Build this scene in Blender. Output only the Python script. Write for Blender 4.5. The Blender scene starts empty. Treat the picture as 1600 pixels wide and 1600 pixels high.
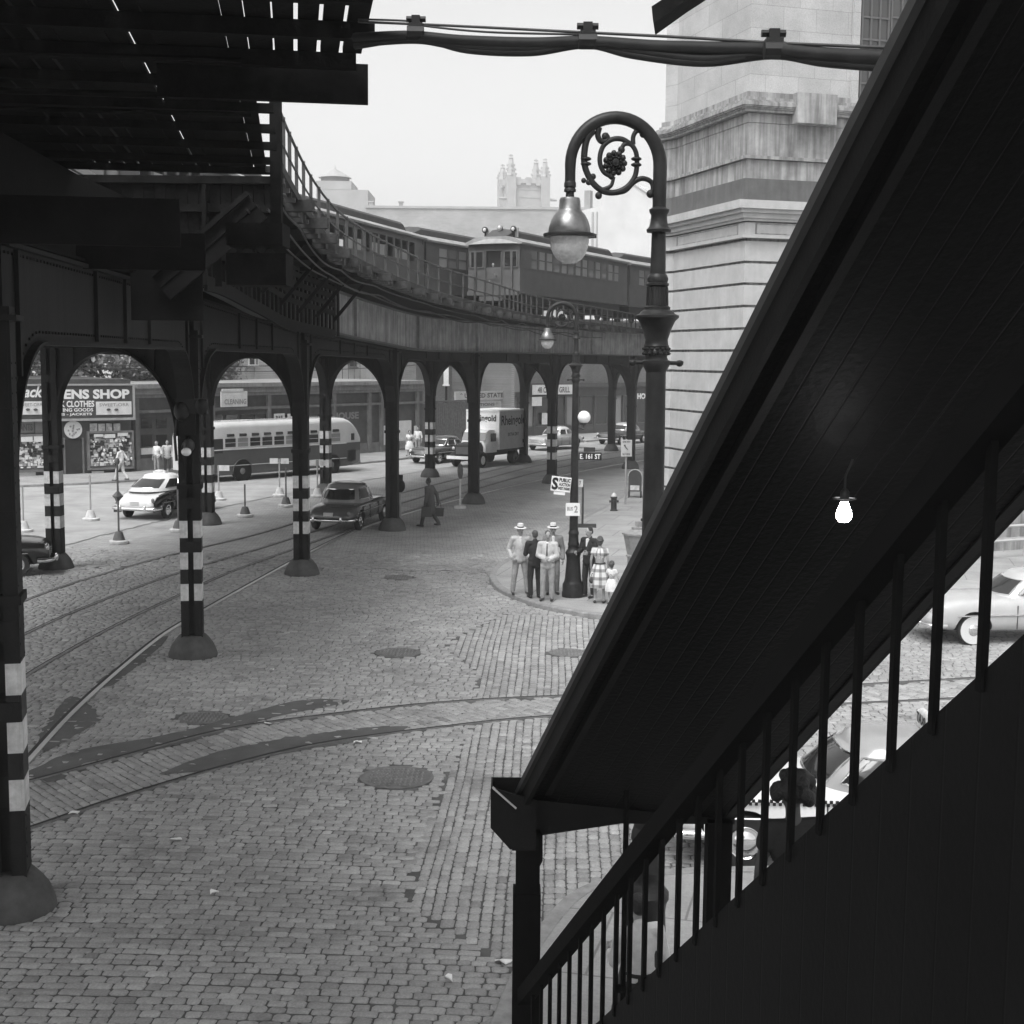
import bpy, bmesh, math, random
from mathutils import Vector as V, Matrix
sc = bpy.context.scene
COL = sc.collection
random.seed(7)
PI = math.pi
R = math.radians

# ------------------------------------------------------------------ camera model
FPX = 2143.0
CAMP = V((0, 0, 6.2))
PITCH, ROLL = R(6.4), R(0.5)
_F = V((0, math.cos(PITCH), -math.sin(PITCH)))
_R0 = V((1, 0, 0)); _U0 = V((0, math.sin(PITCH), math.cos(PITCH)))
_R = _R0 * math.cos(ROLL) + _U0 * math.sin(ROLL)
_U = _U0 * math.cos(ROLL) - _R0 * math.sin(ROLL)
def ray(px, py): return _F + _R * ((px - 800) / FPX) - _U * ((py - 800) / FPX)
def G(px, py, z=0.0):
    d = ray(px, py); return CAMP + d * ((z - CAMP.z) / d.z)
def AD(px, py, D):
    d = ray(px, py); return CAMP + d * (D / d.y)
def lerp(a, b, t): return a + (b - a) * t
def interp(x, tab):
    if x <= tab[0][0]: return tab[0][1]
    for (a, b), (c, d) in zip(tab, tab[1:]):
        if x <= c: return b + (d - b) * (x - a) / (c - a)
    return tab[-1][1]
def cr(pts, n=8):
    """Catmull-Rom through the points"""
    P = [V(p) for p in pts]
    P = [P[0] * 2 - P[1]] + P + [P[-1] * 2 - P[-2]]
    out = []
    for i in range(1, len(P) - 2):
        for k in range(n):
            t = k / n
            a, b, c, d = P[i - 1], P[i], P[i + 1], P[i + 2]
            out.append(0.5 * ((2 * b) + (c - a) * t + (2 * a - 5 * b + 4 * c - d) * t * t + (3 * b - a - 3 * c + d) * t ** 3))
    out.append(P[-2].copy())
    return out

# ------------------------------------------------------------------ materials
MATS = {}
def mat(name, base=0.3, rough=0.6, var=0.0, vscale=3.0, metal=0.0, bump=0.0, bscale=40.0, emit=None, spec=None, streak=0.0, coat=0.0):
    if name in MATS: return MATS[name]
    m = bpy.data.materials.new(name); m.use_nodes = True
    nt = m.node_tree; N = nt.nodes; L = nt.links
    b = N['Principled BSDF']
    b.inputs['Base Color'].default_value = (base, base, base, 1)
    b.inputs['Roughness'].default_value = rough
    b.inputs['Metallic'].default_value = metal
    if spec is not None: b.inputs['Specular IOR Level'].default_value = spec
    if coat: b.inputs['Coat Weight'].default_value = coat
    if emit is not None:
        b.inputs['Emission Color'].default_value = (1, 1, 1, 1)
        b.inputs['Emission Strength'].default_value = emit
    if var > 0 or bump > 0 or streak > 0:
        tc = N.new('ShaderNodeTexCoord')
    if var > 0 or streak > 0:
        n1 = N.new('ShaderNodeTexNoise'); n1.inputs['Scale'].default_value = vscale
        n1.inputs['Detail'].default_value = 8; n1.inputs['Roughness'].default_value = 0.65
        L.new(tc.outputs['Object'], n1.inputs['Vector'])
        mr = N.new('ShaderNodeMapRange')
        mr.inputs['From Min'].default_value = 0.3; mr.inputs['From Max'].default_value = 0.7
        mr.inputs['To Min'].default_value = base * (1 - var); mr.inputs['To Max'].default_value = base * (1 + var)
        L.new(n1.outputs['Fac'], mr.inputs['Value'])
        last = mr.outputs['Result']
        if streak > 0:
            mp = N.new('ShaderNodeMapping'); mp.inputs['Scale'].default_value = (3.0, 3.0, 0.22)
            L.new(tc.outputs['Object'], mp.inputs['Vector'])
            n2 = N.new('ShaderNodeTexNoise'); n2.inputs['Scale'].default_value = 2.0; n2.inputs['Detail'].default_value = 6
            L.new(mp.outputs['Vector'], n2.inputs['Vector'])
            m2 = N.new('ShaderNodeMapRange'); m2.inputs['From Min'].default_value = 0.35; m2.inputs['From Max'].default_value = 0.7
            m2.inputs['To Min'].default_value = 1.0; m2.inputs['To Max'].default_value = 1 - streak
            L.new(n2.outputs['Fac'], m2.inputs['Value'])
            mu = N.new('ShaderNodeMath'); mu.operation = 'MULTIPLY'
            L.new(last, mu.inputs[0]); L.new(m2.outputs['Result'], mu.inputs[1]); last = mu.outputs[0]
        L.new(last, b.inputs['Base Color'])
        rr = N.new('ShaderNodeMapRange')
        rr.inputs['To Min'].default_value = max(0.03, rough - 0.12); rr.inputs['To Max'].default_value = min(1, rough + 0.12)
        L.new(n1.outputs['Fac'], rr.inputs['Value']); L.new(rr.outputs['Result'], b.inputs['Roughness'])
    if bump > 0:
        n3 = N.new('ShaderNodeTexNoise'); n3.inputs['Scale'].default_value = bscale; n3.inputs['Detail'].default_value = 5
        L.new(tc.outputs['Object'], n3.inputs['Vector'])
        bp = N.new('ShaderNodeBump'); bp.inputs['Strength'].default_value = bump; bp.inputs['Distance'].default_value = 0.02
        L.new(n3.outputs['Fac'], bp.inputs['Height']); L.new(bp.outputs['Normal'], b.inputs['Normal'])
    MATS[name] = m
    return m

def brick_mat(name, c1, c2, mortar, bw, rh, ms, rot=0.0, distort=0.02, bump=0.6, rough=0.7, stain=0.5, stain_scale=0.22, plane='XY', speck=0.25, bdist=0.02, patchy=0.0):
    """paving stones or bricks laid in the object's XY plane, or up walls by (along, z)"""
    if name in MATS: return MATS[name]
    m = bpy.data.materials.new(name); m.use_nodes = True
    nt = m.node_tree; N = nt.nodes; L = nt.links
    b = N['Principled BSDF']
    tc = N.new('ShaderNodeTexCoord')
    mp = N.new('ShaderNodeMapping'); mp.inputs['Rotation'].default_value = (0, 0, rot)
    src = tc.outputs['Object']
    if plane == 'WALL':
        sp = N.new('ShaderNodeSeparateXYZ'); L.new(src, sp.inputs[0])
        ad = N.new('ShaderNodeMath'); ad.operation = 'ADD'
        L.new(sp.outputs['X'], ad.inputs[0]); L.new(sp.outputs['Y'], ad.inputs[1])
        cb = N.new('ShaderNodeCombineXYZ'); L.new(ad.outputs[0], cb.inputs['X']); L.new(sp.outputs['Z'], cb.inputs['Y'])
        src = cb.outputs[0]
    L.new(src, mp.inputs['Vector'])
    nz = N.new('ShaderNodeTexNoise'); nz.inputs['Scale'].default_value = 1.7; nz.inputs['Detail'].default_value = 4
    L.new(mp.outputs['Vector'], nz.inputs['Vector'])
    sb = N.new('ShaderNodeVectorMath'); sb.operation = 'SUBTRACT'; sb.inputs[1].default_value = (0.5, 0.5, 0.5)
    L.new(nz.outputs['Color'], sb.inputs[0])
    sl = N.new('ShaderNodeVectorMath'); sl.operation = 'SCALE'; sl.inputs['Scale'].default_value = distort * 6
    L.new(sb.outputs[0], sl.inputs[0])
    nzb = N.new('ShaderNodeTexNoise'); nzb.inputs['Scale'].default_value = 9.0; nzb.inputs['Detail'].default_value = 2
    L.new(mp.outputs['Vector'], nzb.inputs['Vector'])
    sb2 = N.new('ShaderNodeVectorMath'); sb2.operation = 'SUBTRACT'; sb2.inputs[1].default_value = (0.5, 0.5, 0.5)
    L.new(nzb.outputs['Color'], sb2.inputs[0])
    sl2 = N.new('ShaderNodeVectorMath'); sl2.operation = 'SCALE'; sl2.inputs['Scale'].default_value = distort * 2.2
    L.new(sb2.outputs[0], sl2.inputs[0])
    a1 = N.new('ShaderNodeVectorMath'); a1.operation = 'ADD'; L.new(mp.outputs['Vector'], a1.inputs[0]); L.new(sl.outputs[0], a1.inputs[1])
    a2 = N.new('ShaderNodeVectorMath'); a2.operation = 'ADD'; L.new(a1.outputs[0], a2.inputs[0]); L.new(sl2.outputs[0], a2.inputs[1])
    br = N.new('ShaderNodeTexBrick')
    br.inputs['Scale'].default_value = 1.0
    br.inputs['Brick Width'].default_value = bw; br.inputs['Row Height'].default_value = rh
    br.inputs['Mortar Size'].default_value = ms; br.inputs['Mortar Smooth'].default_value = 0.6
    br.inputs['Color1'].default_value = (c1, c1, c1, 1); br.inputs['Color2'].default_value = (c2, c2, c2, 1)
    br.inputs['Mortar'].default_value = (mortar, mortar, mortar, 1)
    L.new(a2.outputs[0], br.inputs['Vector'])
    col = br.outputs['Color']
    def mul(col, fac_out, lo, hi, f0=0.3, f1=0.7):
        mr = N.new('ShaderNodeMapRange'); mr.inputs['From Min'].default_value = f0; mr.inputs['From Max'].default_value = f1
        mr.inputs['To Min'].default_value = lo; mr.inputs['To Max'].default_value = hi
        L.new(fac_out, mr.inputs['Value'])
        mx = N.new('ShaderNodeVectorMath'); mx.operation = 'SCALE'
        L.new(col, mx.inputs[0]); L.new(mr.outputs['Result'], mx.inputs['Scale'])
        return mx.outputs[0]
    n1 = N.new('ShaderNodeTexNoise'); n1.inputs['Scale'].default_value = stain_scale; n1.inputs['Detail'].default_value = 9; n1.inputs['Roughness'].default_value = 0.6
    L.new(tc.outputs['Object'], n1.inputs['Vector'])
    col = mul(col, n1.outputs['Fac'], 1 - stain, 1 + stain * 0.5)
    n2 = N.new('ShaderNodeTexNoise'); n2.inputs['Scale'].default_value = 26; n2.inputs['Detail'].default_value = 4
    L.new(tc.outputs['Object'], n2.inputs['Vector'])
    col = mul(col, n2.outputs['Fac'], 1 - speck, 1 + speck)
    if patchy > 0:
        n4 = N.new('ShaderNodeTexNoise'); n4.inputs['Scale'].default_value = 0.9; n4.inputs['Detail'].default_value = 7; n4.inputs['Roughness'].default_value = 0.7
        L.new(tc.outputs['Object'], n4.inputs['Vector'])
        col = mul(col, n4.outputs['Fac'], 1.0, 1 - patchy, 0.56, 0.66)
    L.new(col, b.inputs['Base Color'])
    b.inputs['Roughness'].default_value = rough
    hm = N.new('ShaderNodeMath'); hm.operation = 'MULTIPLY_ADD'; hm.inputs[1].default_value = -1.0
    L.new(br.outputs['Fac'], hm.inputs[0])
    n5 = N.new('ShaderNodeMath'); n5.operation = 'MULTIPLY'; n5.inputs[1].default_value = 0.5
    L.new(n2.outputs['Fac'], n5.inputs[0]); L.new(n5.outputs[0], hm.inputs[2])
    bp = N.new('ShaderNodeBump'); bp.inputs['Strength'].default_value = bump; bp.inputs['Distance'].default_value = bdist
    L.new(hm.outputs[0], bp.inputs['Height']); L.new(bp.outputs['Normal'], b.inputs['Normal'])
    MATS[name] = m
    return m

# ------------------------------------------------------------------ mesh builder
class MB:
    def __init__(s): s.v = []; s.f = []; s.mi = []; s.m = 0; s.M = None
    def add(s, vs, fs):
        o = len(s.v)
        for p in vs:
            p = V(p)
            s.v.append(s.M @ p if s.M is not None else p)
        for f in fs: s.f.append([i + o for i in f]); s.mi.append(s.m)
        return s
    def box(s, x0, x1, y0, y1, z0, z1):
        return s.add([(x0,y0,z0),(x1,y0,z0),(x1,y1,z0),(x0,y1,z0),(x0,y0,z1),(x1,y0,z1),(x1,y1,z1),(x0,y1,z1)],
                     [(3,2,1,0),(4,5,6,7),(0,1,5,4),(1,2,6,5),(2,3,7,6),(3,0,4,7)])
    def cbox(s, c, sx, sy, sz, rz=0.0):
        c = V(c); m = Matrix.Rotation(rz, 3, 'Z')
        vs = [c + m @ V((a*sx/2, b*sy/2, d*sz/2)) for d in (-1,1) for (a,b) in ((-1,-1),(1,-1),(1,1),(-1,1))]
        return s.add(vs, [(3,2,1,0),(4,5,6,7),(0,1,5,4),(1,2,6,5),(2,3,7,6),(3,0,4,7)])
    def bar(s, p, q, w, h, up=(0,0,1)):
        p = V(p); q = V(q); d = (q-p).normalized(); up = V(up)
        if abs(d.dot(up)) > 0.98: up = V((0,1,0))
        x = d.cross(up).normalized(); y = x.cross(d).normalized()
        vs = [c + x*(a*w/2) + y*(b*h/2) for c in (p, q) for (a,b) in ((-1,-1),(1,-1),(1,1),(-1,1))]
        return s.add(vs, [(0,1,2,3),(7,6,5,4),(1,0,4,5),(2,1,5,6),(3,2,6,7),(0,3,7,4)])
    def tube(s, pts, r, n=8, closed=False, cap=True):
        pts = [V(p) for p in pts]; k = len(pts)
        rr = r if isinstance(r, (list, tuple)) else [r]*k
        vs = []; prev = None
        for i, p in enumerate(pts):
            a = pts[(i-1) % k] if (closed or i > 0) else p
            b = pts[(i+1) % k] if (closed or i < k-1) else p
            d = (b-a).normalized() if (b-a).length > 1e-9 else V((0,0,1))
            if prev is None:
                ref = V((0,0,1)) if abs(d.z) < 0.9 else V((1,0,0))
                x = d.cross(ref).normalized()
            else:
                x = (prev - d*prev.dot(d))
                x = x.normalized() if x.length > 1e-6 else d.orthogonal().normalized()
            prev = x; y = d.cross(x)
            for j in range(n):
                t = 2*PI*j/n; vs.append(p + x*(math.cos(t)*rr[i]) + y*(math.sin(t)*rr[i]))
        fs = []
        for i in range(k if closed else k-1):
            for j in range(n):
                fs.append((i*n+j, i*n+(j+1)%n, ((i+1)%k)*n+(j+1)%n, ((i+1)%k)*n+j))
        if cap and not closed:
            fs.append(tuple(range(n-1,-1,-1))); fs.append(tuple((k-1)*n+j for j in range(n)))
        return s.add(vs, fs)
    def cyl(s, p, q, r0, r1=None, n=12): return s.tube([p, q], [r0, r0 if r1 is None else r1], n)
    def lathe(s, prof, n=16, c=(0,0,0), ax=None):
        """prof: (radius, height) list; ax: 3x3 matrix columns"""
        c = V(c); vs = []; fs = []
        M = ax if ax is not None else Matrix.Identity(3)
        for (r, z) in prof:
            for j in range(n):
                t = 2*PI*j/n; vs.append(c + M @ V((r*math.cos(t), r*math.sin(t), z)))
        k = len(prof)
        for i in range(k-1):
            for j in range(n): fs.append((i*n+j, i*n+(j+1)%n, (i+1)*n+(j+1)%n, (i+1)*n+j))
        if prof[0][0] > 1e-6: fs.append(tuple(range(n-1,-1,-1)))
        if prof[-1][0] > 1e-6: fs.append(tuple((k-1)*n+j for j in range(n)))
        return s.add(vs, fs)
    def ell(s, c, r, nu=14, nv=9, rot=None):
        c = V(c); r = (r,r,r) if isinstance(r,(int,float)) else r
        M = rot if rot is not None else Matrix.Identity(3)
        vs = [c + M @ V((0,0,-r[2]))]
        for i in range(1, nv):
            a = -PI/2 + PI*i/nv
            for j in range(nu):
                t = 2*PI*j/nu
                vs.append(c + M @ V((r[0]*math.cos(a)*math.cos(t), r[1]*math.cos(a)*math.sin(t), r[2]*math.sin(a))))
        vs.append(c + M @ V((0,0,r[2])))
        fs = [(0, 1+(j+1)%nu, 1+j) for j in range(nu)]
        for i in range(nv-2):
            for j in range(nu):
                a = 1+i*nu; fs.append((a+j, a+(j+1)%nu, a+nu+(j+1)%nu, a+nu+j))
        a = 1+(nv-2)*nu; e = len(vs)-1
        fs += [(a+j, a+(j+1)%nu, e) for j in range(nu)]
        return s.add(vs, fs)
    def cap(s, p, q, r0, r1, n=10):
        """tapered capsule"""
        p = V(p); q = V(q); d = q-p; L = d.length
        if L < 1e-6: return s.ell(p, max(r0, r1))
        d /= L; pts = []; rr = []
        for k in range(4):
            a = PI/2*(1-k/4.0)
            pts.append(p - d*(r0*math.sin(a))); rr.append(max(r0*math.cos(a), 1e-4))
        for k in range(5):
            a = PI/2*k/4.0
            pts.append(q + d*(r1*math.sin(a))); rr.append(max(r1*math.cos(a), 1e-4))
        return s.tube(pts, rr, n)
    def prism(s, poly, vec):
        n = len(poly); vec = V(vec); P = [V(p) for p in poly]
        vs = P + [p+vec for p in P]
        fs = [tuple(range(n-1,-1,-1)), tuple(range(n,2*n))]
        for i in range(n): fs.append((i, (i+1)%n, n+(i+1)%n, n+i))
        return s.add(vs, fs)
    def grid(s, fn, nu, nv, closed_u=False):
        vs = []; fs = []
        for j in range(nv+1):
            for i in range(nu if closed_u else nu+1): vs.append(V(fn(i/nu, j/nv)))
        w = nu if closed_u else nu+1
        for j in range(nv):
            for i in range(nu):
                fs.append((j*w+i, j*w+(i+1)%w, (j+1)*w+(i+1)%w, (j+1)*w+i))
        return s.add(vs, fs)
    def mesh(s, name):
        me = bpy.data.meshes.new(name)
        me.from_pydata([tuple(v) for v in s.v], [], s.f)
        return me
    def build(s, name, mats, parent=None, smooth=None, world=False, fix=True):
        if world and parent is not None:
            inv = parent.matrix_basis.inverted(); s.v = [inv @ v for v in s.v]
        me = s.mesh(name)
        mats = mats if isinstance(mats, (list, tuple)) else [mats]
        for m in mats: me.materials.append(m)
        if len(mats) > 1:
            me.polygons.foreach_set('material_index', s.mi)
        if fix:
            bm = bmesh.new(); bm.from_mesh(me)
            bmesh.ops.recalc_face_normals(bm, faces=bm.faces[:]); bm.to_mesh(me); bm.free()
        if smooth is not None:
            me.shade_smooth()
            if smooth < 170: me.set_sharp_from_angle(angle=R(smooth))
        o = bpy.data.objects.new(name, me); COL.objects.link(o)
        if parent is not None: o.parent = parent
        return o

def tag(o, label, cat=None, group=None, kind='thing'):
    if label: o['label'] = label
    if cat: o['category'] = cat
    if group: o['group'] = group
    if kind: o['kind'] = kind
    return o
def thing(name, label, cat, loc=(0,0,0), rz=0.0, group=None):
    o = bpy.data.objects.new(name, None); COL.objects.link(o)
    o.location = loc; o.rotation_euler = (0,0,rz); o.empty_display_size = 0.2
    return tag(o, label, cat, group)
def struct(o, label=None):
    o['kind'] = 'structure'
    if label: o['label'] = label
    return o
def dup(root, loc=None, rz=None, label=None, scale=None, group=None):
    def cp(o, par):
        c = o.copy(); COL.objects.link(c); c.parent = par
        for ch in o.children: cp(ch, c)
        return c
    r = cp(root, None)
    if loc is not None: r.location = loc
    if rz is not None: r.rotation_euler = (0,0,rz)
    if scale is not None: r.scale = (scale,)*3
    if label: r['label'] = label
    if group: r['group'] = group
    return r
def share(mesh_obj, name, parent, loc=(0,0,0), rz=0.0):
    o = bpy.data.objects.new(name, mesh_obj.data); COL.objects.link(o)
    o.parent = parent; o.location = loc; o.rotation_euler = (0,0,rz)
    return o

def bake(mb, mods, smooth=None):
    """evaluate modifiers on a temporary object; returns a plain mesh"""
    me = mb.mesh('tmp') if isinstance(mb, MB) else mb
    o = bpy.data.objects.new('tmp', me); COL.objects.link(o)
    for typ, kw in mods:
        m = o.modifiers.new(typ, typ)
        for k, v in kw.items(): setattr(m, k, v)
    dg = bpy.context.evaluated_depsgraph_get(); dg.update()
    ev = o.evaluated_get(dg)
    out = bpy.data.meshes.new_from_object(ev, depsgraph=dg)
    bpy.data.objects.remove(o)
    return out
def mesh_obj(me, name, mats, parent=None, smooth=None):
    me.name = name
    mats = mats if isinstance(mats, (list, tuple)) else [mats]
    me.materials.clear()
    for m in mats: me.materials.append(m)
    if smooth is not None:
        me.shade_smooth()
        if smooth < 170: me.set_sharp_from_angle(angle=R(smooth))
    o = bpy.data.objects.new(name, me); COL.objects.link(o)
    if parent is not None: o.parent = parent
    return o

_txt = {}
def text(body, c, right, up, w, h, m, parent, out=0.012, bold=0.0, shear=0.0, name='lettering', world=True):
    key = (body, bold, shear)
    if key not in _txt:
        cu = bpy.data.curves.new('txt', 'FONT'); cu.body = body; cu.size = 1; cu.offset = bold; cu.shear = shear; cu.resolution_u = 3
        o = bpy.data.objects.new('txt', cu); COL.objects.link(o)
        dg = bpy.context.evaluated_depsgraph_get(); dg.update()
        me = bpy.data.meshes.new_from_object(o.evaluated_get(dg), depsgraph=dg)
        vs = [v.co.copy() for v in me.vertices]; fs = [tuple(p.vertices) for p in me.polygons]
        bpy.data.objects.remove(o); bpy.data.meshes.remove(me)
        x0 = min(v.x for v in vs); x1 = max(v.x for v in vs); y0 = min(v.y for v in vs); y1 = max(v.y for v in vs)
        _txt[key] = ([((v.x-x0)/(x1-x0), (v.y-y0)/(y1-y0)) for v in vs], fs)
    uv, fs = _txt[key]
    right = V(right).normalized(); up = V(up).normalized(); n = right.cross(up); c = V(c)
    mb = MB(); mb.add([c + right*((u-.5)*w) + up*((v-.5)*h) + n*out for u, v in uv], fs)
    return mb.build(name, m, parent, world=world, fix=False)

STEELD = None
# common greys (a black-and-white world)
IRON   = mat('dark_iron_paint', 0.03, 0.5, var=0.5, vscale=4, bump=0.15, bscale=25)
STEEL  = mat('viaduct_steel_paint', 0.017, 0.7, spec=0.18, var=0.45, vscale=2.2, bump=0.2, bscale=18, streak=0.35)
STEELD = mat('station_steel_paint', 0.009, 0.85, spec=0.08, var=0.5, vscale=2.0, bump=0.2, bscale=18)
GIRD   = mat('weathered_grey_girder_paint', 0.33, 0.65, var=0.4, vscale=1.6, bump=0.15, bscale=15, streak=0.45)
WHITE  = mat('white_paint', 0.66, 0.55, var=0.28, vscale=7, streak=0.35)
BLACKP = mat('black_paint', 0.012, 0.5, spec=0.3, var=0.4, vscale=6)
CONC   = mat('concrete', 0.22, 0.85, var=0.3, vscale=5, bump=0.4, bscale=30)
CONCD  = mat('dirty_concrete', 0.10, 0.85, var=0.4, vscale=4, bump=0.5, bscale=22)
CHROME = mat('chrome', 0.75, 0.12, metal=1.0)
RUBBER = mat('tyre_rubber', 0.02, 0.8)
GLASS  = mat('dark_window_glass', 0.02, 0.06, spec=0.7)
GLASSL = mat('pale_window_glass', 0.22, 0.08, spec=0.8)
TIETIM = mat('creosoted_timber', 0.05, 0.85, spec=0.2, var=0.5, vscale=6, bump=0.4, bscale=20)
TIMBER = mat('weathered_timber', 0.11, 0.85, var=0.5, vscale=6, bump=0.4, bscale=20)
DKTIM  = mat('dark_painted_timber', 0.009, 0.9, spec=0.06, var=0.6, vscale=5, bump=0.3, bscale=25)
BULBW  = mat('opal_glass', 0.8, 0.2)
GALV   = mat('galvanised_pole', 0.3, 0.5, var=0.2)
HAZE, SKY, SUN, EXPO = 0.0008, 0.10, 0.9, 1.38
# ================================================================== GROUND
cob = brick_mat('cobblestone_paving', 0.40, 0.30, 0.17, 0.25, 0.142, 0.014, rot=R(-4), bump=0.2, stain=0.34, patchy=0.28)
cobv = brick_mat('cobblestone_paving_crosswise', 0.235, 0.16, 0.06, 0.26, 0.145, 0.014, rot=R(84), stain=0.35, patchy=0.25)
cobd = brick_mat('cobblestone_paving_diagonal', 0.25, 0.15, 0.03, 0.42, 0.15, 0.022, rot=R(-35), stain=0.35)
asph = mat('asphalt_roadway', 0.30, 0.8, var=0.28, vscale=0.7, bump=0.35, bscale=45)
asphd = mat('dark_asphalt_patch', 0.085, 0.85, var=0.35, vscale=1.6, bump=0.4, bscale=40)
pave = brick_mat('concrete_flag_pavement', 0.33, 0.28, 0.16, 1.6, 1.6, 0.02, rot=R(14), distort=0.004, bump=0.2, stain=0.25, stain_scale=0.8, speck=0.12)
granite = mat('granite_kerbstone', 0.24, 0.8, var=0.3, vscale=6, bump=0.3, bscale=30)

mb = MB(); mb.add([(-600,-40,0),(600,-40,0),(600,1500,0),(-600,1500,0)], [(0,1,2,3)])
struct(mb.build('cobblestone_street', cob))

def ragged(pts, amp, seed):
    rd = random.Random(seed); out = []; n = len(pts)
    P = cr(list(pts)+[pts[0]], 5)[:-1]; P2 = []
    for i, p in enumerate(P):
        q = P[(i+1)%len(P)]; k = max(1, int((q-p).length/.09))
        for j in range(k): P2.append(p.lerp(q, j/k))
    c = sum(P2, V((0,0,0)))/len(P2)
    return [p + (p-c).normalized()*rd.gauss(0,amp) for p in P2]
def sheet(name, pts, z, m):
    if name == 'tar_patch': pts = ragged(pts, .03, len(pts))
    mb = MB(); mb.add([(p[0], p[1], z) for p in pts], [tuple(range(len(pts)))])
    o = mb.build(name, m, fix=False)
    if o.data.polygons[0].normal.z < 0: o.data.flip_normals()
    return struct(o)
def band_sheet(name, left, right, z, m):
    n = len(left); mb = MB()
    mb.add([(p[0],p[1],z) for p in left] + [(p[0],p[1],z) for p in right], [(i, i+1, n+i+1, n+i) for i in range(n-1)])
    o = mb.build(name, m, fix=False)
    if o.data.polygons[0].normal.z < 0: o.data.flip_normals()
    return struct(o)
def gp(lst): return [G(x, y) for x, y in lst]

# smoother asphalt roadway beyond the tracks, out to the far kerb
far_kerb = [V((-60,39,0)), V((-40,52,0)), V((-23,63.5,0)), V((-20,65.5,0)), V((-14,72,0)), V((-8.3,80,0)), V((-6.1,84,0)), V((-1.5,92,0)), V((4.5,101,0)), V((13,112,0)), V((24,124,0)), V((48,145,0))]
far_kerb = cr(far_kerb, 4)
inner = [V((-50,18,0)), V((-30,24,0)), V((-19,32,0)), V((-15.6,40,0)), V((-13.2,51,0)), V((-10.1,62,0)), V((-6.1,72,0)), V((-1.4,82,0)), V((5,92.5,0)), V((14,102,0)), V((26,114,0)), V((50,135,0))]
inner = cr(inner, 40); far_k2 = cr(far_kerb, 10) if False else None
_rj = random.Random(8)

fk2 = []
for i in range(len(inner)):
    q = i/(len(inner)-1)*(len(far_kerb)-1); j = min(int(q), len(far_kerb)-2); fk2.append(far_kerb[j].lerp(far_kerb[j+1], q-j))
inner = [p + (q-p).normalized()*_rj.gauss(0,.14) for p, q in zip(inner, fk2)]
band_sheet('asphalt_roadway', inner, fk2, 0.0215, asph)
# far pavement with a kerb
def pavement(name, edge, depth_pts, h, m, kname):
    mb = MB(); n = len(edge)
    mb.add([(p.x,p.y,h) for p in edge] + [(p.x,p.y,h) for p in depth_pts], [(i, i+1, n+i+1, n+i) for i in range(n-1)])
    o = mb.build(name, m, fix=False)
    for p in o.data.polygons:
        if p.normal.z < 0: o.data.flip_normals(); break
    struct(o)
    kb = MB()
    prof = [(-0.02, 0.0), (-0.02, h-0.02), (0.0, h+0.006), (0.17, h+0.006), (0.17, 0.0)]
    k = len(prof); vs = []
    for i, p in enumerate(edge):
        a = edge[max(0,i-1)]; b = edge[min(n-1,i+1)]; d = (b-a).normalized()
        inw = V((-d.y, d.x, 0))
        if inw.dot(depth_pts[i]-p) < 0: inw = -inw
        for (u, z) in prof: vs.append(V((p.x,p.y,0)) + inw*u + V((0,0,z)))
    kb.add(vs, [(i*k+j, i*k+(j+1)%k, (i+1)*k+(j+1)%k, (i+1)*k+j) for i in range(n-1) for j in range(k)])
    struct(kb.build(kname, granite))
pavement('far_pavement', far_kerb, [p + V((-9, 14, 0)) for p in far_kerb], 0.13, pave, 'far_kerb')
# corner pavement in front of the stone building
kerb_px = [(1030,741.0),(985,772),(967,782),(952,792),(915,811),(870,837),(828,862),(795,878),(773,892),(766,904),(768,913),(780,926),(805,938),(845,952),(890,961),(945,968)]
ck = [G(x,y) for x,y in kerb_px]
ck = [ck[0]+V((9,36,0))] + ck + [ck[-1]+V((3.0,0.05,0)), ck[-1]+V((8,0.9,0)), ck[-1]+V((22,4.6,0))]
ck = cr(ck, 4)
cen = V((16, 58, 0))
pavement('corner_pavement', ck, [V((p.x+ (cen.x-p.x)*0.93, p.y+(cen.y-p.y)*0.93, 0)) for p in ck], 0.13, pave, 'corner_kerb')
# pavement at the foot of the stairway
sk = [V((-1.6,4,0)), V((-0.65,9,0)), V((-0.04,12.6,0)), V((0.34,14.2,0)), V((0.95,15.4,0)), V((2.2,15.9,0)), V((5,16.1,0)), V((9,16.6,0)), V((20,18.5,0)), V((45,24,0))]
sk = cr(sk, 5)
pavement('stairway_pavement', sk, [V((p.x*0.6+6, -8, 0)) for p in sk], 0.13, pave, 'stairway_kerb')

# differently laid stone patches
XL = cr(gp([(640,1420),(655,1330),(700,1215),(740,1130),(745,1050),(700,1010),(790,960)]),4); XR = cr(gp([(880,1560),(960,1420),(1010,1290),(1040,1150),(1090,1060),(1130,1010),(1000,972)]),4)
# curved streetcar track: two rails, a diagonal stone strip between
rA = cr(gp([(-120,1262),(30,1228),(180,1188),(350,1143),(500,1121),(680,1101),(870,1090),(1150,1082),(1450,1066),(1700,1050)]), 6)
rB = cr(gp([(-120,1345),(40,1300),(180,1252),(350,1201),(500,1165),(680,1140),(870,1121),(1150,1110),(1450,1096),(1700,1082)]), 6)

# dark tar patches beside the rails
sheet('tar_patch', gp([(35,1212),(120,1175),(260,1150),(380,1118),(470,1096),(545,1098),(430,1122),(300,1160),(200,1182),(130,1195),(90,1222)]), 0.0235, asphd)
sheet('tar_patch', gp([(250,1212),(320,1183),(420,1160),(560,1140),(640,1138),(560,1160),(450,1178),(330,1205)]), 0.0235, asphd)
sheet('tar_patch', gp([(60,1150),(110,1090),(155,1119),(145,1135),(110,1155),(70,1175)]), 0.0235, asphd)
sheet('tar_patch', gp([(150,1068),(230,1010),(262,995),(250,1012),(205,1050),(170,1075)]), 0.0235, asphd)

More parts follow.
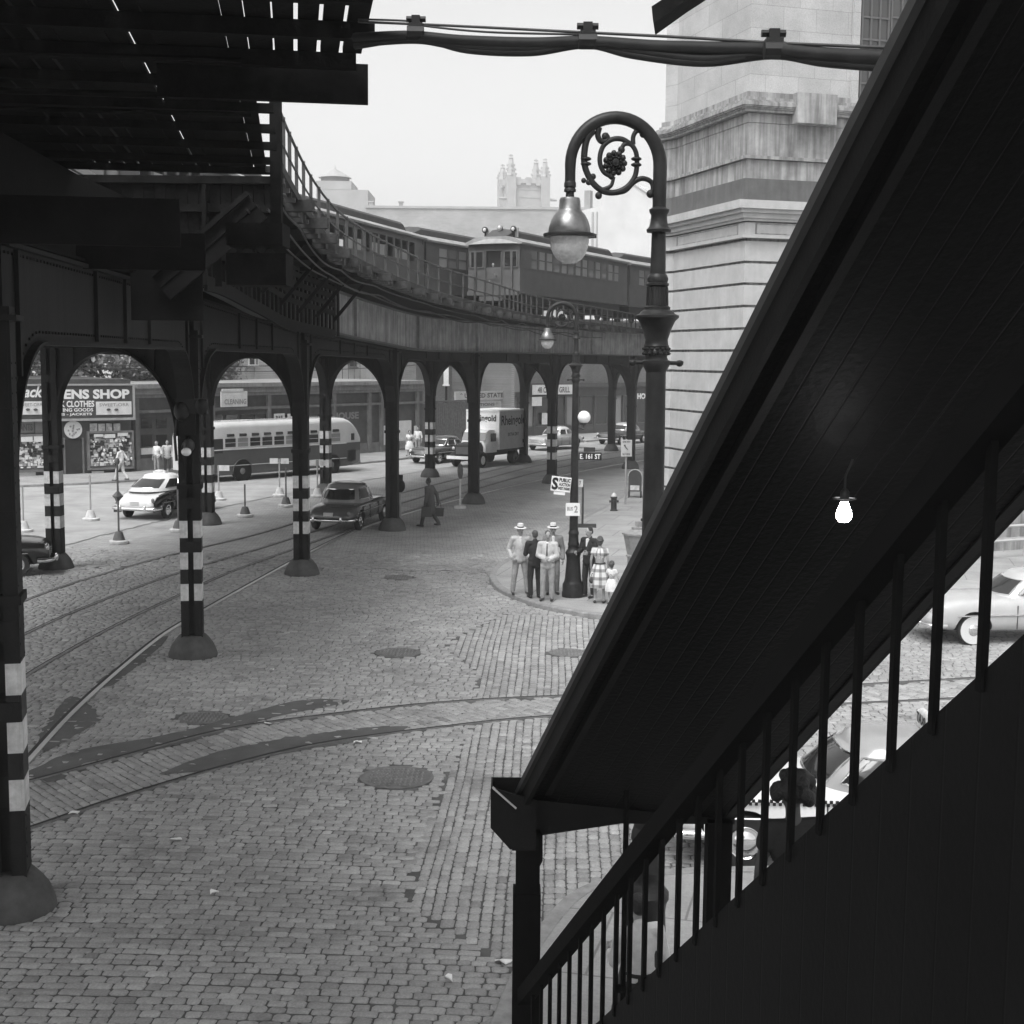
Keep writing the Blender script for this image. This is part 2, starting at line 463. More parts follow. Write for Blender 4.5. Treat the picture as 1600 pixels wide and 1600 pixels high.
def rail(name, path, w=0.07, m=None, z=0.014):
    mb = MB()
    for side, (a, b, zz) in enumerate(((-w/2, w/2, z),)):
        pass
    n = len(path); vs = []; fs = []
    for i, p in enumerate(path):
        q = path[max(0,i-1)]; r = path[min(n-1,i+1)]; d = (r-q).normalized(); x = V((d.y,-d.x,0))
        for (u, zz) in ((-w/2,0.0),(-w/2+0.008,z),(w/2-0.008,z),(w/2,0.0)): vs.append(V((p.x,p.y,0)) + x*u + V((0,0,zz)))
    for i in range(n-1):
        for j in range(3): fs.append((i*4+j, i*4+j+1, (i+1)*4+j+1, (i+1)*4+j))
    mb.add(vs, fs)
    return struct(mb.build(name, m or RAILM))
def groove(path, off, w):
    n = len(path); L_ = []; R_ = []
    for i, p in enumerate(path):
        q = path[max(0,i-1)]; r = path[min(n-1,i+1)]; d = (r-q).normalized(); x = V((d.y,-d.x,0))
        L_.append(p + x*(off-w/2)); R_.append(p + x*(off+w/2))
    return L_, R_
DULL = mat('dull_rail_steel', 0.16, 0.45, metal=0.5, var=0.4, vscale=3)
RAILM = mat('worn_rail_steel', 0.5, 0.32, metal=0.8, var=0.2, vscale=2)
slot = mat('rail_slot_dirt', 0.02, 0.9)
def track_rail(px, double=True, w=0.07):
    p = cr(gp(px), 6)
    rail('tram_rail', p, w, z=0.036, m=RAILM if w > .09 else DULL)
    l, r = groove(p, -0.085, 0.06 if w > .09 else 0.03)
    band_sheet('rail_groove', l, r, 0.028, slot)
for p, m in ((rA, 0), (rB, 1)):
    rail('tram_rail', p, 0.05, z=0.034, m=DULL)
    l, r = groove(p, -0.07, 0.06); band_sheet('rail_groove', l, r, 0.028, slot)
track_rail([(-160,1420),(30,1208),(130,1100),(240,1005),(300,966),(390,915),(480,866),(560,828),(640,802),(760,770),(870,745),(960,727),(1060,712)], w=0.1)
track_rail([(-100,1190),(20,1075),(110,1018),(200,970),(270,937),(350,900),(440,866),(530,834),(620,806),(740,766),(850,736),(960,716),(1060,702)], w=0.055)
track_rail([(-200,1105),(0,1012),(100,965),(200,925),(300,890),(400,860),(500,828),(610,792),(720,760),(840,728),(950,709),(1060,696)], w=0.05)
track_rail([(-200,1030),(0,956),(80,925),(160,899),(280,865),(400,836),(500,806),(600,778),(720,748),(830,722),(950,702),(1060,690)], w=0.055)

# real stones over the near half of the street
def inpoly(x, y, poly):
    c = False; n = len(poly)
    for i in range(n):
        a, b = poly[i], poly[i-1]
        if (a.y > y) != (b.y > y) and x < (b.x-a.x)*(y-a.y)/(b.y-a.y)+a.x: c = not c
    return c
XP = XL + XR[::-1]; TP = rA + rB[::-1]; SP_ = sk + [V((45,-8,0)), V((-1.6,-8,0))]; CP = ck + [V((40,80,0))]
AP = [p + V((-.8,.8,0)) for p in inner[::8]] + far_kerb[::-1]
FAR_D = 44.0
MHOLES = [V((G(a,b).x,G(a,b).y,c)) for a,b,c in ((620,1216,.55),(318,1123,.42),(622,1021,.48),(888,1021,.42),(622,903,.4))]
def stones(region, ang, rh, w0, w1, seed, tone0, wv=1.0):
    rd = random.Random(seed); vs = []; fs = []; tn = []
    ca, sa = math.cos(ang), math.sin(ang)
    U = 40.0; v = -45.0
    while v < 60.0:
        h = rh*rd.uniform(0.86,1.14); u = -U + rd.uniform(0,.2); ph = rd.uniform(0,6.28); rt = rd.gauss(0,.03)
        while u < U+20:
            w = rd.uniform(w0, w1)
            wob = wv*(0.035*math.sin(u*.9+v*.35)+0.012*math.sin(u*2.3+ph))
            cu, cv = u+w/2, v+h/2+wob; u += w
            x = cu*ca-cv*sa; y = cu*sa+cv*ca
            if not (11.0 < y < FAR_D) or abs(x) > .40*y+.6: continue
            if not region(x, y) or any((x-q.x)**2+(y-q.y)**2 < (q.z+.04)**2 for q in MHOLES): continue
            if y > FAR_D-5 and rd.random() < (y-FAR_D+5)/5: continue
            g = rd.uniform(.004,.010); a = w/2-g; b = h/2-g; c = min(a,b)*rd.uniform(.22,.45); z = .020+rd.uniform(-.004,.004); tx, ty = rd.gauss(0,.014), rd.gauss(0,.018); r0 = rd.gauss(0,.035)
            cr_, sr = math.cos(ang+r0), math.sin(ang+r0); o = len(vs)
            P8 = [(-a+c,-b),(a-c,-b),(a,-b+c),(a,b-c),(a-c,b),(-a+c,b),(-a,b-c),(-a,-b+c)]
            jit = [(p+rd.uniform(-.006,.006), q+rd.uniform(-.005,.005)) for p, q in P8]
            for p, q in jit:
                p2, q2 = p*(1-.016/a), q*(1-.016/b); vs.append((x+p2*cr_-q2*sr, y+p2*sr+q2*cr_, z+p2*tx+q2*ty))
            for p, q in jit: vs.append((x+p*cr_-q*sr, y+p*sr+q*cr_, z*.45))
            for p, q in jit: vs.append((x+p*1.01*cr_-q*1.01*sr, y+p*1.01*sr+q*1.01*cr_, 0.0))
            fs.append(tuple(o+i for i in range(8)))
            for i in range(8): 
                fs.append((o+8+i,o+8+(i+1)%8,o+(i+1)%8,o+i)); fs.append((o+16+i,o+16+(i+1)%8,o+8+(i+1)%8,o+8+i))
            t = max(.35, min(1.7, rd.gauss(1,.11)+rt*.7)); tn += [t*tone0]*24
        v += h
    me = bpy.data.meshes.new('cobblestones'); me.from_pydata(vs, [], fs)
    at = me.attributes.new('tone','FLOAT','POINT'); at.data.foreach_set('value', tn)
    me.shade_smooth(); me.set_sharp_from_angle(angle=R(50))
    me.materials.append(STONE); o = bpy.data.objects.new('cobblestones', me); COL.objects.link(o); return struct(o)
STONE = mat('worn_granite_stone', 0.2, 0.52, bump=0.25, bscale=55)
nt = STONE.node_tree; N_ = nt.nodes; L_n = nt.links
at = N_.new('ShaderNodeAttribute'); at.attribute_name = 'tone'
tc = N_.new('ShaderNodeTexCoord')
def _mr(src, f0, f1, a, b):
    m = N_.new('ShaderNodeMapRange'); m.inputs['From Min'].default_value=f0; m.inputs['From Max'].default_value=f1; m.inputs['To Min'].default_value=a; m.inputs['To Max'].default_value=b; L_n.new(src, m.inputs['Value']); return m.outputs['Result']
def _ns(sc_, det, ro=.6):
    n = N_.new('ShaderNodeTexNoise'); n.inputs['Scale'].default_value=sc_; n.inputs['Detail'].default_value=det; n.inputs['Roughness'].default_value=ro; L_n.new(tc.outputs['Object'], n.inputs['Vector']); return n.outputs['Fac']
def _mul(a, b):
    m = N_.new('ShaderNodeMath'); m.operation='MULTIPLY'; L_n.new(a, m.inputs[0]); L_n.new(b, m.inputs[1]) if not isinstance(b,float) else setattr(m.inputs[1],'default_value',b); return m.outputs[0]
c_ = _mul(at.outputs['Fac'], _mr(_ns(.22,9), .3,.7,.74,1.15)); c_ = _mul(c_, _mr(_ns(40,4), .3,.7,.78,1.2)); c_ = _mul(c_, _mr(_ns(.8,8,.7), .55,.68,1.0,.62)); c_ = _mul(c_, 0.31)
L_n.new(c_, N_['Principled BSDF'].inputs['Base Color'])
JOINT = mat('sandy_joint_dirt', 0.085, 0.9, var=.5, vscale=3, bump=.5, bscale=40)
sheet('joint_dirt', [V((-4.6,10.9,0)), V((6,10.9,0)), V((18.2,FAR_D-4,0)), V((-18.2,FAR_D-4,0))], 0.003, JOINT)
main_ok = lambda x, y: not inpoly(x,y,XP) and not inpoly(x,y,TP) and not inpoly(x,y,SP_) and not inpoly(x,y,AP) and not (x > -2 and inpoly(x,y,CP))
stones(main_ok, R(-3), 0.134, .14, .26, 11, 1.0)
stones(lambda x, y: inpoly(x,y,XP) and not inpoly(x,y,TP) and not inpoly(x,y,SP_), R(88), 0.14, .14, .23, 12, 1.0, .35)
stones(lambda x, y: inpoly(x,y,TP) and not inpoly(x,y,SP_), R(-50), 0.14, .2, .36, 13, 1.0, .3)
# manhole covers
def manhole(px, py, r, label, lit=0.16):
    p = G(px, py)
    mb = MB(); mb.lathe([(r*0.0+1e-7,0.0),(r,0.0),(r,0.016),(r*0.86,0.018),(r*0.84,0.010),(1e-7,0.010)], 28)
    mb.m = 1
    k = max(2, int(r/0.075)); 
    for i in range(-k, k+1):
        for j in range(-k, k+1):
            x, y = i*0.075, j*0.075
            if math.hypot(x, y) < r*0.80:
                mb.cbox((x, y, 0.014), 0.05 if (i+j) % 2 else 0.022, 0.022 if (i+j) % 2 else 0.05, 0.012)
    o = mb.build('manhole_cover', [mat('cast_iron_cover', 0.13, 0.5, var=0.4, vscale=8), mat('worn_iron', 0.2, 0.4, var=0.3)], None, smooth=40); o.location = (p.x, p.y, 0.006); tag(o, label, 'manhole cover')
manhole(620,1216,0.55,'large cast iron manhole cover with raised pattern in the middle of the cobbles')
manhole(318,1123,0.42,'dark manhole cover beside the curved tracks below the second column')
manhole(622,1021,0.48,'dim manhole cover in the cobbles beyond the curved track')
manhole(888,1021,0.42,'worn manhole cover near the corner kerb beside the canopy edge')
manhole(622,903,0.4,'small dark manhole cover farthest up the street past the third column')

# scraps of litter
scr = mat('paper_scrap', 0.75, 0.8)
def scrap(px, py, s, label):
    p = G(px, py); t = random.random()*3
    mb = MB()
    pts = [V((math.cos(a)*s*random.uniform(.6,1.1), math.sin(a)*s*.6*random.uniform(.6,1.1), random.uniform(0,.05))) for a in [k*PI/4 for k in range(8)]]
    m = Matrix.Rotation(t, 3, 'Z'); pts = [m @ q for q in pts]
    mb.add([(0,0,0.03)] + pts + [(0,0,0.024)] + [q-V((0,0,.006)) for q in pts], [(0,1+i,1+(i+1)%8) for i in range(8)] + [(9,10+(i+1)%8,10+i) for i in range(8)])
    o = mb.build('paper_scrap', scr); o.location = (p.x, p.y, 0.03)
    tag(o, label, 'litter')
scrap(116,1273,0.10,'white paper scrap lying against the lower curved rail near the nearest column')
scrap(275,1316,0.10,'crumpled white scrap alone on the cobbles left of the big manhole')
scrap(334,1400,0.07,'small white scrap lowest on the left cobbles')
scrap(418,1134,0.09,'white scrap on the dark tar patch by the curved track')
scrap(560,1163,0.09,'pale scrap beside the curved rail above the big manhole')
scrap(788,1507,0.13,'crushed white paper by the stairway post foot')
scrap(842,1480,0.2,'largest sheet of litter paper on the kerb behind the stairway post')
scrap(700,1535,0.08,'small scrap on the cobbles left of the stairway post')
scrap(424,1050,0.06,'tiny white scrap in the cobbles past the tar patch')
# ================================================================== ELEVATED VIADUCT
def base(px, py, back=0.35):
    p = G(px, py); d = V((p.x, p.y, 0)).normalized(); return V((p.x, p.y, 0)) + d*back
NROW = [base(17,1440), base(302,1031), base(472,901), base(613,830), base(740,788), base(862,756), base(985,733)]
d56 = (NROW[6]-NROW[5])
NROW += [NROW[6] + Matrix.Rotation(R(-3),3,'Z') @ d56, NROW[6] + Matrix.Rotation(R(-4),3,'Z') @ d56*2.0]
FROW = [base(88,891), base(325,821), V((-8.5,62.3,0)), base(672,746), base(818,723), base(955,705)]
FROW += [FROW[-1] + (FROW[-1]-FROW[-2]), FROW[-1] + (FROW[-1]-FROW[-2])*2]
FPRE = [V((-13.4,16.5,0)), V((-14.2,29,0))]          # row continues behind the station, no columns in view
FALL = FPRE + FROW                                    # FALL[i] pairs with NROW[i]
npath = lambda: None
def pathf(P):
    Q = [P[0]*2-P[1]] + P + [P[-1]*2-P[-2]]
    def f(u):
        u = max(-0.999, min(u, len(P)-0.001)); i = int(math.floor(u))+1; t = u-math.floor(u)
        i = max(1, min(i, len(Q)-3)) if len(Q) > 4 else 1
        t = u-(i-1)
        a, b, c, d = Q[i-1], Q[i], Q[i+1], Q[i+2]
        return 0.5*((2*b)+(c-a)*t+(2*a-5*b+4*c-d)*t*t+(3*b-a-3*c+d)*t**3)
    return f
Np = pathf(NROW); Fp = pathf(FALL)
def nrm(f, u):
    d = (f(u+0.02)-f(u-0.02)).normalized(); return V((d.y, -d.x, 0))      # outward (towards the camera side)
def ZA(u):   # underside of the arches
    return interp(Np(u).y, [(15,6.35),(28,6.35),(40,6.3),(46,6.2),(55,6.1),(66,6.02),(75,5.94),(95,5.9)])
def _pxD(px, D, z): return V(((px-800)*D/FPX, D, z))
_EP = [_pxD(418,12,8.72), _pxD(428,15.5,8.72), _pxD(440,19,8.74), _pxD(466,24,8.85), _pxD(499,28.5,8.68), _pxD(536,32,8.43), _pxD(586,36.4,8.30), _pxD(631,39.5,8.15), _pxD(689,44,7.98), _pxD(776,50,7.76), _pxD(842,60,7.76), _pxD(936,71,7.72), _pxD(1001,82,7.70), _pxD(1062,95,7.68), _pxD(1120,110,7.68)]
_ES = cr(_EP, 24)
_ec = {}
def _Ept(u):
    k = round(u*1000)
    if k not in _ec:
        c = Np(u); n = nrm(Np,u); d = V((-n.y, n.x, 0)); best = None
        for i in range(len(_ES)-1):
            p, q = _ES[i]-c, _ES[i+1]-c; a = p.x*d.x+p.y*d.y; b = q.x*d.x+q.y*d.y
            if a*b <= 0 and abs(a-b) > 1e-9:
                r_ = _ES[i].lerp(_ES[i+1], a/(a-b)); w = abs((r_-c).xy.dot(n.xy))
                if best is None or w < best[0]: best = (w, r_)
        if best is None:
            r_ = min(_ES, key=lambda e: (e.xy-c.xy).length); best = (0, r_)
        _ec[k] = best[1]
    return _ec[k]
def Ep(u): e = _Ept(u); return V((e.x, e.y, 0))
def ZT(u): return _Ept(u).z - 0.1
def ZB(u): return ZT(u) - 1.2
# --- columns -------------------------------------------------------------
def column_proto(H, striped, zb=0.0):
    """H-shaped riveted column; returns shaft builder (white bands are paint on the channels)"""
    mb = MB()
    bands = [(0.0,1.2,0),(1.2,1.55,1),(1.55,1.85,2),(1.85,2.2,1),(2.2,2.5,2),(2.5,2.85,1),(2.85,H,0)] if striped else [(0.0,H,0)]
    for (a, b, k) in bands:
        mb.m = k
        for sx in (-1, 1):
            x0, x1 = sorted((sx*0.215, sx*0.185)); mb.box(x0, x1, -0.2, 0.2, a, b)
            for sy in (-1, 1):
                x0, x1 = sorted((sx*0.184, sx*0.055)); y0, y1 = sorted((sy*0.2, sy*0.175)); mb.box(x0, x1, y0, y1, a, b)
        mb.m = 0 if k != 1 else 2
        mb.box(-0.184, 0.184, -0.06, 0.06, a, b)
    mb.m = 0
    z = 0.5                                     # batten plates and lacing across the open face
    for z in ([2.2, 3.1, 4.3, 5.4] if striped else [1.2,2.4,3.6,4.8]):
        for sy in (-1, 1):
            y0, y1 = sorted((sy*0.201, sy*0.212)); mb.box(-0.2, 0.2, y0, y1, z, z+0.22)
    return mb
def rivets(mb, H):
    for sx in (-1,1):
        for z in [z for z in [0.5+0.16*k for k in range(int((H-0.8)/0.16))] if not 1.15 < z < 2.9]:
            for y in (-0.15, 0.15): mb.cbox((sx*0.2165, y, z), 0.012, 0.022, 0.022)
            mb.cbox((sx*0.135, -0.2015, z), 0.022, 0.01, 0.022)
STRIPES = [STEEL, WHITE, BLACKP]
def column(p, ang, H, striped, label, group, big=False):
    t = thing('viaduct_column', label, 'column', (p.x, p.y, 0), ang, group)
    mb = column_proto(H, striped)
    if big: rivets(mb, H)
    for k, v in enumerate(mb.v): mb.v[k] = v + V((0,0,0.38)) if v.z < 0.01 else v
    mb.build('shaft', STRIPES, t)
    f = MB(); f.lathe([(0.50,0.0),(0.50,0.07),(0.47,0.16),(0.43,0.26),(0.36,0.36),(0.30,0.43),(0.27,0.46),(0.01,0.47)], 20)
    f.build('footing', mat('footing_concrete', 0.06, 0.85, var=0.5, vscale=3, bump=0.4, bscale=18), t, smooth=60)
    c = MB(); c.cbox((0,0,H-0.12), 0.6, 0.6, 0.06); c.build('cap_plate', STEEL, t); c = MB(); c.cbox((0,0,3.55), 0.5, 0.47, 0.1); c.build('collar', STEEL, t)
    return t
nlab = ['nearest tall striped iron column at the left edge of the picture','striped iron column carrying the little white lamp',
        'striped iron column just left of the rear of the dark sedan','dark unstriped iron column between the dark sedan and the walking man',
        'dark unstriped iron column in front of the delivery truck','striped iron column beside the pale two-tone sedan, near row',
        'far iron column of the near row, left of the thick lamp post','iron column of the near row just behind the thick lamp post']
for i in range(8):
    d = (Np(i+0.05)-Np(i-0.05)); a = math.atan2(d.y, d.x) - PI/2
    tgt = math.atan2(-NROW[i].x, NROW[i].y)
    column(NROW[i], a+R(8), ZA(i)+0.35, i in (0,1,2,5), nlab[i], 'iron columns of the near row', big=i < 3)
flab = ['striped iron column in front of the clothing shop, by the black car hood','striped iron column right of the white taxi, far row',
        'striped iron column between the bus and the dark sedan','striped iron column beside the parked dark car, far row',
        'unstriped iron column behind the delivery truck box','distant iron column at the dark parked car, far row']
for i in range(6):
    d = (Fp(i+2.05)-Fp(i+1.95)); a = math.atan2(d.y, d.x) - PI/2
    column(FROW[i], a+R(8), ZA(i+2)+0.35, i < 4, flab[i], 'iron columns of the far row')

# --- arched girders between columns --------------------------------------
def arch(A, B, zaA, zaB, ztA, ztB, label, name='arched_girder', rad=1.75, rx=1.45, rc=0.2, w=0.34, group=None):
    t = thing(name, label, 'girder', (A.x, A.y, min(zaA, zaB)-rad), 0, group)
    Lh = (B-A).length; d = (B-A)/Lh; n = V((d.y,-d.x,0))
    S = []
    K = 14
    for k in range(K+1):
        a = PI/2*k/K; S.append((rc + rx*(1-math.cos(a)), -rad + rad*math.sin(a)))
    S += [(Lh - s, z) for s, z in reversed(S)]
    S = [(s, z + lerp(zaA, zaB, s/Lh)) for s, z in S]
    top = lambda s: lerp(ztA, ztB, s/Lh)
    P = lambda s, z, o: A + d*s + n*o + V((0,0,z))
    mb = MB()
    vs = []
    for s, z in S:
        for o in (-0.07, 0.07): vs += [P(s, z, o), P(s, top(s), o)]
    fs = []
    for k in range(len(S)-1):
        a = k*4; b = a+4
        fs += [(a, b, b+1, a+1), (a+2, a+3, b+3, b+2), (a, a+2, b+2, b), (a+1, b+1, b+3, a+3)]
    fs += [(0,1,3,2), (len(vs)-4, len(vs)-2, len(vs)-1, len(vs)-3)]
    mb.add(vs, fs)
    fl = MB(); vs = []
    nn = len(S)
    for k, (s, z) in enumerate(S):
        s0, z0 = S[max(0,k-1)]; s1, z1 = S[min(nn-1,k+1)]
        tx, tz = s1-s0, z1-z0; l = math.hypot(tx, tz) or 1; nx, nz = tz/l, -tx/l      # downwards/outwards
        for (o, e) in ((-w/2,0.0),(w/2,0.0),(w/2,0.045),(-w/2,0.045)): vs.append(P(s+nx*e, z+nz*e, o))
    fs = [(k*4+j, k*4+(j+1)%4, (k+1)*4+(j+1)%4, (k+1)*4+j) for k in range(nn-1) for j in range(4)]
    fl.add(vs, fs + [(3,2,1,0), tuple((nn-1)*4+j for j in range(4))])
    # rivet line and upper flange
    fl.bar(P(0.25, top(0.25)-0.03, 0), P(Lh-0.25, top(Lh-0.25)-0.03, 0), 0.3, 0.05)
    fl.build('flange', STEEL, t, world=True)
    st = MB() if False else None
    for s in [rc+0.5, Lh*0.35, Lh*0.5, Lh*0.65, Lh-rc-0.5]:
        z = interp(s, S)
        for o in (-0.1, 0.1): mb.bar(P(s, z+0.03, o), P(s, top(s)-0.06, o), 0.07, 0.05, up=n)
    if A.y < 45:
        s = rc+.1
        while s < Lh-rc-.1:
            for o in (-.075,.075):
                mb.cbox(P(s, interp(s, S)+.11, o), .032, .032, .032, math.atan2(d.y,d.x)); mb.cbox(P(s, top(s)-.12, o), .032, .032, .032, math.atan2(d.y,d.x))
            s += .15
    mb.build('web', STEEL, t, world=True)
    return t
ordn = ['first','second','third','fourth','fifth','sixth','seventh','eighth']
for i in range(7):
    arch(NROW[i], NROW[i+1], ZA(i), ZA(i+1), ZB(i)+0.0, ZB(i+1)+0.0,
         'arched iron girder between the %s and %s columns of the near row' % (ordn[i], ordn[i+1]), group='arched girders of the near row')
for i in range(5):
    arch(FROW[i], FROW[i+1], ZA(i+2), ZA(i+3), ZB(i+2), ZB(i+3),
         'arched iron girder between the %s and %s columns of the far row' % (ordn[i], ordn[i+1]), group='arched girders of the far row')
for i in range(8):
    arch(NROW[i], FALL[i], ZA(i)+0.02, ZA(i)+0.02, ZB(i)-0.02, ZB(i)-0.02,
         'arched cross girder running back from the %s column of the near row' % ordn[i], rx=1.6, rad=1.8, group='arched cross girders')

# --- plate girder under the near edge, panel by panel ---------------------
t = thing('plate_girder', 'long pale grey riveted plate girder curving under the train tracks', 'girder', (NROW[3].x, NROW[3].y, 6.2))
GO = 0.75
us = [0.9 + 0.06*k for k in range(int((7.9-0.9)/0.06)+1)]
gpnt = lambda u, o=0.0: Np(u) + nrm(Np,u)*(GO+o)
def sweep(us, prof, fn):
    vs = []; k = len(prof)
    for u in us:
        for (o, z) in prof: q = fn(u, o); vs.append(V((q.x, q.y, z(u))))
    n = len(us)
    fs = [(i*k+j, i*k+(j+1)%k, (i+1)*k+(j+1)%k, (i+1)*k+j) for i in range(n-1) for j in range(k)]
    fs += [tuple(range(k-1,-1,-1)), tuple((n-1)*k+j for j in range(k))]
    return vs, fs
mb = MB(); mb.add(*sweep(us, [(-0.02, lambda u: ZB(u)), (0.02, lambda u: ZB(u)), (0.02, ZT), (-0.02, ZT)], gpnt)); mb.build('web', GIRD, t, world=True)
fl = MB()
fl.add(*sweep(us, [(-0.2, lambda u: ZB(u)-0.03), (0.2, lambda u: ZB(u)-0.03), (0.2, lambda u: ZB(u)+0.02), (-0.2, lambda u: ZB(u)+0.02)], gpnt))
fl.add(*sweep(us, [(-0.2, lambda u: ZT(u)-0.02), (0.2, lambda u: ZT(u)-0.02), (0.2, lambda u: ZT(u)+0.03), (-0.2, lambda u: ZT(u)+0.03)], gpnt))
fl.build('flange', mat('girder_flange_paint', 0.08, 0.6, var=0.4, vscale=2, bump=0.2), t, world=True)
sf = MB(); rv = MB()
for k in range(24):
    u = 2.06 + k*0.25
    if u > 7.8: break
    n = nrm(Np, u); p = gpnt(u, 0.022)
    wide = (k % 3 == 1)
    d = V((-n.y, n.x, 0))
    if wide: MB().bar(p + V((0,0,ZB(u)+0.03)) + n*0.05, p + V((0,0,ZT(u)-0.03)) + n*0.05, 0.24, 0.1, up=n).build('stiffener', GIRD, t, world=True)
    for m in range(14):
        z = ZB(u)+0.06+m*0.08
        for s in ((-0.16,0.16) if wide else (0.0,)):
            rv.cbox(p + d*s + V((0,0,z)) + n*0.006, 0.03, 0.03, 0.03, math.atan2(n.y, n.x))
rv.build('rivets', GIRD, t, world=True)
# inner longitudinal stringers under the tracks
t = thing('track_stringers', 'dark longitudinal steel beams hidden under the track ties', 'beam', (NROW[3].x-4, NROW[3].y, 6.6))
mb = MB()
us2 = [-0.4 + 0.1*k for k in range(84)]
for fr in (0.0, 0.28, 0.5, 0.72, 1.0):
    fn = lambda u, o: Np(u).lerp(Fp(u), fr) + nrm(Np,u)*o
    for (a, b, c, d) in ((-0.03,0.03,lambda u: ZT(u)-(0.95 if fr not in (0.0,1.0) else 1.15), lambda u: ZT(u)-0.02),
                         (-0.15,0.15,lambda u: ZT(u)-(0.99 if fr not in (0.0,1.0) else 1.19), lambda u: ZT(u)-(0.95 if fr not in (0.0,1.0) else 1.15))):
        mb.add(*sweep(us2, [(a,c),(b,c),(b,d),(a,d)], fn))
mb.build('beam', STEELD, t, world=True)

# --- deck: ties, rails, walkway ------------------------------------------
t = thing('track_deck', 'dark timber track deck of the elevated railway with rough projecting tie ends', 'track deck', (NROW[3].x, NROW[3].y, 7.6))
mb = MB(); u = 0.75; k = 0
while u < 8.0:
    e = Ep(u) + nrm(Np,u)*(random.uniform(-0.12,0.10) + (0.0 if k % 3 else 0.22)); f = Fp(u) - nrm(Np,u)*1.2
    z = ZT(u)+0.14
    mb.bar(V((e.x,e.y,z)), V((f.x,f.y,z)), 0.22, 0.2); u += 0.062; k += 1
mb.build('ties', TIETIM, t, world=True)
mb = MB()
for j, o in enumerate((0.45, 0.75, 1.05, 1.35)):     # walkway planks along the near edge
    for (ua, ub) in [(0.6+0.5*q, 0.6+0.5*q+0.49) for q in range(14)]:
        pts = [Ep(lerp(ua,ub,s/4)) - nrm(Np,lerp(ua,ub,s/4))*o + V((0,0,ZT(lerp(ua,ub,s/4))+0.27)) for s in range(5)]
        for a, b in zip(pts, pts[1:]): mb.bar(a, b, 0.24, 0.05)
mb.build('walkway_planks', TIETIM, t, world=True)
mb = MB()
pts = [Ep(0.1*k) - nrm(Np,0.1*k)*0.12 + V((0,0,ZT(0.1*k)+0.30)) for k in range(4, 79)]
for a, b in zip(pts, pts[1:]): mb.bar(a, b, 0.16, 0.14)
mb.build('edge_timber', TIETIM, t, world=True)
mb = MB(); uq = [0.6+0.05*k for k in range(147)]; vs = []
for u in uq:
    e = Ep(u) - nrm(Np,u)*0.28; f = Fp(u) - nrm(Np,u)*1.0
    for q in (e, f):
        for dz in (0.01, 0.035): vs.append(V((q.x,q.y,ZT(u)+dz)))
mb.add(vs, [(i*4+a,i*4+b,i*4+4+b,i*4+4+a) for i in range(len(uq)-1) for a,b in ((0,1),(1,3),(3,2),(2,0))]); mb.build('gap_block_sheet', DKTIM, t, world=True)  # added dark sheet, stops sky light showing through the tie gaps
def TR(u, which):   # track centre lines
    f = 0.24 if which == 0 else 0.74
    return Np(u).lerp(Fp(u), f) + V((0,0,ZT(u)+0.66))
mb = MB()
for w in (0, 1):
    for g in (-0.72, 0.72):
        pts = [TR(0.1*k, w) + nrm(Np,0.1*k)*g + V((0,0,-0.04)) for k in range(0, 79)]
        for a, b in zip(pts, pts[1:]): mb.bar(a, b, 0.07, 0.14)
mb.build('running_rails', mat('running_rail', 0.25, 0.4, metal=0.7), t, world=True)

# --- cables looping under the deck edge -----------------------------------
t = thing('deck_edge_cables', 'loose drooping power cables slung along the outer edge of the track deck', 'cable', (NROW[2].x+2, NROW[2].y, 7.9))
for q, (dz, oo) in enumerate(((-0.25,0.1),(-0.5,-0.3),(-0.62,0.0))):
    mb = MB(); pts = []
    for k in range(0, 150):
        u = 0.4 + k*0.045
        sag = (0.10+0.07*math.sin(k*.11+q*2))*abs(math.sin(k*PI/(11+2*q)+.25*math.sin(k*.21) + q)) + .05*math.sin(k*.05+q)
        pts.append(Ep(u) - nrm(Np,u)*(0.25-oo) + V((0,0,ZT(u)+0.1+dz*0.6-sag*0.8)))
    mb.tube(pts, 0.02, 5); mb.build('cable', BLACKP, t, smooth=60, world=True)
# guy wire with insulator in front of the girder
p0 = AD(500,453,38.0); p1 = AD(466,509,38.0)
t = thing('guy_wire', 'short slanting wire with a black insulator in front of the pale girder', 'wire', (p1.x,p1.y,p1.z))
mb = MB(); mb.tube([p0, p0.lerp(p1,.5)+V((0,0,-.03)), p1], 0.025, 6); mb.build('wire', IRON, t, world=True)
mb = MB(); mb.cyl(p1+V((-.09,0,-.02)), p1+V((.12,0,.0)), 0.07, 0.05, 8); mb.cyl(p1+V((-.17,0,-.02)), p1+V((-.09,0,-.02)), 0.1, 0.1, 8); mb.build('insulator', BLACKP, t, world=True)

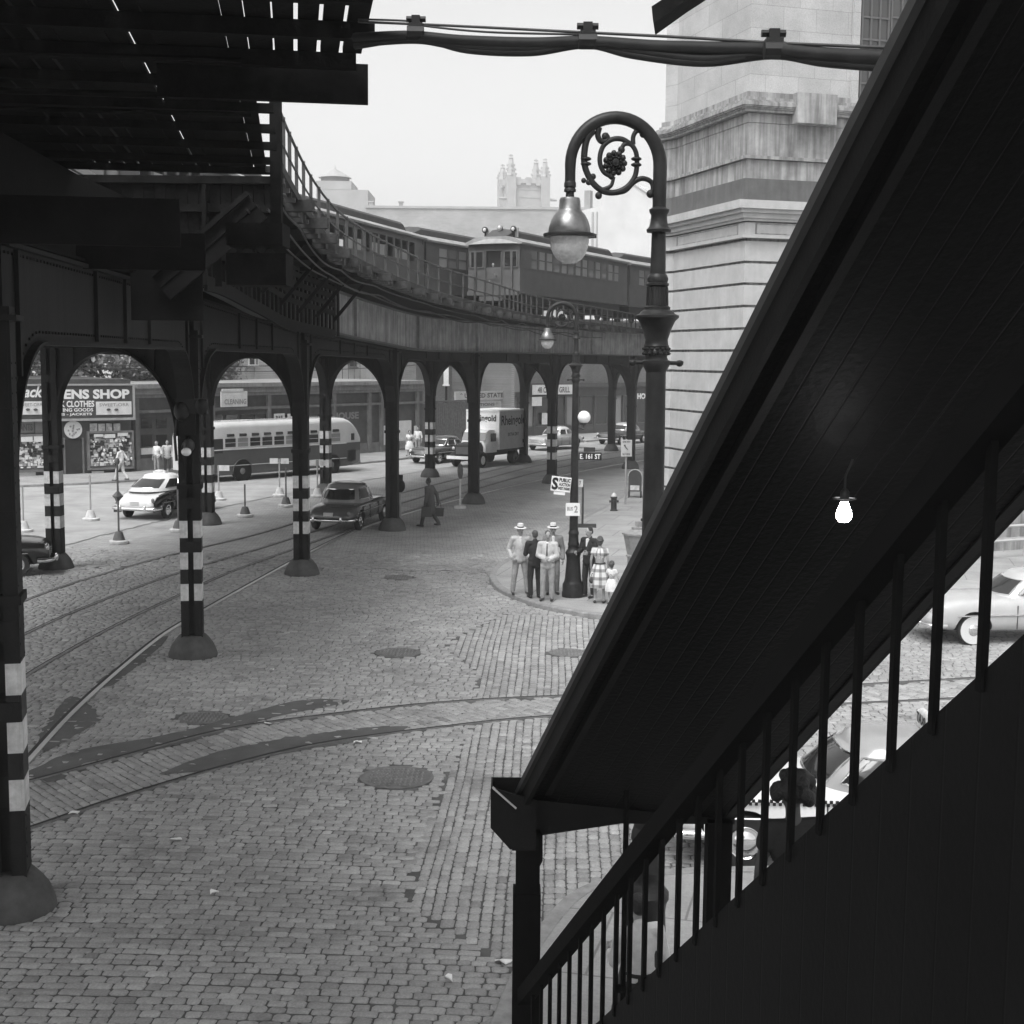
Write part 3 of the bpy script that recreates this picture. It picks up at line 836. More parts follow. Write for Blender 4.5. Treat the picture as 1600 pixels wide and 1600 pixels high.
# --- walkway railing -------------------------------------------------------
t = thing('walkway_railing', 'thin iron pipe railing along the outer edge of the elevated tracks', 'railing', (NROW[3].x+2, NROW[3].y, 8))
RM = mat('railing_iron', 0.045, 0.55, var=0.3)
for h, r in ((0.84, 0.028), (0.42, 0.02), (0.04, 0.02)):
    mb = MB(); mb.tube([Ep(0.05*k) - nrm(Np,0.05*k)*0.1 + V((0,0,ZT(0.05*k)+0.34+h)) for k in range(6,158)], r, 6)
    mb.build('rail', RM, t, smooth=60, world=True)
post = None
for k in range(66):
    u = 0.3 + k*0.118
    if u > 7.8: break
    p = Ep(u) - nrm(Np,u)*0.1; d = nrm(Np,u)
    if post is None:
        mb = MB(); mb.box(-0.03,0.03,-0.025,0.025,-0.25,0.9); mb.box(-0.09,0.09,-0.06,0.06,-0.27,-0.2)
        post = mb.build('post', RM, t)
        o = post
    else: o = share(post, 'post', t)
    o.location = (p.x-t.location.x, p.y-t.location.y, ZT(u)+0.32-t.location.z); o.rotation_euler = (0,0,math.atan2(d.y,d.x))

# ================================================================== STATION OVERHEAD (top left)
SA = R(9.0)
sd = V((-math.sin(SA), math.cos(SA), 0)); sn = V((math.cos(SA), math.sin(SA), 0))       # along, right
SP = V((-1.32, 12.2, 0))                      # right-hand end of the end beam
ZS = 8.55
t = thing('station_platform', 'dark wooden station platform overhead with daylight showing between its boards', 'platform', (SP.x, SP.y, ZS))
def S3(a, r, z): q = SP + sd*a + sn*r; return V((q.x, q.y, z))
mb = MB(); r = -0.02; k = 0; rnd_ = random.Random(21)
while r > -13.5:
    brk = random.uniform(-9, -3)
    for (a0, a1) in ((-10.5, brk), (brk+0.01, 7.5 if r < -0.8 else 0.0)):
        mb.bar(S3(a0, r-0.075, ZS+0.27+random.uniform(0,.004)), S3(a1, r-0.075, ZS+0.27+random.uniform(0,.004)), 0.196 if rnd_.random() < .35 else 0.162+random.uniform(-.006,.006), 0.05)
    r -= 0.192; k += 1
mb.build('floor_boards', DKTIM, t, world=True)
mb = MB(); a = 0.0; k = 0
while a > -10.6:
    mb.bar(S3(a, (0.06 if k % 2 else -0.05)+random.uniform(-.05,.05), ZS+0.175), S3(a, -13.5, ZS+0.175), 0.10, 0.13); a -= 1.12; k += 1
mb.bar(S3(0.16,0.05,ZS+0.02), S3(0.16,-1.75,ZS+0.02), 0.06, 0.34)
for q in (1.2, 2.5, 3.8, 5.1, 6.4, 7.4): mb.bar(S3(q,-0.78+random.uniform(-.05,.05),ZS+0.19), S3(q,-13.5,ZS+0.19), 0.1, 0.09)
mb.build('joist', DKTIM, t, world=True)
mb = MB()
for r in (-4.4, -8.2, -12.2):
    mb.bar(S3(-10.5,r,ZS-0.35), S3(12.0,r,ZS-0.35), 0.05, 0.62); mb.bar(S3(-10.5,r,ZS-0.67), S3(12,r,ZS-0.67), 0.28, 0.04); mb.bar(S3(-10.5,r,ZS-0.045), S3(12,r,ZS-0.045), 0.28, 0.03)
for q in (3.0, 7.2, 11.5):
    mb.bar(S3(q,-1.8,ZS-0.95), S3(q,-13.2,ZS-0.95), 0.06, 0.5)
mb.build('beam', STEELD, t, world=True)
# conduits and small dark fittings under the boards
mb = MB()
for a, rr in ((-0.9,0.022),(0.7,0.03),(1.6,0.025)): mb.tube([S3(a,-1.0,ZS-0.03), S3(a,-3.2,ZS-0.05), S3(a,-6,ZS-0.02), S3(a,-10,ZS-0.04)], rr, 6)
mb.build('conduit', DKTIM, t, world=True)
# station house hung below the tracks on the left
t = thing('station_house', 'dim panelled station house hanging below the platform at upper left', 'station house', (-9, 24, 6.9))
hx0, hy0 = -10.6, 22.0
hs = lambda a, o, z: V((-6.75 - 0.09*a - 3.9*(0) , 20.0 + a, z)) + V((o, 0, 0))
mb = MB(); P = [V((-7.0,19.5,6.75)), V((-8.0,26.0,6.75)), V((-13.5,26.0,6.75)), V((-13.0,19.5,6.75))]
mb.prism(P, (0,0,1.65)); mb.build('wall', mat('station_house_boards', 0.035, 0.85, spec=0.15, var=0.4, vscale=3), t, world=True)
fr = MB(); gl = MB()
A = P[3]; B = P[0]
dd = (B-A).normalized()
for k in range(6):
    s0 = 0.35 + k*0.98; a = A + dd*s0; b = A + dd*(s0+0.62)
    gm = MB(); gm.prism([a+V((0,-.02,.55)), b+V((0,-.02,.55)), b+V((0,-.02,1.45)), a+V((0,-.02,1.45))], (0,-0.02,0))
    gm.build('window', GLASSL if k in (1,2,3) else GLASS, t, world=True)
    for x in (a, b): fr.bar(x+V((0,-.05,.5)), x+V((0,-.05,1.5)), 0.08, 0.06)
    fr.bar(a+V((0,-.05,.5)), b+V((0,-.05,.5)), 0.06, 0.08); fr.bar(a+V((0,-.05,1.0)), b+V((0,-.05,1.0)), 0.04, 0.05)
fr.bar(A+V((0,-.1,.02)), B+V((0,-.1,.02)), 0.3, 0.12)
A2 = P[0]; B2 = P[1]; d2 = (B2-A2).normalized()
for k in range(5):
    a = A2 + d2*(0.4+k*1.25); b = a + d2*0.8
    gm = MB(); gm.prism([a+V((.02,0,.55)), b+V((.02,0,.55)), b+V((.02,0,1.45)), a+V((.02,0,1.45))], (0.02,0,0))
    gm.build('window', GLASSL if k in (0,2) else GLASS, t, world=True)
    for x in (a, b): fr.bar(x+V((.05,0,.5)), x+V((.05,0,1.5)), 0.06, 0.08)
fr.build('window_frame', TIMBER, t, world=True)
# added dark board screen, blocks sky and train beyond the station
t = thing('added_dark_screen', 'added black board screen blocking sky and train behind the diagonal brace', 'screen', (-9, 22.6, 7.0))
mb = MB(); s = -16.5
while s < -3.95:
    mb.box(s, s+0.17, 22.6+random.uniform(0,.01), 22.66, 7.95, 9.05); s += 0.178
mb.build('boards', DKTIM, t, world=True)
mb = MB()
for z in (8.0, 8.5, 8.95): mb.box(-16.5,-3.9,22.48,22.597,z,z+0.12)
mb.build('screen_rail', DKTIM, t, world=True)
# diagonal strut
p0 = AD(250,448,21.0); p1 = AD(400,320,21.0)
t = thing('diagonal_strut', 'heavy dark diagonal steel brace below the platform corner', 'brace', (p0.x,p0.y,p0.z))
mb = MB(); mb.bar(p0, p1, 0.5, 0.07, up=(0,1,0)); mb.bar(p0+V((0,.12,0)), p1+V((0,.12,0)), 0.06, 0.36, up=(0,1,0)); mb.bar(p0+V((-.1,-.08,.16)), p1+V((-.1,-.08,.16)), 0.06, 0.1, up=(0,1,0)); mb.build('strut', STEELD, t, world=True)
mb = MB(); mb.prism([p0+V((-.5,.2,-.5)), p0+V((.6,.2,-.5)), p0+V((.6,.2,.2)), p0+V((0,.2,.5)), p0+V((-.5,.2,.2))], (0,.03,0)); mb.build('gusset', STEELD, t, world=True)
# lattice screen between the station and the plate girder
t = thing('lattice_girder', 'dark latticed iron girder with rows of square openings left of the pale girder', 'girder', (NROW[1].x+1, NROW[1].y+5, 6.9))
lp = lambda u, z: gpnt(u, 0.55) + V((0,0,z))
mb = MB(); us3 = [0.55+0.022*k for k in range(63)]
for k, u in enumerate(us3):
    if k % 2 == 0: mb.bar(lp(u, ZB(u)-0.2), lp(u, ZT(u)+0.1), 0.13 if k % 4 else 0.2, 0.06, up=nrm(Np,u))
for fr_ in (-0.15, 0.32, 0.50, 0.68, 0.86, 1.05):
    pts = [lp(u, lerp(ZB(u), ZT(u), fr_)) for u in us3[::3]]
    for a, b in zip(pts, pts[1:]): mb.bar(a, b, 0.06, 0.13 if 0 < fr_ < 1 else 0.24)
mb.build('lattice', STEELD, t, world=True)
mb = MB()
for k in range(7):
    u = 0.7+k*0.19; n = nrm(Np,u); mb = MB()
    mb.bar(lp(u, ZT(u)-0.02)+n*0.1, lp(u, ZT(u)+0.0)+n*1.1, 0.09, 0.12); mb.bar(lp(u, ZB(u)+0.15)+n*0.05, lp(u, ZT(u)-0.05)+n*0.9, 0.06, 0.08); mb.build('bracket', STEELD, t, world=True)
# heavy corner post where the railing meets the platform
p = AD(432,300,18.0)
t = thing('railing_end_post', 'stout dark end post where the curved railing meets the platform', 'post', (p.x,p.y,7.6))
mb = MB(); mb.box(-0.07,0.07,-0.07,0.07,0.3,2.1); mb.box(-.6,.12,-.3,.3,0.0,0.28); mb.box(-.6,.16,-.3,.3,-.5,-.1); mb.build('post', DKTIM, t)
# overhead beam stub at the top right
p = AD(1036,12,11.0)
t = thing('overhead_beam', 'stub of a dark boxed beam hanging in at the top above the cables', 'beam', (p.x, p.y, p.z))
mb = MB(); q = [AD(1018,10,11.0), AD(1022,36,11.0), AD(1072,0,11.0), AD(1180,-70,11.0), AD(1140,-70,11.0)]
mb.prism(q, (0.05,0.4,0)); mb.build('beam', DKTIM, t, world=True)

# ================================================================== OVERHEAD CABLE BUNDLE
t = thing('cable_bundle', 'thick black overhead cables tied in a bundle across the sky', 'cable', tuple(AD(800,70,9.0)))
def cpx(pts, d0=10.5, d1=7.6):
    return cr([AD(x, y, lerp(d0, d1, (x-575)/800.0)) for x, y in pts], 8)
mb = MB(); mb.tube(cpx([(560,34),(700,40),(920,51),(1060,58),(1208,67),(1300,71),(1420,76)]), 0.010, 6); mb.build('messenger_wire', IRON, t, world=True)
mb = MB(); mb.tube(cpx([(560,30),(640,33),(660,40),(760,50),(905,54)]), 0.008, 6); mb.build('messenger_wire', IRON, t, world=True)
mb = MB(); mb.tube(cpx([(555,60),(640,57),(720,64),(830,68),(917,66),(1020,73),(1120,76),(1208,78),(1290,86),(1420,92)]), 0.042, 8); mb.build('cable', BLACKP, t, smooth=60, world=True)
mb = MB(); mb.tube(cpx([(555,72),(650,60),(730,78),(830,82),(917,70),(990,86),(1100,98),(1208,86),(1290,98),(1420,108)]), 0.026, 8); mb.build('cable', BLACKP, t, smooth=60, world=True)
mb = MB(); mb.tube(cpx([(555,68),(650,62),(720,72),(830,76),(917,68),(1000,80),(1100,92),(1208,84),(1290,92),(1420,100)]), 0.03, 8); mb.build('cable', BLACKP, t, smooth=60, world=True)
for (x, y) in ((650,49),(918,62),(1208,76)):
    p = AD(x, y, lerp(10.5,7.6,(x-575)/800.0))
    mb = MB(); mb.cbox(p, 0.1, 0.12, 0.1); mb.cbox(p+V((0,0,.07)), 0.06, 0.09, 0.07); mb.cyl(p+V((-.07,0,.085)), p+V((.07,0,.085)), 0.022, None, 6); mb.cyl(p+V((-.06,-.05,-.02)), p+V((.06,-.05,-.02)), 0.05, None, 8)
    mb.build('clamp', BLACKP, t, world=True)
# ================================================================== COVERED STAIRWAY
SDV = ray(370, 2110).normalized()                    # descending direction
hd = V((SDV.x, SDV.y, 0)).normalized(); rn = V((hd.y, -hd.x, 0))
def along(p, D): return p + SDV*((D - p.y)/SDV.y)
D0 = 10.5; DN = 1.9
H0 = AD(815,1552,D0); L0 = AD(815,1705,D0)
EL = AD(819,1216,D0); ER = AD(1146,1289,D0)
CL = AD(842,1262,D0)                                  # inner ceiling line at the left eave
base_l = AD(825,1400,D0)
t = thing('covered_stairway', 'black covered stairway with slanting wooden canopy filling the right of the picture', 'stairway', (base_l.x, base_l.y, 0.13))
ceil = brick_mat('canopy_ceiling_boards', 0.0035, 0.0028, 0.002, 40.0, 0.11, 0.006, rot=-math.atan2(hd.y, hd.x), distort=0.0, bump=0.5, stain=0.5, stain_scale=0.6, speck=0.3, rough=0.55)
for q in ('Specular IOR Level',): ceil.node_tree.nodes['Principled BSDF'].inputs[q].default_value = 0.12
# canopy roof
cc = EL.lerp(ER, 0.5)
mb = MB()
lo = [EL+V((0,0,-0.16)), ER+V((0,0,0.02))]
def slab(mb, a0, b0, th, Dn, Df):
    p = [along(a0,Df), along(b0,Df), along(b0,Dn), along(a0,Dn)]
    mb.prism(p, (0,0,th))
slab(mb, EL+V((0.03,0,-0.17)), ER+V((0,0,0.04)), 0.05, DN, D0); mb.build('canopy_ceiling', ceil, t, world=True)
mb = MB(); slab(mb, EL+V((-0.05,0,-0.115)), ER+V((-0.03,0,0.11)), 0.06, DN, D0+0.1); mb.build('canopy_roof', mat('roof_tin', 0.03, 0.6, var=0.3), t, world=True)
# fascia boards
fas = mat('canopy_fascia_paint', 0.006, 0.65, spec=0.15, var=0.5, vscale=4, bump=0.1)
mb = MB()
a = EL+V((-0.02,0,-0.27)); p0 = along(a, D0+0.12); p1 = along(a, DN)
mb.prism([p0, p1, p1+V((0,0,0.26)), p0+V((0,0,0.26))], rn*0.035)
mb.build('fascia', fas, t, world=True)
mb = MB()                                             # inner moulding parallel to the eave
a = EL+V((0.14,0,-0.205)); mb.bar(along(a, D0-0.2), along(a, DN), 0.05, 0.05)
a = ER+V((-0.06,0,0.125)); mb.bar(along(a, D0), along(a, DN), 0.07, 0.14)
mb.build('eave_moulding', fas, t, world=True)
mb = MB()                                             # end beam across the foot of the canopy
e0 = AD(836,1296,D0); e1 = AD(1140,1280,D0)
mb.prism([AD(x,y,D0) for x,y in ((836,1308),(848,1305),(970,1287),(1148,1288),(1148,1262),(836,1232))], (0,.10,0))
mb.prism([AD(1052,1283,D0), AD(1052,1309,D0), AD(1060,1290,D0), AD(1060,1283,D0)], (0,.08,0))
for (x, s) in ((1100,-1), (842,1)):
    mb.prism([AD(x,1286,D0), AD(x+s*9,1286,D0), AD(x,1300,D0)] if x > 900 else [AD(842,1300,D0), AD(848,1300,D0), AD(848,1345,D0), AD(834,1372,D0), AD(830,1372,D0)], (0,.1,0))
mb.build('end_beam', fas, t, world=True)
# posts
PM = mat('stair_post_paint', 0.004, 0.7, spec=0.06, var=0.5, vscale=5)
pl = AD(825,1400,D0); pr = AD(1120,1400,D0)
mb = MB(); mb.box(pl.x-0.1, pl.x+0.09, D0-0.09, D0+0.1, 0.13, AD(825,1296,D0).z); mb.box(pl.x-0.12, pl.x+0.1, D0-0.1, D0+0.12, 0.13, AD(825,1390,D0).z); mb.build('post', PM, t, world=True)
mb = MB(); mb.box(pr.x-0.095, pr.x+0.095, D0-0.1, D0+0.1, 0.13, AD(1120,1280,D0).z); mb.build('post', PM, t, world=True)
# gutter head: open tapered box at the low end of the eave
zt, zb = AD(800,1224,D0).z, AD(800,1318,D0).z
gx0, gx1 = AD(770,1225,D0).x, AD(838,1225,D0).x
y0, y1 = D0-0.12, D0+0.16
mb = MB()
th = 0.014; zs = AD(770,1284,D0).z; xb = AD(800,1318,D0).x
mb.prism([(gx0,y0,zt),(gx0,y0,zs),(xb,y0,zb),(gx1,y0,zb),(gx1,y0,zt-0.10)], (0,th,0))
mb.prism([(gx0,y1,zt),(gx0,y1,zs),(xb,y1,zb),(gx1,y1,zb),(gx1,y1,zt)], (0,-th,0))
mb.prism([(gx0,y0,zt),(gx0,y0,zs),(gx0,y1,zs),(gx0,y1,zt)], (-th,0,0))
mb.prism([(gx0,y0,zs),(xb,y0,zb),(xb,y1,zb),(gx0,y1,zs)], (-th,0,-th*.5))
mb.prism([(xb,y0,zb),(gx1,y0,zb),(gx1,y1,zb),(xb,y1,zb)], (0,0,-th))
mb.build('gutter_head', fas, t, world=True)
mb = MB(); mb.bar((gx0,y0-0.002,zt+0.006), (xb+0.03,y0-0.002,zt-0.16), 0.012, 0.03, up=(0,1,0)); mb.build('gutter_brace', mat('bright_zinc', 0.5, 0.4, metal=0.6), t, world=True)
# handrail, stringer, side panel
mb = MB(); a = H0+V((0,0,-0.055)); mb.bar(along(a, D0), along(a, DN), 0.11, 0.11)
mb.build('handrail', PM, t, world=True)
for s, nm in ((0.0, 0), (1.55, 1)):
    mb = MB(); a = L0+rn*s; p0 = along(a, D0+0.05); p1 = along(a, DN)
    zc = 0.14
    q0 = along(a, 9.0)
    dep = 1.30
    mb.prism([p0, p1, p1+V((0,0,-dep)), q0+V((0,0,-min(dep, q0.z-0.13))), p0+V((0,0,-(p0.z-0.13)))], rn*0.06)
    mb.build('side_panel', brick_mat('side_boards', 0.003, 0.0022, 0.0015, 0.16, 30.0, 0.006, plane='WALL', distort=0.0, bump=0.15, stain=0.5, speck=0.3, stain_scale=1.0, rough=0.5), t, world=True)
    MATS['side_boards'].node_tree.nodes['Principled BSDF'].inputs['Specular IOR Level'].default_value = 0.1
    if nm == 1:
        mb = MB(); a = H0+rn*s+V((0,0,-0.055)); mb.bar(along(a, D0), along(a, DN), 0.11, 0.11); mb.build('handrail', PM, t, world=True)
# treads and risers
mb = MB(); rise = 0.2509*0.759
k = 0
mid = L0 + rn*0.8
while True:
    Dk = D0 - k*0.2509*abs(hd.y)
    if Dk < DN: break
    z = along(L0, Dk).z - 0.16
    p = along(mid, Dk); a = math.atan2(hd.y, hd.x)
    if z > 0.15: mb.cbox((p.x,p.y,z), 0.29, 1.48, 0.045, a)
    k += 1
mb.build('tread', DKTIM, t, world=True)
# balusters, one to a tread
bal = None; k = 0
BW = 0.055
hgt = (along(H0,8.0).z - along(L0,8.0).z)
while True:
    Dk = 10.14 - k*0.2718
    if Dk < 2.4: break
    p = along(L0, Dk); q = p + rn*0.0
    if bal is None:
        mb = MB(); mb.box(-0.0155,0.0155,-0.012,0.012,-0.06,hgt-0.06); bal = mb.build('baluster', PM, t); o = bal
    else: o = share(bal, 'baluster', t)
    o.location = (p.x-t.location.x, p.y-t.location.y, p.z-t.location.z); o.rotation_euler = (0,0,math.atan2(hd.y,hd.x)); k += 1
# thin pipe standing beside the stair
p = AD(978,1300,D0-0.3)
tt = thing('drain_pipe', 'thin dark upright pipe rising past the stair handrail to the canopy', 'pipe', (p.x, p.y, 0.13))
mb = MB(); mb.cyl((0,0,0), (0,0,AD(978,1046,D0-0.3).z-0.13), 0.022, None, 8); mb.cbox((0,0,1.2),0.09,0.05,0.05); mb.build('pipe', PM, tt)
# light bulb under the canopy
u_b = 6.4
bp = AD(1319,797,u_b)
tt = thing('hanging_bulb_lamp', 'bare lit light bulb hanging from the stairway canopy ceiling', 'lamp', tuple(bp))
mb = MB(); mb.lathe([(1e-5,-0.058),(0.022,-0.054),(0.034,-0.04),(0.037,-0.022),(0.032,0.0),(0.02,0.03),(0.015,0.042)], 16); mb.build('bulb', mat('lit_bulb', 0.8, 0.3, emit=30.0), tt, smooth=80)
mb = MB(); mb.lathe([(0.02,0.04),(0.022,0.05),(0.022,0.085),(0.012,0.1),(1e-5,0.1)], 12); mb.tube([(0,0,0.1),(0.0,0.0,0.16),(0.03,-.01,0.24)], 0.006, 6)
mb.build('socket', BLACKP, tt, smooth=50)
mb = MB(); mb.tube([(0.052*math.cos(2*PI*k/16),0.052*math.sin(2*PI*k/16),0.055) for k in range(16)], 0.004, 5, closed=True)
for k in range(0): a = k*PI/2; mb.tube([(0.052*math.cos(a),0.052*math.sin(a),0.055),(0.05*math.cos(a),0.05*math.sin(a),-0.03),(0.02*math.cos(a),0.02*math.sin(a),-0.07)], 0.0025, 4)
mb.build('wire_guard', IRON, tt)


# ================================================================== STREET LAMPS
LM = mat('lamp_post_iron', 0.018, 0.42, spec=0.25, var=0.5, vscale=7, bump=0.12, bscale=30)
def spiral(c, r0, r1, a0, a1, n): return [(c[0]+lerp(r0,r1,k/n)*math.cos(lerp(a0,a1,k/n)), c[1]+lerp(r0,r1,k/n)*math.sin(lerp(a0,a1,k/n))) for k in range(n+1)]
def zmap(mb, tab):
    for v in mb.v: v.z = interp(v.z, tab) if v.z > tab[0][0] else v.z
CAPZ = [(4.0,4.0),(4.92,5.58),(5.0,5.66),(5.33,5.84),(5.6,6.02),(6.0,6.30),(6.07,6.37),(6.5,6.68),(6.56,6.70),(6.82,6.88),(6.86,6.9)]
HEADZ = [(5.9,6.26),(6.0,6.33),(6.44,6.68),(6.775,6.97),(6.97,7.09)]
def lamp(loc, rz, label):
    """bishop's-crook lamp, crook in the local XZ plane bending towards -X"""
    t = thing('street_lamp', label, 'street lamp', loc, rz, 'crook-topped iron street lamps')
    Rk = 0.375; H = 7.22                                        # crook centre height
    mb = MB()
    mb.lathe([(0.29,0.0),(0.29,0.12),(0.275,0.16),(0.275,0.34),(0.25,0.38),(0.23,0.42),(0.215,0.5),(0.19,0.8),(0.18,1.02),(0.19,1.1),(0.21,1.14),(0.21,1.18),(0.18,1.22),(0.15,1.26),(0.14,1.34),(0.15,1.36),(0.15,1.40),(0.135,1.44),(0.125,1.62),(0.14,1.66),(0.135,1.70),(0.115,1.76)], 16)
    mb.build('base', LM, t, smooth=35)
    mb = MB(); mb.lathe([(0.115,1.76),(0.11,2.4),(0.095,4.0),(0.085,4.92)], 16); zmap(mb, CAPZ); mb.build('shaft', LM, t, smooth=60)
    mb = MB()                                                     # ladder bar and capital
    mb.cyl((-0.19,0,5.0),(0.19,0,5.0),0.022,None,8); mb.ell((-0.2,0,5.0),0.036,8,6); mb.ell((0.2,0,5.0),0.036,8,6)
    mb.lathe([(0.085,4.92),(0.105,4.96),(0.12,4.985),(0.12,5.02),(0.1,5.04),(0.092,5.08),(0.1,5.12),(0.11,5.16),(0.1,5.2),(0.108,5.24),(0.1,5.27),(0.095,5.33),(0.12,5.45),(0.155,5.56),(0.185,5.60),(0.185,5.625),(0.15,5.645),(0.14,5.67),(0.11,5.69),(0.11,5.72),(0.088,5.74),(0.08,5.95),(0.095,5.97),(0.095,5.99),(0.082,6.0),(0.09,6.03),(0.082,6.05),(0.07,6.07)], 20)
    for k in range(14):
        a = 2*PI*k/14
        for z in (5.13, 5.2): mb.ell((0.103*math.cos(a+z*9),0.103*math.sin(a+z*9),z), (0.02,0.02,0.026), 6, 5)
    for k in range(12):
        a = 2*PI*k/12; mb.cyl((0.083*math.cos(a),0.083*math.sin(a),5.74),(0.078*math.cos(a),0.078*math.sin(a),5.95),0.014,None,5)
    zmap(mb, CAPZ); mb.build('capital', LM, t, smooth=40)
    mb = MB(); mb.lathe([(0.066,6.07),(0.06,6.5),(0.058,6.55),(0.1,6.56),(0.105,6.59),(0.085,6.62),(0.075,6.66),(0.07,6.7),(0.068,6.76),(0.082,6.79),(0.085,6.82),(0.07,6.84),(0.056,6.86)], 16)
    zmap(mb, CAPZ); mb.build('upper_shaft', LM, t, smooth=40)
    mb = MB(); pts = [(0,0,6.85),(0,0,7.0),(0,0,7.12)]
    for k in range(25):
        a = PI*k/24; pts.append((-Rk + Rk*math.cos(a), 0, H + Rk*math.sin(a)))
    pts += [(-2*Rk,0,7.17),(-2*Rk,0,7.12),(-2*Rk,0,7.08)]
    mb.tube(pts, [0.058]*3 + [lerp(0.058,0.046,k/24) for k in range(25)] + [0.044]*3, 12)
    mb.build('crook', LM, t, smooth=60)
    # scrollwork
    mb = MB(); cx, cz = -Rk, H-0.03
    def sp(pts2, r0, r1, nn=7):
        n = len(pts2); mb.tube([(x,0,z) for x, z in pts2], [lerp(r0,r1,k/(n-1)) for k in range(n)], nn)
    def X(px, py): return ((px-745)*0.0014, H + (379-py)*0.00145)      # from the measured drawing of the scroll
    def cv(l): 
        q = cr([V((X(a,b)[0], X(a,b)[1], 0)) for a, b in l], 6); return [(v.x, v.y) for v in q]
    sp(cv([(345,190),(305,240),(290,330),(300,400),(340,470),(400,515),(470,525),(540,500),(590,445),(605,380),(600,310),(570,265),(530,262),(510,290)]), 0.030, 0.018)
    sp(cv([(470,440),(455,485),(420,505),(385,515)]), 0.014, 0.022)
    sp(cv([(455,440),(405,410),(383,350),(400,280),(450,240),(510,235),(560,258)]), 0.020, 0.022)
    sp(cv([(480,525),(540,510),(590,465),(640,445),(690,460),(705,495),(690,530),(672,520)]), 0.024, 0.018)
    sp(cv([(378,175),(370,215),(385,245),(412,250),(430,230),(415,208)]), 0.026, 0.02)
    sp(cv([(655,205),(625,185),(595,195),(580,225),(582,262)]), 0.02, 0.02)
    for (a, b, s) in ((415,222,.032),(640,205,.032),(380,542,.03),(690,528,.034),(512,292,.03),(455,438,.026),(345,440,.026),(290,462,.022),(320,470,.026)):
        x, z = X(a,b); mb.ell((x,0,z), (s,s*.8,s), 8, 6)
    for (a, b) in ((302,345),(302,372),(602,340),(602,372)):
        x, z = X(a,b); mb.ell((x,0,z), (0.046,0.042,0.018), 10, 6)
    mb.build('scrollwork', LM, t, smooth=60)
    mb = MB(); x, z = X(475,365)
    mb.lathe([(1e-5,-0.06),(0.03,-0.055),(0.035,-0.02),(0.085,-0.012),(0.085,0.012),(0.035,0.02),(0.03,0.055),(1e-5,0.06)], 14, (x,0,z), Matrix.Rotation(PI/2,3,'X'))
    for k in range(11):
        a = 2*PI*k/11; mb.ell((x+0.078*math.cos(a),0,z+0.078*math.sin(a)), (0.026,0.04,0.026), 7, 5)
        mb.ell((x+0.045*math.cos(a+.3),-0.02,z+0.045*math.sin(a+.3)), (0.014,0.03,0.014), 6, 4)
    mb.build('rosette', LM, t, smooth=60)
    L = -2*Rk
    mb = MB(); mb.lathe([(0.045,6.97),(0.05,6.95),(0.05,6.9),(0.042,6.89),(0.05,6.87),(0.05,6.84),(0.034,6.83),(0.036,6.77)], 14, (L,0,0)); zmap(mb, HEADZ); mb.build('socket', LM, t, smooth=40)
    hood = mat('lamp_hood_metal', 0.22, 0.34, metal=0.75, var=0.4, vscale=6)
    mb = MB(); mb.lathe([(0.04,6.775),(0.08,6.765),(0.088,6.74),(0.092,6.66),(0.1,6.645),(0.13,6.61),(0.155,6.56),(0.172,6.5),(0.178,6.45),(0.172,6.43)], 24, (L,0,0)); zmap(mb, HEADZ); mb.build('hood', hood, t, smooth=50)
    mb = MB(); mb.lathe([(0.16,6.44),(0.215,6.44),(0.22,6.425),(0.215,6.405),(0.16,6.405)], 24, (L,0,0)); mb.cbox((L+0.2,0,6.42),0.05,0.03,0.04); zmap(mb, HEADZ); mb.build('hood_ring', LM, t, smooth=50)
    mb = MB(); mb.lathe([(0.163,6.41),(0.164,6.36),(0.155,6.30),(0.135,6.235),(0.1,6.18),(0.055,6.148),(1e-5,6.14)], 24, (L,0,0))
    zmap(mb, HEADZ); mb.build('globe', mat('frosted_globe', 0.5, 0.25, var=0.2, vscale=30, bump=0.3, bscale=60), t, smooth=80)
    return t
def put_lamp(px_top, py_top, D, rz, label, H=7.65, scale=1.0):
    p = AD(px_top, py_top, D); return lamp((p.x, p.y, p.z - H*scale), rz, label)
# crook top centre of the near lamp at (963,178); post axis at px 1032
NL = AD(1029, 320, 12.0)
near_lamp = lamp((NL.x-0.02, NL.y, 0.13), R(4), 'large dark crook-topped street lamp nearest the camera, in front of the stone building')
near_lamp.scale = (1.03, 1.03, 1.068); near_lamp.location.x = AD(1030,330,12.0).x
fl_base = G(895, 932, 0.13)
fx = fl_base
far_lamp = dup(near_lamp, (fx.x, fx.y, 0.13), R(4), 'smaller crook-topped street lamp on the pavement corner with street signs')
far_lamp.scale = (0.98, 0.98, 0.98)
# ================================================================== BUILDINGS
brk  = brick_mat('red_brick_wall', 0.17, 0.12, 0.22, 0.24, 0.08, 0.012, plane='WALL', distort=0.0, bump=0.3, stain=0.4, speck=0.2)
brkd = brick_mat('dark_brick_wall', 0.10, 0.07, 0.13, 0.24, 0.08, 0.012, plane='WALL', distort=0.0, bump=0.3, stain=0.4, speck=0.2)
brkp = brick_mat('pale_brick_wall', 0.40, 0.33, 0.3, 0.24, 0.08, 0.012, plane='WALL', distort=0.0, bump=0.3, stain=0.3, speck=0.15)
side = brick_mat('clapboard_wall', 0.5, 0.44, 0.25, 30.0, 0.16, 0.012, plane='WALL', distort=0.0, bump=0.4, stain=0.2, speck=0.1)
stucco = mat('pale_stucco', 0.48, 0.8, var=0.15, vscale=0.6, streak=0.15)
dkwood = mat('dark_storefront_paint', 0.055, 0.55, var=0.4, vscale=2)
midwood = mat('grey_storefront_paint', 0.14, 0.6, var=0.35, vscale=2)
tar = mat('tar_roof', 0.06, 0.9, var=0.3)
interior = mat('dark_interior', 0.012, 0.8)

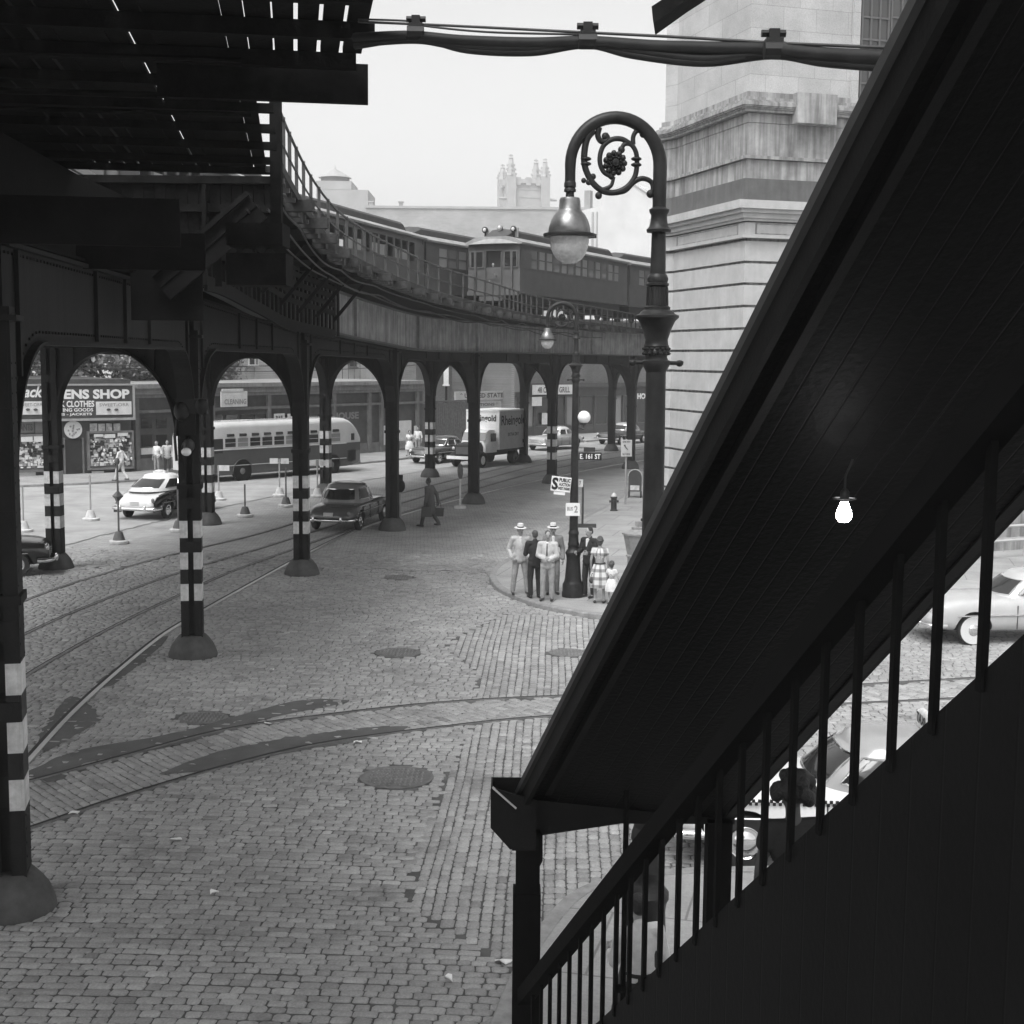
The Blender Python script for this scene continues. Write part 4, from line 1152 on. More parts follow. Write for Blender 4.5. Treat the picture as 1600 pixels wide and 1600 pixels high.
class Facade:
    """frame on a wall: s along it, z up, o out towards the street"""
    def __init__(f, a, b): 
        f.a = V((a[0],a[1],0)); f.d = (V((b[0],b[1],0))-f.a); f.L = f.d.length; f.d /= f.L; f.n = V((f.d.y,-f.d.x,0))
    def P(f, s, z, o=0.0): return f.a + f.d*s + f.n*o + V((0,0,z))
    def box(f, mb, s0, s1, z0, z1, o0, o1):
        vs = [f.P(s,z,o) for z in (z0,z1) for (s,o) in ((s0,o1),(s1,o1),(s1,o0),(s0,o0))]
        mb.add(vs, [(3,2,1,0),(4,5,6,7),(0,1,5,4),(1,2,6,5),(2,3,7,6),(3,0,4,7)]); return mb
    def sheet(f, name, s0, s1, z0, z1, o0, o1, m, par): return f.box(MB(), s0, s1, z0, z1, o0, o1).build(name, m, par, world=True)
def block(name, label, A, B, depth, z1, m, roofm=tar, z0=0.0, parapet=0.0, cat='building'):
    F = Facade(A, B)
    t = thing(name, label, cat, (A[0], A[1], 0))
    mb = MB(); F.box(mb, 0, F.L, z0, z1, -depth, 0); mb.build('wall', m, t, world=True)
    if parapet:
        mb = MB(); F.box(mb, -0.1, F.L+0.1, z1+0.002, z1+parapet, -0.3, 0.14); mb.build('parapet', roofm, t, world=True)
    return t, F
def window(t, F, s0, s1, z0, z1, gm=GLASS, fm=None, cross=True, sill=True, o=0.0):
    fm = fm or midwood
    g = F.sheet('window', s0, s1, z0, z1, o+0.012, o+0.03, gm, t)
    mb = MB(); w = 0.07
    for (a,b,c,d) in ((s0-w,s0,z0-w,z1+w),(s1,s1+w,z0-w,z1+w),(s0,s1,z1,z1+w),(s0,s1,z0-w,z0)): F.box(mb, a,b,c,d, o, o+0.09)
    if cross: F.box(mb, s0, s1, (z0+z1)/2-0.025, (z0+z1)/2+0.025, o+0.02, o+0.07)
    if sill: F.box(mb, s0-0.16, s1+0.16, z0-w-0.1, z0-w, o, o+0.17)
    mb.build('window_frame', fm, t, world=True)

# --- Jack's Mens Shop ------------------------------------------------------
A = AD(-40,745,67.2); B = AD(207,745,71.6)
t, F = block('clothing_shop', 'low clothing shop with large dark lettered fascia sign and crowded show windows', (A.x,A.y), (B.x,B.y), 10, 4.95, dkwood)
pxs = lambda x: next((k*0.02 for k in range(int(F.L/0.02)) if (lambda q: 800+FPX*(q-CAMP).dot(_R)/(q-CAMP).dot(_F))(F.P(k*0.02, 3)) >= x), F.L)
zpx = lambda s, y: None
def zat(F, s, y):
    q = F.P(s, 6.2); D = (q-CAMP).dot(_F); 
    x = 800+FPX*(q-CAMP).dot(_R)/D
    r_ = ray(x, y); k = math.hypot(q.x, q.y)/math.hypot(r_.x, r_.y)
    return CAMP.z + r_.z*k
sgn = mat('sign_board_dark', 0.045, 0.5, var=0.3)
lett = mat('sign_letter_white', 0.75, 0.5, var=0.08)
panelw = mat('sign_panel_white', 0.62, 0.6, var=0.12)
s0, s1 = 0.0, pxs(206)
zt_, zb_ = zat(F, s1, 602), zat(F, s1, 652)
F.sheet('sign_board', 0, s1, zb_, zt_, 0.0, 0.3, sgn, t)
mb = MB()
for (a,b,c,d) in ((0,s1,zb_-0.12,zb_),(0,s1,zt_,zt_+0.08),(s1,s1+0.1,zb_-0.12,zt_+0.08)): F.box(mb, a,b,c,d,0.0,0.38)
mb.build('sign_frame', mat('sign_frame_grey', 0.3, 0.6, var=0.2), t, world=True)
def ftext(F, t, body, x0, x1, y0, y1, m, o=0.31, bold=0.02, shear=0.0):
    a, b = pxs_(F, x0), pxs_(F, x1); zc = (zat(F,(a+b)/2,y0)+zat(F,(a+b)/2,y1))/2; h = zat(F,(a+b)/2,y0)-zat(F,(a+b)/2,y1)
    return text(body, F.P((a+b)/2, zc, o), F.d, (0,0,1), b-a, abs(h), m, t, out=0.006, bold=bold, shear=shear)
def pxs_(F, x):
    lo, hi = -40.0, F.L+40.0
    f = lambda s: 800+FPX*(F.P(s,3)-CAMP).dot(_R)/(F.P(s,3)-CAMP).dot(_F)
    for _ in range(50):
        m_ = (lo+hi)/2
        if f(m_) < x: lo = m_
        else: hi = m_
    return lo
def fpanel(F, t, name, x0, x1, y0, y1, m, o0=0.3, o1=0.34):
    a, b = pxs_(F,x0), pxs_(F,x1); c = (a+b)/2
    z0, z1 = sorted((zat(F,c,y0), zat(F,c,y1)))
    return F.sheet(name, a, b, z0, z1, o0, o1, m, t)
ftext(F,t,"Jack",27,66,603,626,lett,bold=0.03,shear=0.35)
ftext(F,t,"MENS SHOP",80,200,608,623,lett,bold=0.045)
ftext(F,t,"WORK CLOTHES",66,145,626,636,lett,bold=0.035)
ftext(F,t,"SPORTING GOODS",70,143,637.5,643,lett,bold=0.03)
ftext(F,t,"SHOES - JACKETS",72,141,645,650,lett,bold=0.03)
inkm = mat('faded_sign_ink', 0.25, 0.7)
for x0, x1 in ((22,68),(147.5,202.5)):
    fpanel(F,t,'sign_panel',x0,x1,627,647.5,panelw)
    ftext(F,t,"SWEET-ORR",x0+5,x1-4,629.5,634.5,inkm,o=0.345,bold=0.01)
    for dx in (19,31):
        p = pxs_(F,x0+dx); zc = zat(F,p,639.5); mb = MB(); mb.ell(F.P(p,zc,0.35),(0.11,0.11,0.06),8,5); mb.build('sign_mark', mat('sign_mark_ink',0.05,0.7), t, world=True)
# shop fronts below the sign
for (x0,x1,lab) in ((-30,52,0),(54,69,1)):
    fpanel(F,t,'transom_panel',x0,x1,658,677,midwood,0.02,0.06)
ftext(F,t,"PANTS",26,50,662,673,dkwood,o=0.065,bold=0.02)
gl_disp = mat('display_backing', 0.16, 0.7, var=0.5, vscale=1.5)
def display(F, t, x0, x1, y0, y1, n, seed):
    rd = random.Random(seed)
    a, b = pxs_(F,x0), pxs_(F,x1); c = (a+b)/2; z0, z1 = sorted((zat(F,c,y0), zat(F,c,y1)))
    F.sheet('show_window', a, b, z0, z1, 0.02, 0.05, gl_disp, t)
    tones = [mat('merchandise_white',0.65,0.7), mat('merchandise_grey',0.32,0.7), mat('merchandise_dark',0.03,0.7)]
    mbs = [MB(), MB(), MB()]
    rows = 13
    for r_ in range(rows):
        z = lerp(z0+0.1, z1-0.15, r_/rows); s = a+0.05
        while s < b-0.1:
            w = rd.uniform(0.05,0.24); h = rd.uniform(0.06,0.2); k = rd.choice((0,0,1,1,2,2,2)) if r_ > 4 else rd.choice((0,0,0,1,2))
            o = 0.06+rd.uniform(0,.12)
            if rd.random() < 0.3: mbs[k].ell(F.P(s+w/2, z+h/2, o), (w*.45, 0.05, h*.5), 7, 5)
            else: F.box(mbs[k], s, min(s+w,b), z, z+h, 0.055, o+.02)
            s += w*rd.uniform(.9,1.5)
    for k in range(3): 
        if mbs[k].v: mbs[k].build('merchandise', tones[k], t, world=True)['kind'] = 'stuff'
    mb = MB(); 
    for (p,q,u,v) in ((a-.1,a,z0-.1,z1+.1),(b,b+.1,z0-.1,z1+.1),(a,b,z1,z1+.1),(a,b,z0-.1,z0)): F.box(mb,p,q,u,v,0,0.26)
    mb.build('window_frame', midwood, t, world=True)
display(F,t,-35,84,682,735,0,5); display(F,t,137,203,676,730,0,9)
fpanel(F,t,'door',100,126,686,744,interior,0.0,0.06)
fpanel(F,t,'door_frame',97,99.5,684,744,midwood,0.0,0.12); fpanel(F,t,'door_frame',126.5,129,684,744,midwood,0.0,0.12)
p = pxs_(F,112.5); zc = zat(F,p,671); mb = MB(); mb.lathe([(1e-5,0),(0.44,0.0),(0.46,0.03),(0.44,0.06),(1e-5,0.06)],28,F.P(p,zc,0.12),Matrix((F.d,V((0,0,1)),-F.n)).transposed()@Matrix.Rotation(PI,3,'X'))
mb.build('round_sign', panelw, t, world=True, smooth=40)
mb = MB(); rd = random.Random(3)
for k in range(16):
    a = rd.uniform(0,6.28); r_ = rd.uniform(0.05,0.33); mb.ell(F.P(p+r_*math.cos(a),zc+r_*math.sin(a),0.19),(0.05,0.05,0.05),6,4)
mb.build('round_sign_pattern', mat('round_sign_ink',0.25,0.7), t, world=True)
for x0,x1 in ((139,150),(152,162),(164,173),(176,186)): fpanel(F,t,'clothes_bundle',x0,x1,661+random.random()*3,674+random.random()*3,mat('striped_cloth',0.35,0.8,var=0.6,vscale=5),0.08,0.16)
fpanel(F,t,'price_card',140,159,736,742,panelw,0.1,0.14); fpanel(F,t,'price_card',20,52,737,745,panelw,0.1,0.14)
fpanel(F,t,'price_card',30,48,682,690,panelw,0.22,0.25); fpanel(F,t,'price_card',50,67,681,690,panelw,0.22,0.25); fpanel(F,t,'price_card',144,158,678,682,panelw,0.22,0.25); fpanel(F,t,'price_card',161,177,678,684,panelw,0.22,0.25); fpanel(F,t,'price_card',181,197,676,681,panelw,0.22,0.25)

# --- long low row of shops behind the bus --------------------------------
A = AD(209,745,71.9); B = AD(660,715,92.0)
t, F = block('low_shop_row', 'long one-storey row of shops with grey cornice running behind the bus', (A.x,A.y), (B.x,B.y), 9, 4.45, dkwood)
mb = MB(); F.box(mb,-0.02,F.L,4.452,4.68,-9,0.45); F.box(mb,0,F.L,4.12,4.45,0.003,0.25); F.box(mb,0,F.L,3.95,4.1,0.003,0.12); mb.build('cornice', mat('cornice_grey',0.26,0.7,var=0.3,vscale=1.2,streak=0.25), t, world=True)
mb = MB(); F.box(mb,0,F.L,3.15,3.3,0.003,0.16); F.box(mb,0,F.L,0.13,0.75,0.003,0.1)
for x in (211,275,330,418,462,520,575,594,650): p = pxs_(F,x); F.box(mb,p-.12,p+.14,0.13,3.94,0.002,0.18)
mb.build('pilaster', midwood, t, world=True)
for (x0,x1) in ((220,236),(243,259)): fpanel(F,t,'window',x0,x1,654,669,GLASS,0.01,0.05); 
for (x0,x1) in ((220,236),(243,259)): fpanel(F,t,'window',x0,x1,679,697,GLASS,0.01,0.05)
fpanel(F,t,'notice_panel',218,262,699,709,panelw,0.02,0.08)
for (x0,x1) in ((331,347),(352,371),(375,394),(397,415),(440,457),(470,500)): fpanel(F,t,'window',x0,x1,648,664,GLASS,0.01,0.05)
def sign(F,t,body,x0,x1,y0,y1,m=None,lm=None,o=0.2,bold=0.02,marg=.12):
    fpanel(F,t,'sign_board',x0,x1,y0,y1,m or panelw,o,o+0.05)
    if body:
        lines = body if isinstance(body,list) else [body]
        n = len(lines); h = (y1-y0)/n
        for k, b in enumerate(lines):
            if b: ftext(F,t,b,x0+(x1-x0)*marg,x1-(x1-x0)*marg,y0+h*(k+.22),y0+h*(k+.82),lm or inkm,o=o+0.055,bold=bold)
sign(F,t,"BAIL",424,440,646,660,lm=dkwood,bold=0.05)
sign(F,t,None,445,461,646,660)
ftext(F,t,"HOUSE",519,560,644,655,mat('faded_gold_letter',0.22,0.6),o=0.02,bold=0.04)
sign(F,t,["",""],331,372,611,635,m=panelw,o=0.7)
fpanel(F,t,'sign_board',333,366,607,613,panelw,0.7,0.75)
ftext(F,t,"CLEANING",336,370,623,631,inkm,o=0.76)
fpanel(F,t,'poster',593,605,665,695,panelw,0.1,0.14); fpanel(F,t,'door',623,641,657,700,panelw,0.02,0.1); fpanel(F,t,'poster',645,653,665,690,panelw,0.1,0.14)
fpanel(F,t,'door',525,548,662,712,interior,0.0,0.05)
# --- houses behind the low row --------------------------------------------
A = AD(318,600,92); B = AD(470,600,101)
t, F = block('pale_frame_house', 'pale clapboard house wall rising behind the low shop row', (A.x,A.y), (B.x,B.y), 8, 10.5, side)
for s in (2.0, 4.6, 7.2): window(t,F,s,s+0.9,5.6,7.2,fm=WHITE)
mb = MB(); F.box(mb,F.L-2.4,F.L-2.2,4.5,9.5,0.0,0.6); F.box(mb,F.L*.5,F.L*.5+.12,4.5,9.5,0.0,0.1); mb.build('drain_board', stucco, t, world=True)
A = AD(478,600,100); B = AD(655,600,112)
t, F = block('plastered_house', 'pale plastered house with an outside stair behind the shops', (A.x,A.y), (B.x,B.y), 8, 10.0, stucco)
for s in (2.2, 5.0, 7.6, 9.0): window(t,F,s,s+0.8,5.5,6.9)
mb = MB()
for k in range(4):
    mb.bar(F.P(1.0+k*.15,4.4,1.0), F.P(4.2+k*.15,7.4,1.0), 0.06, 0.09)
for k in range(7): mb.bar(F.P(0.8+k*.7,4.3,1.05), F.P(0.8+k*.7,7.6,1.05), 0.05, 0.05)
mb.bar(F.P(.8,7.6,1.05), F.P(6,7.6,1.05), 0.07,0.07); mb.build('outside_stair', TIMBER, t, world=True)
# --- board fence, brick wall and billboards past the row ------------------
A = AD(655,712,93); B = AD(745,712,100)
t = thing('board_fence', 'tall grey board fence beside the parked dark car', 'fence', (A.x,A.y,0)); F = Facade((A.x,A.y),(B.x,B.y))
mb = MB(); s = 0
while s < F.L: F.box(mb,s,min(s+0.24,F.L),0.1,3.1+random.uniform(-.05,.05),0,0.04); s += 0.26
mb.build('boards', TIMBER, t, world=True)
mb = MB(); F.box(mb,0,F.L,0.6,0.72,-.1,-0.003); F.box(mb,0,F.L,2.6,2.72,-.1,-0.003); F.box(mb,0,F.L,3.12,3.22,-.06,.08); mb.build('fence_rail', TIMBER, t, world=True)
A = AD(650,700,108); B = AD(752,700,116)
t, F = block('brick_side_building', 'grey brick building side wall behind the board fence', (A.x,A.y), (B.x,B.y), 10, 9.3, brk)
A = AD(728,700,118); B = AD(808,700,124)
t, F = block('whitewashed_building', 'bright whitewashed blank wall seen above the delivery truck', (A.x,A.y), (B.x,B.y), 10, 7.6, mat('whitewash',0.72,0.8,var=0.06,vscale=0.5))
mb = MB(); F.box(mb,0,F.L,7.1,7.4,0.003,0.2); mb.build('ledge', midwood, t, world=True)
def billboard(name,label,px0,px1,py0,py1,D0,D1,lines,m=None,lm=None,posts=True,cat='sign'):
    a = AD(px0,py0,D0); b = AD(px1,py0,D1); F = Facade((a.x,a.y),(b.x,b.y))
    t = thing(name,label,cat,(a.x,a.y,0))
    fpanel(F,t,'sign_board',px0,px1,py0,py1,m or panelw,0.0,0.08)
    h = (py1-py0)/max(1,len(lines))
    for k, l in enumerate(lines):
        if l: ftext(F,t,l,px0+(px1-px0)*.08,px1-(px1-px0)*.08,py0+h*(k+.2),py0+h*(k+.8),lm or inkm,o=0.085,bold=0.03)
    if posts:
        mb = MB(); zt_ = zat(F,F.L/2,py1)
        for q in (0.12,0.88): F.box(mb,F.L*q-.06,F.L*q+.06,0.0,zt_+.3,-0.12,-0.003)
        mb.build('post', TIMBER, t, world=True)
    return t, F
billboard('estate_billboard','long pale billboard lettered along the yard behind the truck',710,803,611,624,104,109,["* UNITED STATES *"],m=mat('billboard_pale',0.42,0.7,var=0.15),lm=dkwood)
billboard('fence_billboard','lower grey billboard just above the truck box',720,782,628,644,102,106,["* AUCTIONS *",""],m=mat('billboard_grey',0.33,0.7,var=0.15),lm=dkwood)
# yard lamp pole with chimney
p = AD(697,640,99); tt = thing('yard_lamp_pole','thin pole holding a pale square lamp above the board fence','lamp',(p.x,p.y,0))
mb = MB(); zt1 = AD(697,603,99).z; mb.cyl((0,0,0),(0,0,zt1),0.09,0.08,8); mb.bar((0,0,AD(697,645,99).z),(0.5,0,AD(697,648,99).z),0.1,0.1); mb.build('pole',STEEL,tt)
mb = MB(); mb.cbox((0,0,zt1+0.95),0.36,0.3,1.7); mb.cbox((0,0,zt1+.05),0.5,0.4,0.1); mb.build('lamp_box',panelw,tt)
# --- brick hotel block behind the right-hand bays -------------------------
A = AD(803,700,107); B = AD(1075,690,122)
t, F = block('brick_hotel', 'dark brick block with shop fronts behind the pale sedan', (A.x,A.y), (B.x,B.y), 12, 9.4, brk)
for x in (835,851,868,905,925,945,962,985,1003,1020): 
    p = pxs_(F,x); window(t,F,p,p+0.8,6.5,8.4,gm=GLASS if x%2 else GLASSL)
mb = MB(); F.box(mb,0,F.L,3.9,4.25,0.003,0.5); F.box(mb,0,F.L,3.2,3.9,0.003,0.2); mb.build('shop_cornice', dkwood, t, world=True)
for k in range(9):
    s = 0.6+k*1.75
    F.sheet('shop_window', s, s+1.35, 0.9, 3.1, 0.01, 0.04, GLASS if k%3 else GLASSL, t)
mb = MB()
for k in range(10): F.box(mb,0.3+k*1.75,0.5+k*1.75,0.1,3.19,0.003,0.16)
F.box(mb,0,F.L,0.1,0.8,0.003,0.1); mb.build('shop_front', dkwood, t, world=True)
sign(F,t,"48 COURT GRILL",824,890,601,616,o=0.52,lm=dkwood)
sign(F,t,None,824,839,620,634,o=0.5)
ftext(F,t,"HOTEL",988,1014,614,623,lett,o=0.55,bold=0.05)
fpanel(F,t,'poster',844,852,645,663,panelw,0.2,0.25)
fpanel(F,t,'white_notice',989,1000,598,601,lett,0.1,0.15); fpanel(F,t,'white_notice',989,1000,602,604,lett,0.1,0.15)
A = AD(803,600,106.6); mb = MB(); q = Facade((A.x,A.y),(A.x+1.2,A.y+.6)); 
q.box(mb,-0.1,0.9,3.6,9.0,0.2,0.5); mb.build('vertical_sign', mat('vertical_sign_grey',0.14,0.6), t, world=True)
text("B A R", q.P(0.4,6.6,0.51), V((0,0,1)), -q.d, 3.6, 0.45, lett, t, bold=0.03)

# --- far roofs over the trains ---------------------------------------------
def farbox(name,label,px0,px1,ytop,D0,D1,m,depth=15):
    a = AD(px0,ytop,D0); b = AD(px1,ytop,D1)
    return block(name,label,(a.x,a.y),(b.x,b.y),depth,a.z,m)
farm = mat('distant_masonry', 0.34, 0.85, var=0.15, vscale=0.3)
farm2 = mat('distant_pale_masonry', 0.42, 0.85, var=0.1, vscale=0.3)
farl = brick_mat('distant_brick', 0.34, 0.29, 0.36, 1.0, 0.3, 0.03, plane='WALL', distort=0.0, bump=0.1, stain=0.25, speck=0.1)
t,F = farbox('long_flat_roof_building','long flat-topped brick building behind the elevated trains',572,945,325,260,260,farl)
mb = MB(); zt_ = AD(572,325,260).z; F.box(mb,-.3,F.L,zt_+.003,zt_+.45,-.6,.25); mb.build('coping', farm, t, world=True)
for x in (580,626):
    p = pxs_(F,x); mb = MB(); F.box(mb,p-.35,p+.35,zt_+.455,zt_+1.1,-1.2,-.5); F.box(mb,p-.5,p+.5,zt_+1.103,zt_+1.35,-1.35,-.35); mb.build('chimney', farm, t, world=True)
for x in (690,716): 
    p = pxs_(F,x); F.sheet('window', p, p+2.2, zt_-13.5, zt_-11, 0.01, 0.1, GLASSL, t)
t,F = farbox('water_tower_building','stepped building with a round pointed water tank at left behind the trains',494,575,296,300,300,farm)
zt_ = AD(494,296,300).z
mb = MB(); F.box(mb,0,F.L*.68,zt_+.003,zt_+(296-283)*300/FPX,-12,0.05); mb.build('penthouse', farm, t, world=True)
mb = MB(); c = F.P(F.L*.32,0,-4); mb.lathe([(3.2,zt_-.5),(3.1,AD(500,274,300).z),(1e-4,AD(500,274,300).z)],18,c); mb.build('water_tank', TIMBER, t, world=True, smooth=40)
mb = MB(); z0 = AD(500,274.5,300).z; mb.lathe([(3.6,z0+.02),(1.9,z0+1.1),(0.25,z0+1.9),(0.18,z0+2.0),(0.12,z0+2.7),(1e-4,z0+2.9)],18,c); mb.build('tank_roof', farm, t, world=True, smooth=40)
# gabled pale building at right
a = AD(905,330,200); b = AD(1045,330,195); F = Facade((a.x,a.y),(b.x,b.y)); t = thing('gabled_building','pale building with a sloping gable edge behind the large street lamp','building',(a.x,a.y,0))
pk = pxs_(F,962); s1 = pxs_(F,940)
mb = MB(); P = [F.P(0,0),F.P(F.L,0),F.P(F.L,zat(F,F.L,318)),F.P(pxs_(F,998),zat(F,pxs_(F,998),292)) ,F.P(s1,zat(F,s1,302)),F.P(s1,zat(F,s1,322)),F.P(0,zat(F,0,330))]
P = [F.P(0,0),F.P(F.L,0),F.P(F.L,zat(F,F.L,322)),F.P(pxs_(F,980),zat(F,pxs_(F,980),283)),F.P(pxs_(F,938),zat(F,pxs_(F,938),300)),F.P(pxs_(F,934),zat(F,pxs_(F,934),322)),F.P(0,zat(F,0,330))]
mb.prism(P, -F.n*14); mb.build('wall', mat('pale_rendered_wall',0.55,0.85,var=0.1,vscale=0.3), t, world=True)
mb = MB(); mb.bar(F.P(pxs_(F,979),zat(F,pxs_(F,980),282),.1), F.P(F.L,zat(F,F.L,321),.1), 0.35, 0.3); mb.build('gable_coping', WHITE, t, world=True)
mb = MB(); p = pxs_(F,912); F.box(mb,p-.45,p+.45,zat(F,p,331),zat(F,p,297),-1.5,-.4); mb.build('chimney', brkp, t, world=True)
mb = MB(); F.box(mb,pxs_(F,921),pxs_(F,924),6,zat(F,0,332),0.003,.12); F.box(mb,pxs_(F,928),pxs_(F,930),6,zat(F,0,332),0.003,.12); mb.build('drain_board', farm, t, world=True)
# church tower
Dc = 480.0
a = AD(776,340,Dc); b = AD(859,340,Dc); W = b.x-a.x; cx = (a.x+b.x)/2; ang = R(14)
t = thing('church_tower','pale gothic church tower with four pinnacles fading into the haze','church tower',(cx,Dc,0),ang)
st = mat('church_stone',0.36,0.8,var=0.15,vscale=0.4)
hw = W/2/1.21-1.6
Y = lambda y: AD(817,y,Dc).z
mb = MB(); mb.box(-hw,hw,-hw,hw,0,Y(292)); mb.box(-hw-.15,hw+.15,-hw-.15,hw+.15,Y(300),Y(297)); mb.box(-hw-.15,hw+.15,-hw-.15,hw+.15,Y(312),Y(310)); mb.build('tower',st,t)
mb = MB()
for k in range(7):
    for (x,y) in ((lerp(-hw,hw,(k+.5)/7),-hw),(-hw,lerp(-hw,hw,(k+.5)/7)),(hw,lerp(-hw,hw,(k+.5)/7))):
        mb.cbox((x,y,Y(287)),1.7,1.7,2.6 if k%2 else 1.3)
mb.box(-hw,hw,-hw-.02,-hw+.35,Y(292),Y(285)); mb.box(-hw-.02,-hw+.35,-hw,hw,Y(292),Y(285)); mb.box(hw-.35,hw+.02,-hw,hw,Y(292),Y(285))
mb.build('parapet',st,t)
for i,(x,y,h) in enumerate(((-hw,-hw,246),(hw,-hw,250),(-hw,hw,254),(hw,hw,244))):
    mb = MB(); mb.cbox((x,y,(Y(345)+Y(279))/2),3.0,3.0,Y(279)-Y(345)); mb.lathe([(1.8,Y(279)),(1.5,Y(276)),(0.8,Y(h+8)),(0.7,Y(h+7)),(0.95,Y(h+6)),(0.35,Y(h+4)),(0.3,Y(h)),(1e-4,Y(h-1))],8,(x,y,0))
    for k in range(3): z = lerp(Y(276),Y(h+10),k/3); r_ = lerp(2.1,1.1,k/3); mb.cbox((x,y,z),r_*2,.6,.6); mb.cbox((x,y,z),.6,r_*2,.6)
    mb.cbox((x,y,Y(h+2)),1.4,.4,.4); mb.build('pinnacle',st,t)
for x in (-hw*.45,hw*.45):
    for (fx,fy) in ((0,-1),(-1,0)):
        mb = MB()
        q = [(-1.5,Y(346)),(1.5,Y(346)),(1.5,Y(322)),(1.0,Y(318)),(0,Y(314)),(-1.0,Y(318)),(-1.5,Y(322))]
        if fy: mb.prism([(x+u,-hw-.04,z) for u,z in q],(0,.03,0))
        else: mb.prism([(-hw-.04,x+u,z) for u,z in q],(.03,0,0))
        mb.build('louvred_window', mat('church_louvre',0.35,0.8), t)
mb = MB(); mb.cyl((-hw-4.2,-hw,Y(314)),(-hw,-hw,Y(314)),.5,.6,6); mb.cyl((hw+4.2,-hw,Y(314)),(hw,-hw,Y(314)),.5,.6,6); mb.build('gargoyle',st,t)

# ================================================================== STONE COURTHOUSE (right)
lime = brick_mat('limestone_ashlar', 0.46, 0.41, 0.28, 1.5, 0.74, 0.012, plane='WALL', distort=0.002, bump=0.15, stain=0.22, speck=0.12, stain_scale=0.7, rough=0.8)
limes = mat('stained_limestone', 0.36, 0.85, var=0.3, vscale=1.5, streak=0.6, bump=0.15)
limed = mat('dark_stone_band', 0.11, 0.8, var=0.2, vscale=2, bump=0.15, streak=0.2)
liml = mat('limestone_course', 0.45, 0.8, var=0.14, vscale=1.6, bump=0.15, streak=0.08)
Q = [V((5.56,52.45,0)), V((5.95,52.0,0)), V((7.67,46.3,0))]
fd = V((0.956,0.293,0)); Q.append(Q[2]+fd*30); az = V((0.249,0.968,0)); Q.append(Q[3]+az*34); Q.append(Q[0]+az*36)
def offs(o):
    n = len(Q); out = []
    for i in range(n):
        a, b, c = Q[i-1], Q[i], Q[(i+1)%n]
        d1 = (b-a).normalized(); d2 = (c-b).normalized(); n1 = V((d1.y,-d1.x,0)); n2 = V((d2.y,-d2.x,0))
        bis = (n1+n2); out.append(b + bis*(o/max(0.35, 0.5*bis.length_squared)))
    return out
t = thing('stone_courthouse', 'massive pale stone corner building with grooved courses at the right', 'building', (7.67,46.3,0))
DC = 46.3
Zc = lambda y: AD(1158, y, DC).z
def bandp(mb, z0, z1, o): p = offs(o); mb.prism([V((q.x,q.y,z0)) for q in p], (0,0,z1-z0))
mb = MB(); bandp(mb, 0.0, 26.0, -0.16); mb.build('core_wall', limes, t, world=True)
mb = MB()
jy = [374,409,443,478,513,547.5,582,616,650,684,718,752,786,820]
for a, b in zip(jy, jy[1:]): bandp(mb, Zc(b)+0.045, Zc(a)-0.045, 0.0)
mb.build('grooved_courses', liml, t, world=True)
mb = MB(); bandp(mb, 0.0, Zc(824), 0.12); mb.build('plinth', liml, t, world=True)
mb = MB(); bandp(mb, Zc(371.5), Zc(366), 0.16); bandp(mb, Zc(366)+.002, Zc(347), 0.02); bandp(mb, Zc(345), Zc(341), 0.12); bandp(mb, Zc(341)+.002, Zc(333), 0.2); bandp(mb, Zc(333)+.002, Zc(327), 0.32); bandp(mb, Zc(327)+.002, Zc(314), 0.45); mb.build('base_moulding', liml, t, world=True)
# sunk panels in the frieze
mb = MB()
for (a, b) in ((Q[1],Q[2]),(Q[2],Q[3])):
    Fq = Facade((a.x,a.y),(b.x,b.y)); L_ = Fq.L; s = 0.35
    while s < min(L_, 14)-1:
        e = min(s+5.1, L_-0.3)
        for (p,q,u,v) in ((s,e,Zc(349.5),Zc(348)),(s,e,Zc(365),Zc(363.5)),(s,s+.05,Zc(365),Zc(348)),(e-.05,e,Zc(365),Zc(348))): Fq.box(mb,p,q,u,v,0.02,0.045)
        s = e+0.3
mb.build('frieze_panel', limes, t, world=True)
mb = MB(); bandp(mb, Zc(313.5), Zc(279), 0.14); mb.build('dark_band', limed, t, world=True)
mb = MB(); bandp(mb, Zc(278.5), Zc(249), 0.05); bandp(mb, Zc(248), Zc(243), 0.16); bandp(mb, Zc(242.5), Zc(191), 0.0); bandp(mb, Zc(190.5), Zc(176), 0.02); mb.build('dado_wall', limes, t, world=True)
mb = MB(); bandp(mb, Zc(175), Zc(171), 0.22)
for k in range(6):
    z0 = lerp(Zc(171),Zc(157),k/6); z1 = lerp(Zc(171),Zc(157),(k+1)/6); a = (k+.5)/6; bandp(mb, z0+.001, z1, 0.24+0.14*math.sin(PI*a))
bandp(mb, Zc(156.5), Zc(152), 0.18); bandp(mb, Zc(151.5), Zc(143), 0.10); mb.build('torus_moulding', limes, t, world=True)
mb = MB(); bandp(mb, Zc(142.5), 25.9, -0.02); mb.build('upper_wall', lime, t, world=True)
Fr = Facade((Q[2].x,Q[2].y),(Q[3].x,Q[3].y))
s0, s1 = pxs_(Fr,1219), pxs_(Fr,1279)
Fr.sheet('sill_block', s0, s1, zat(Fr,s0,195), zat(Fr,s0,148), 0.0, 0.46, limes, t)
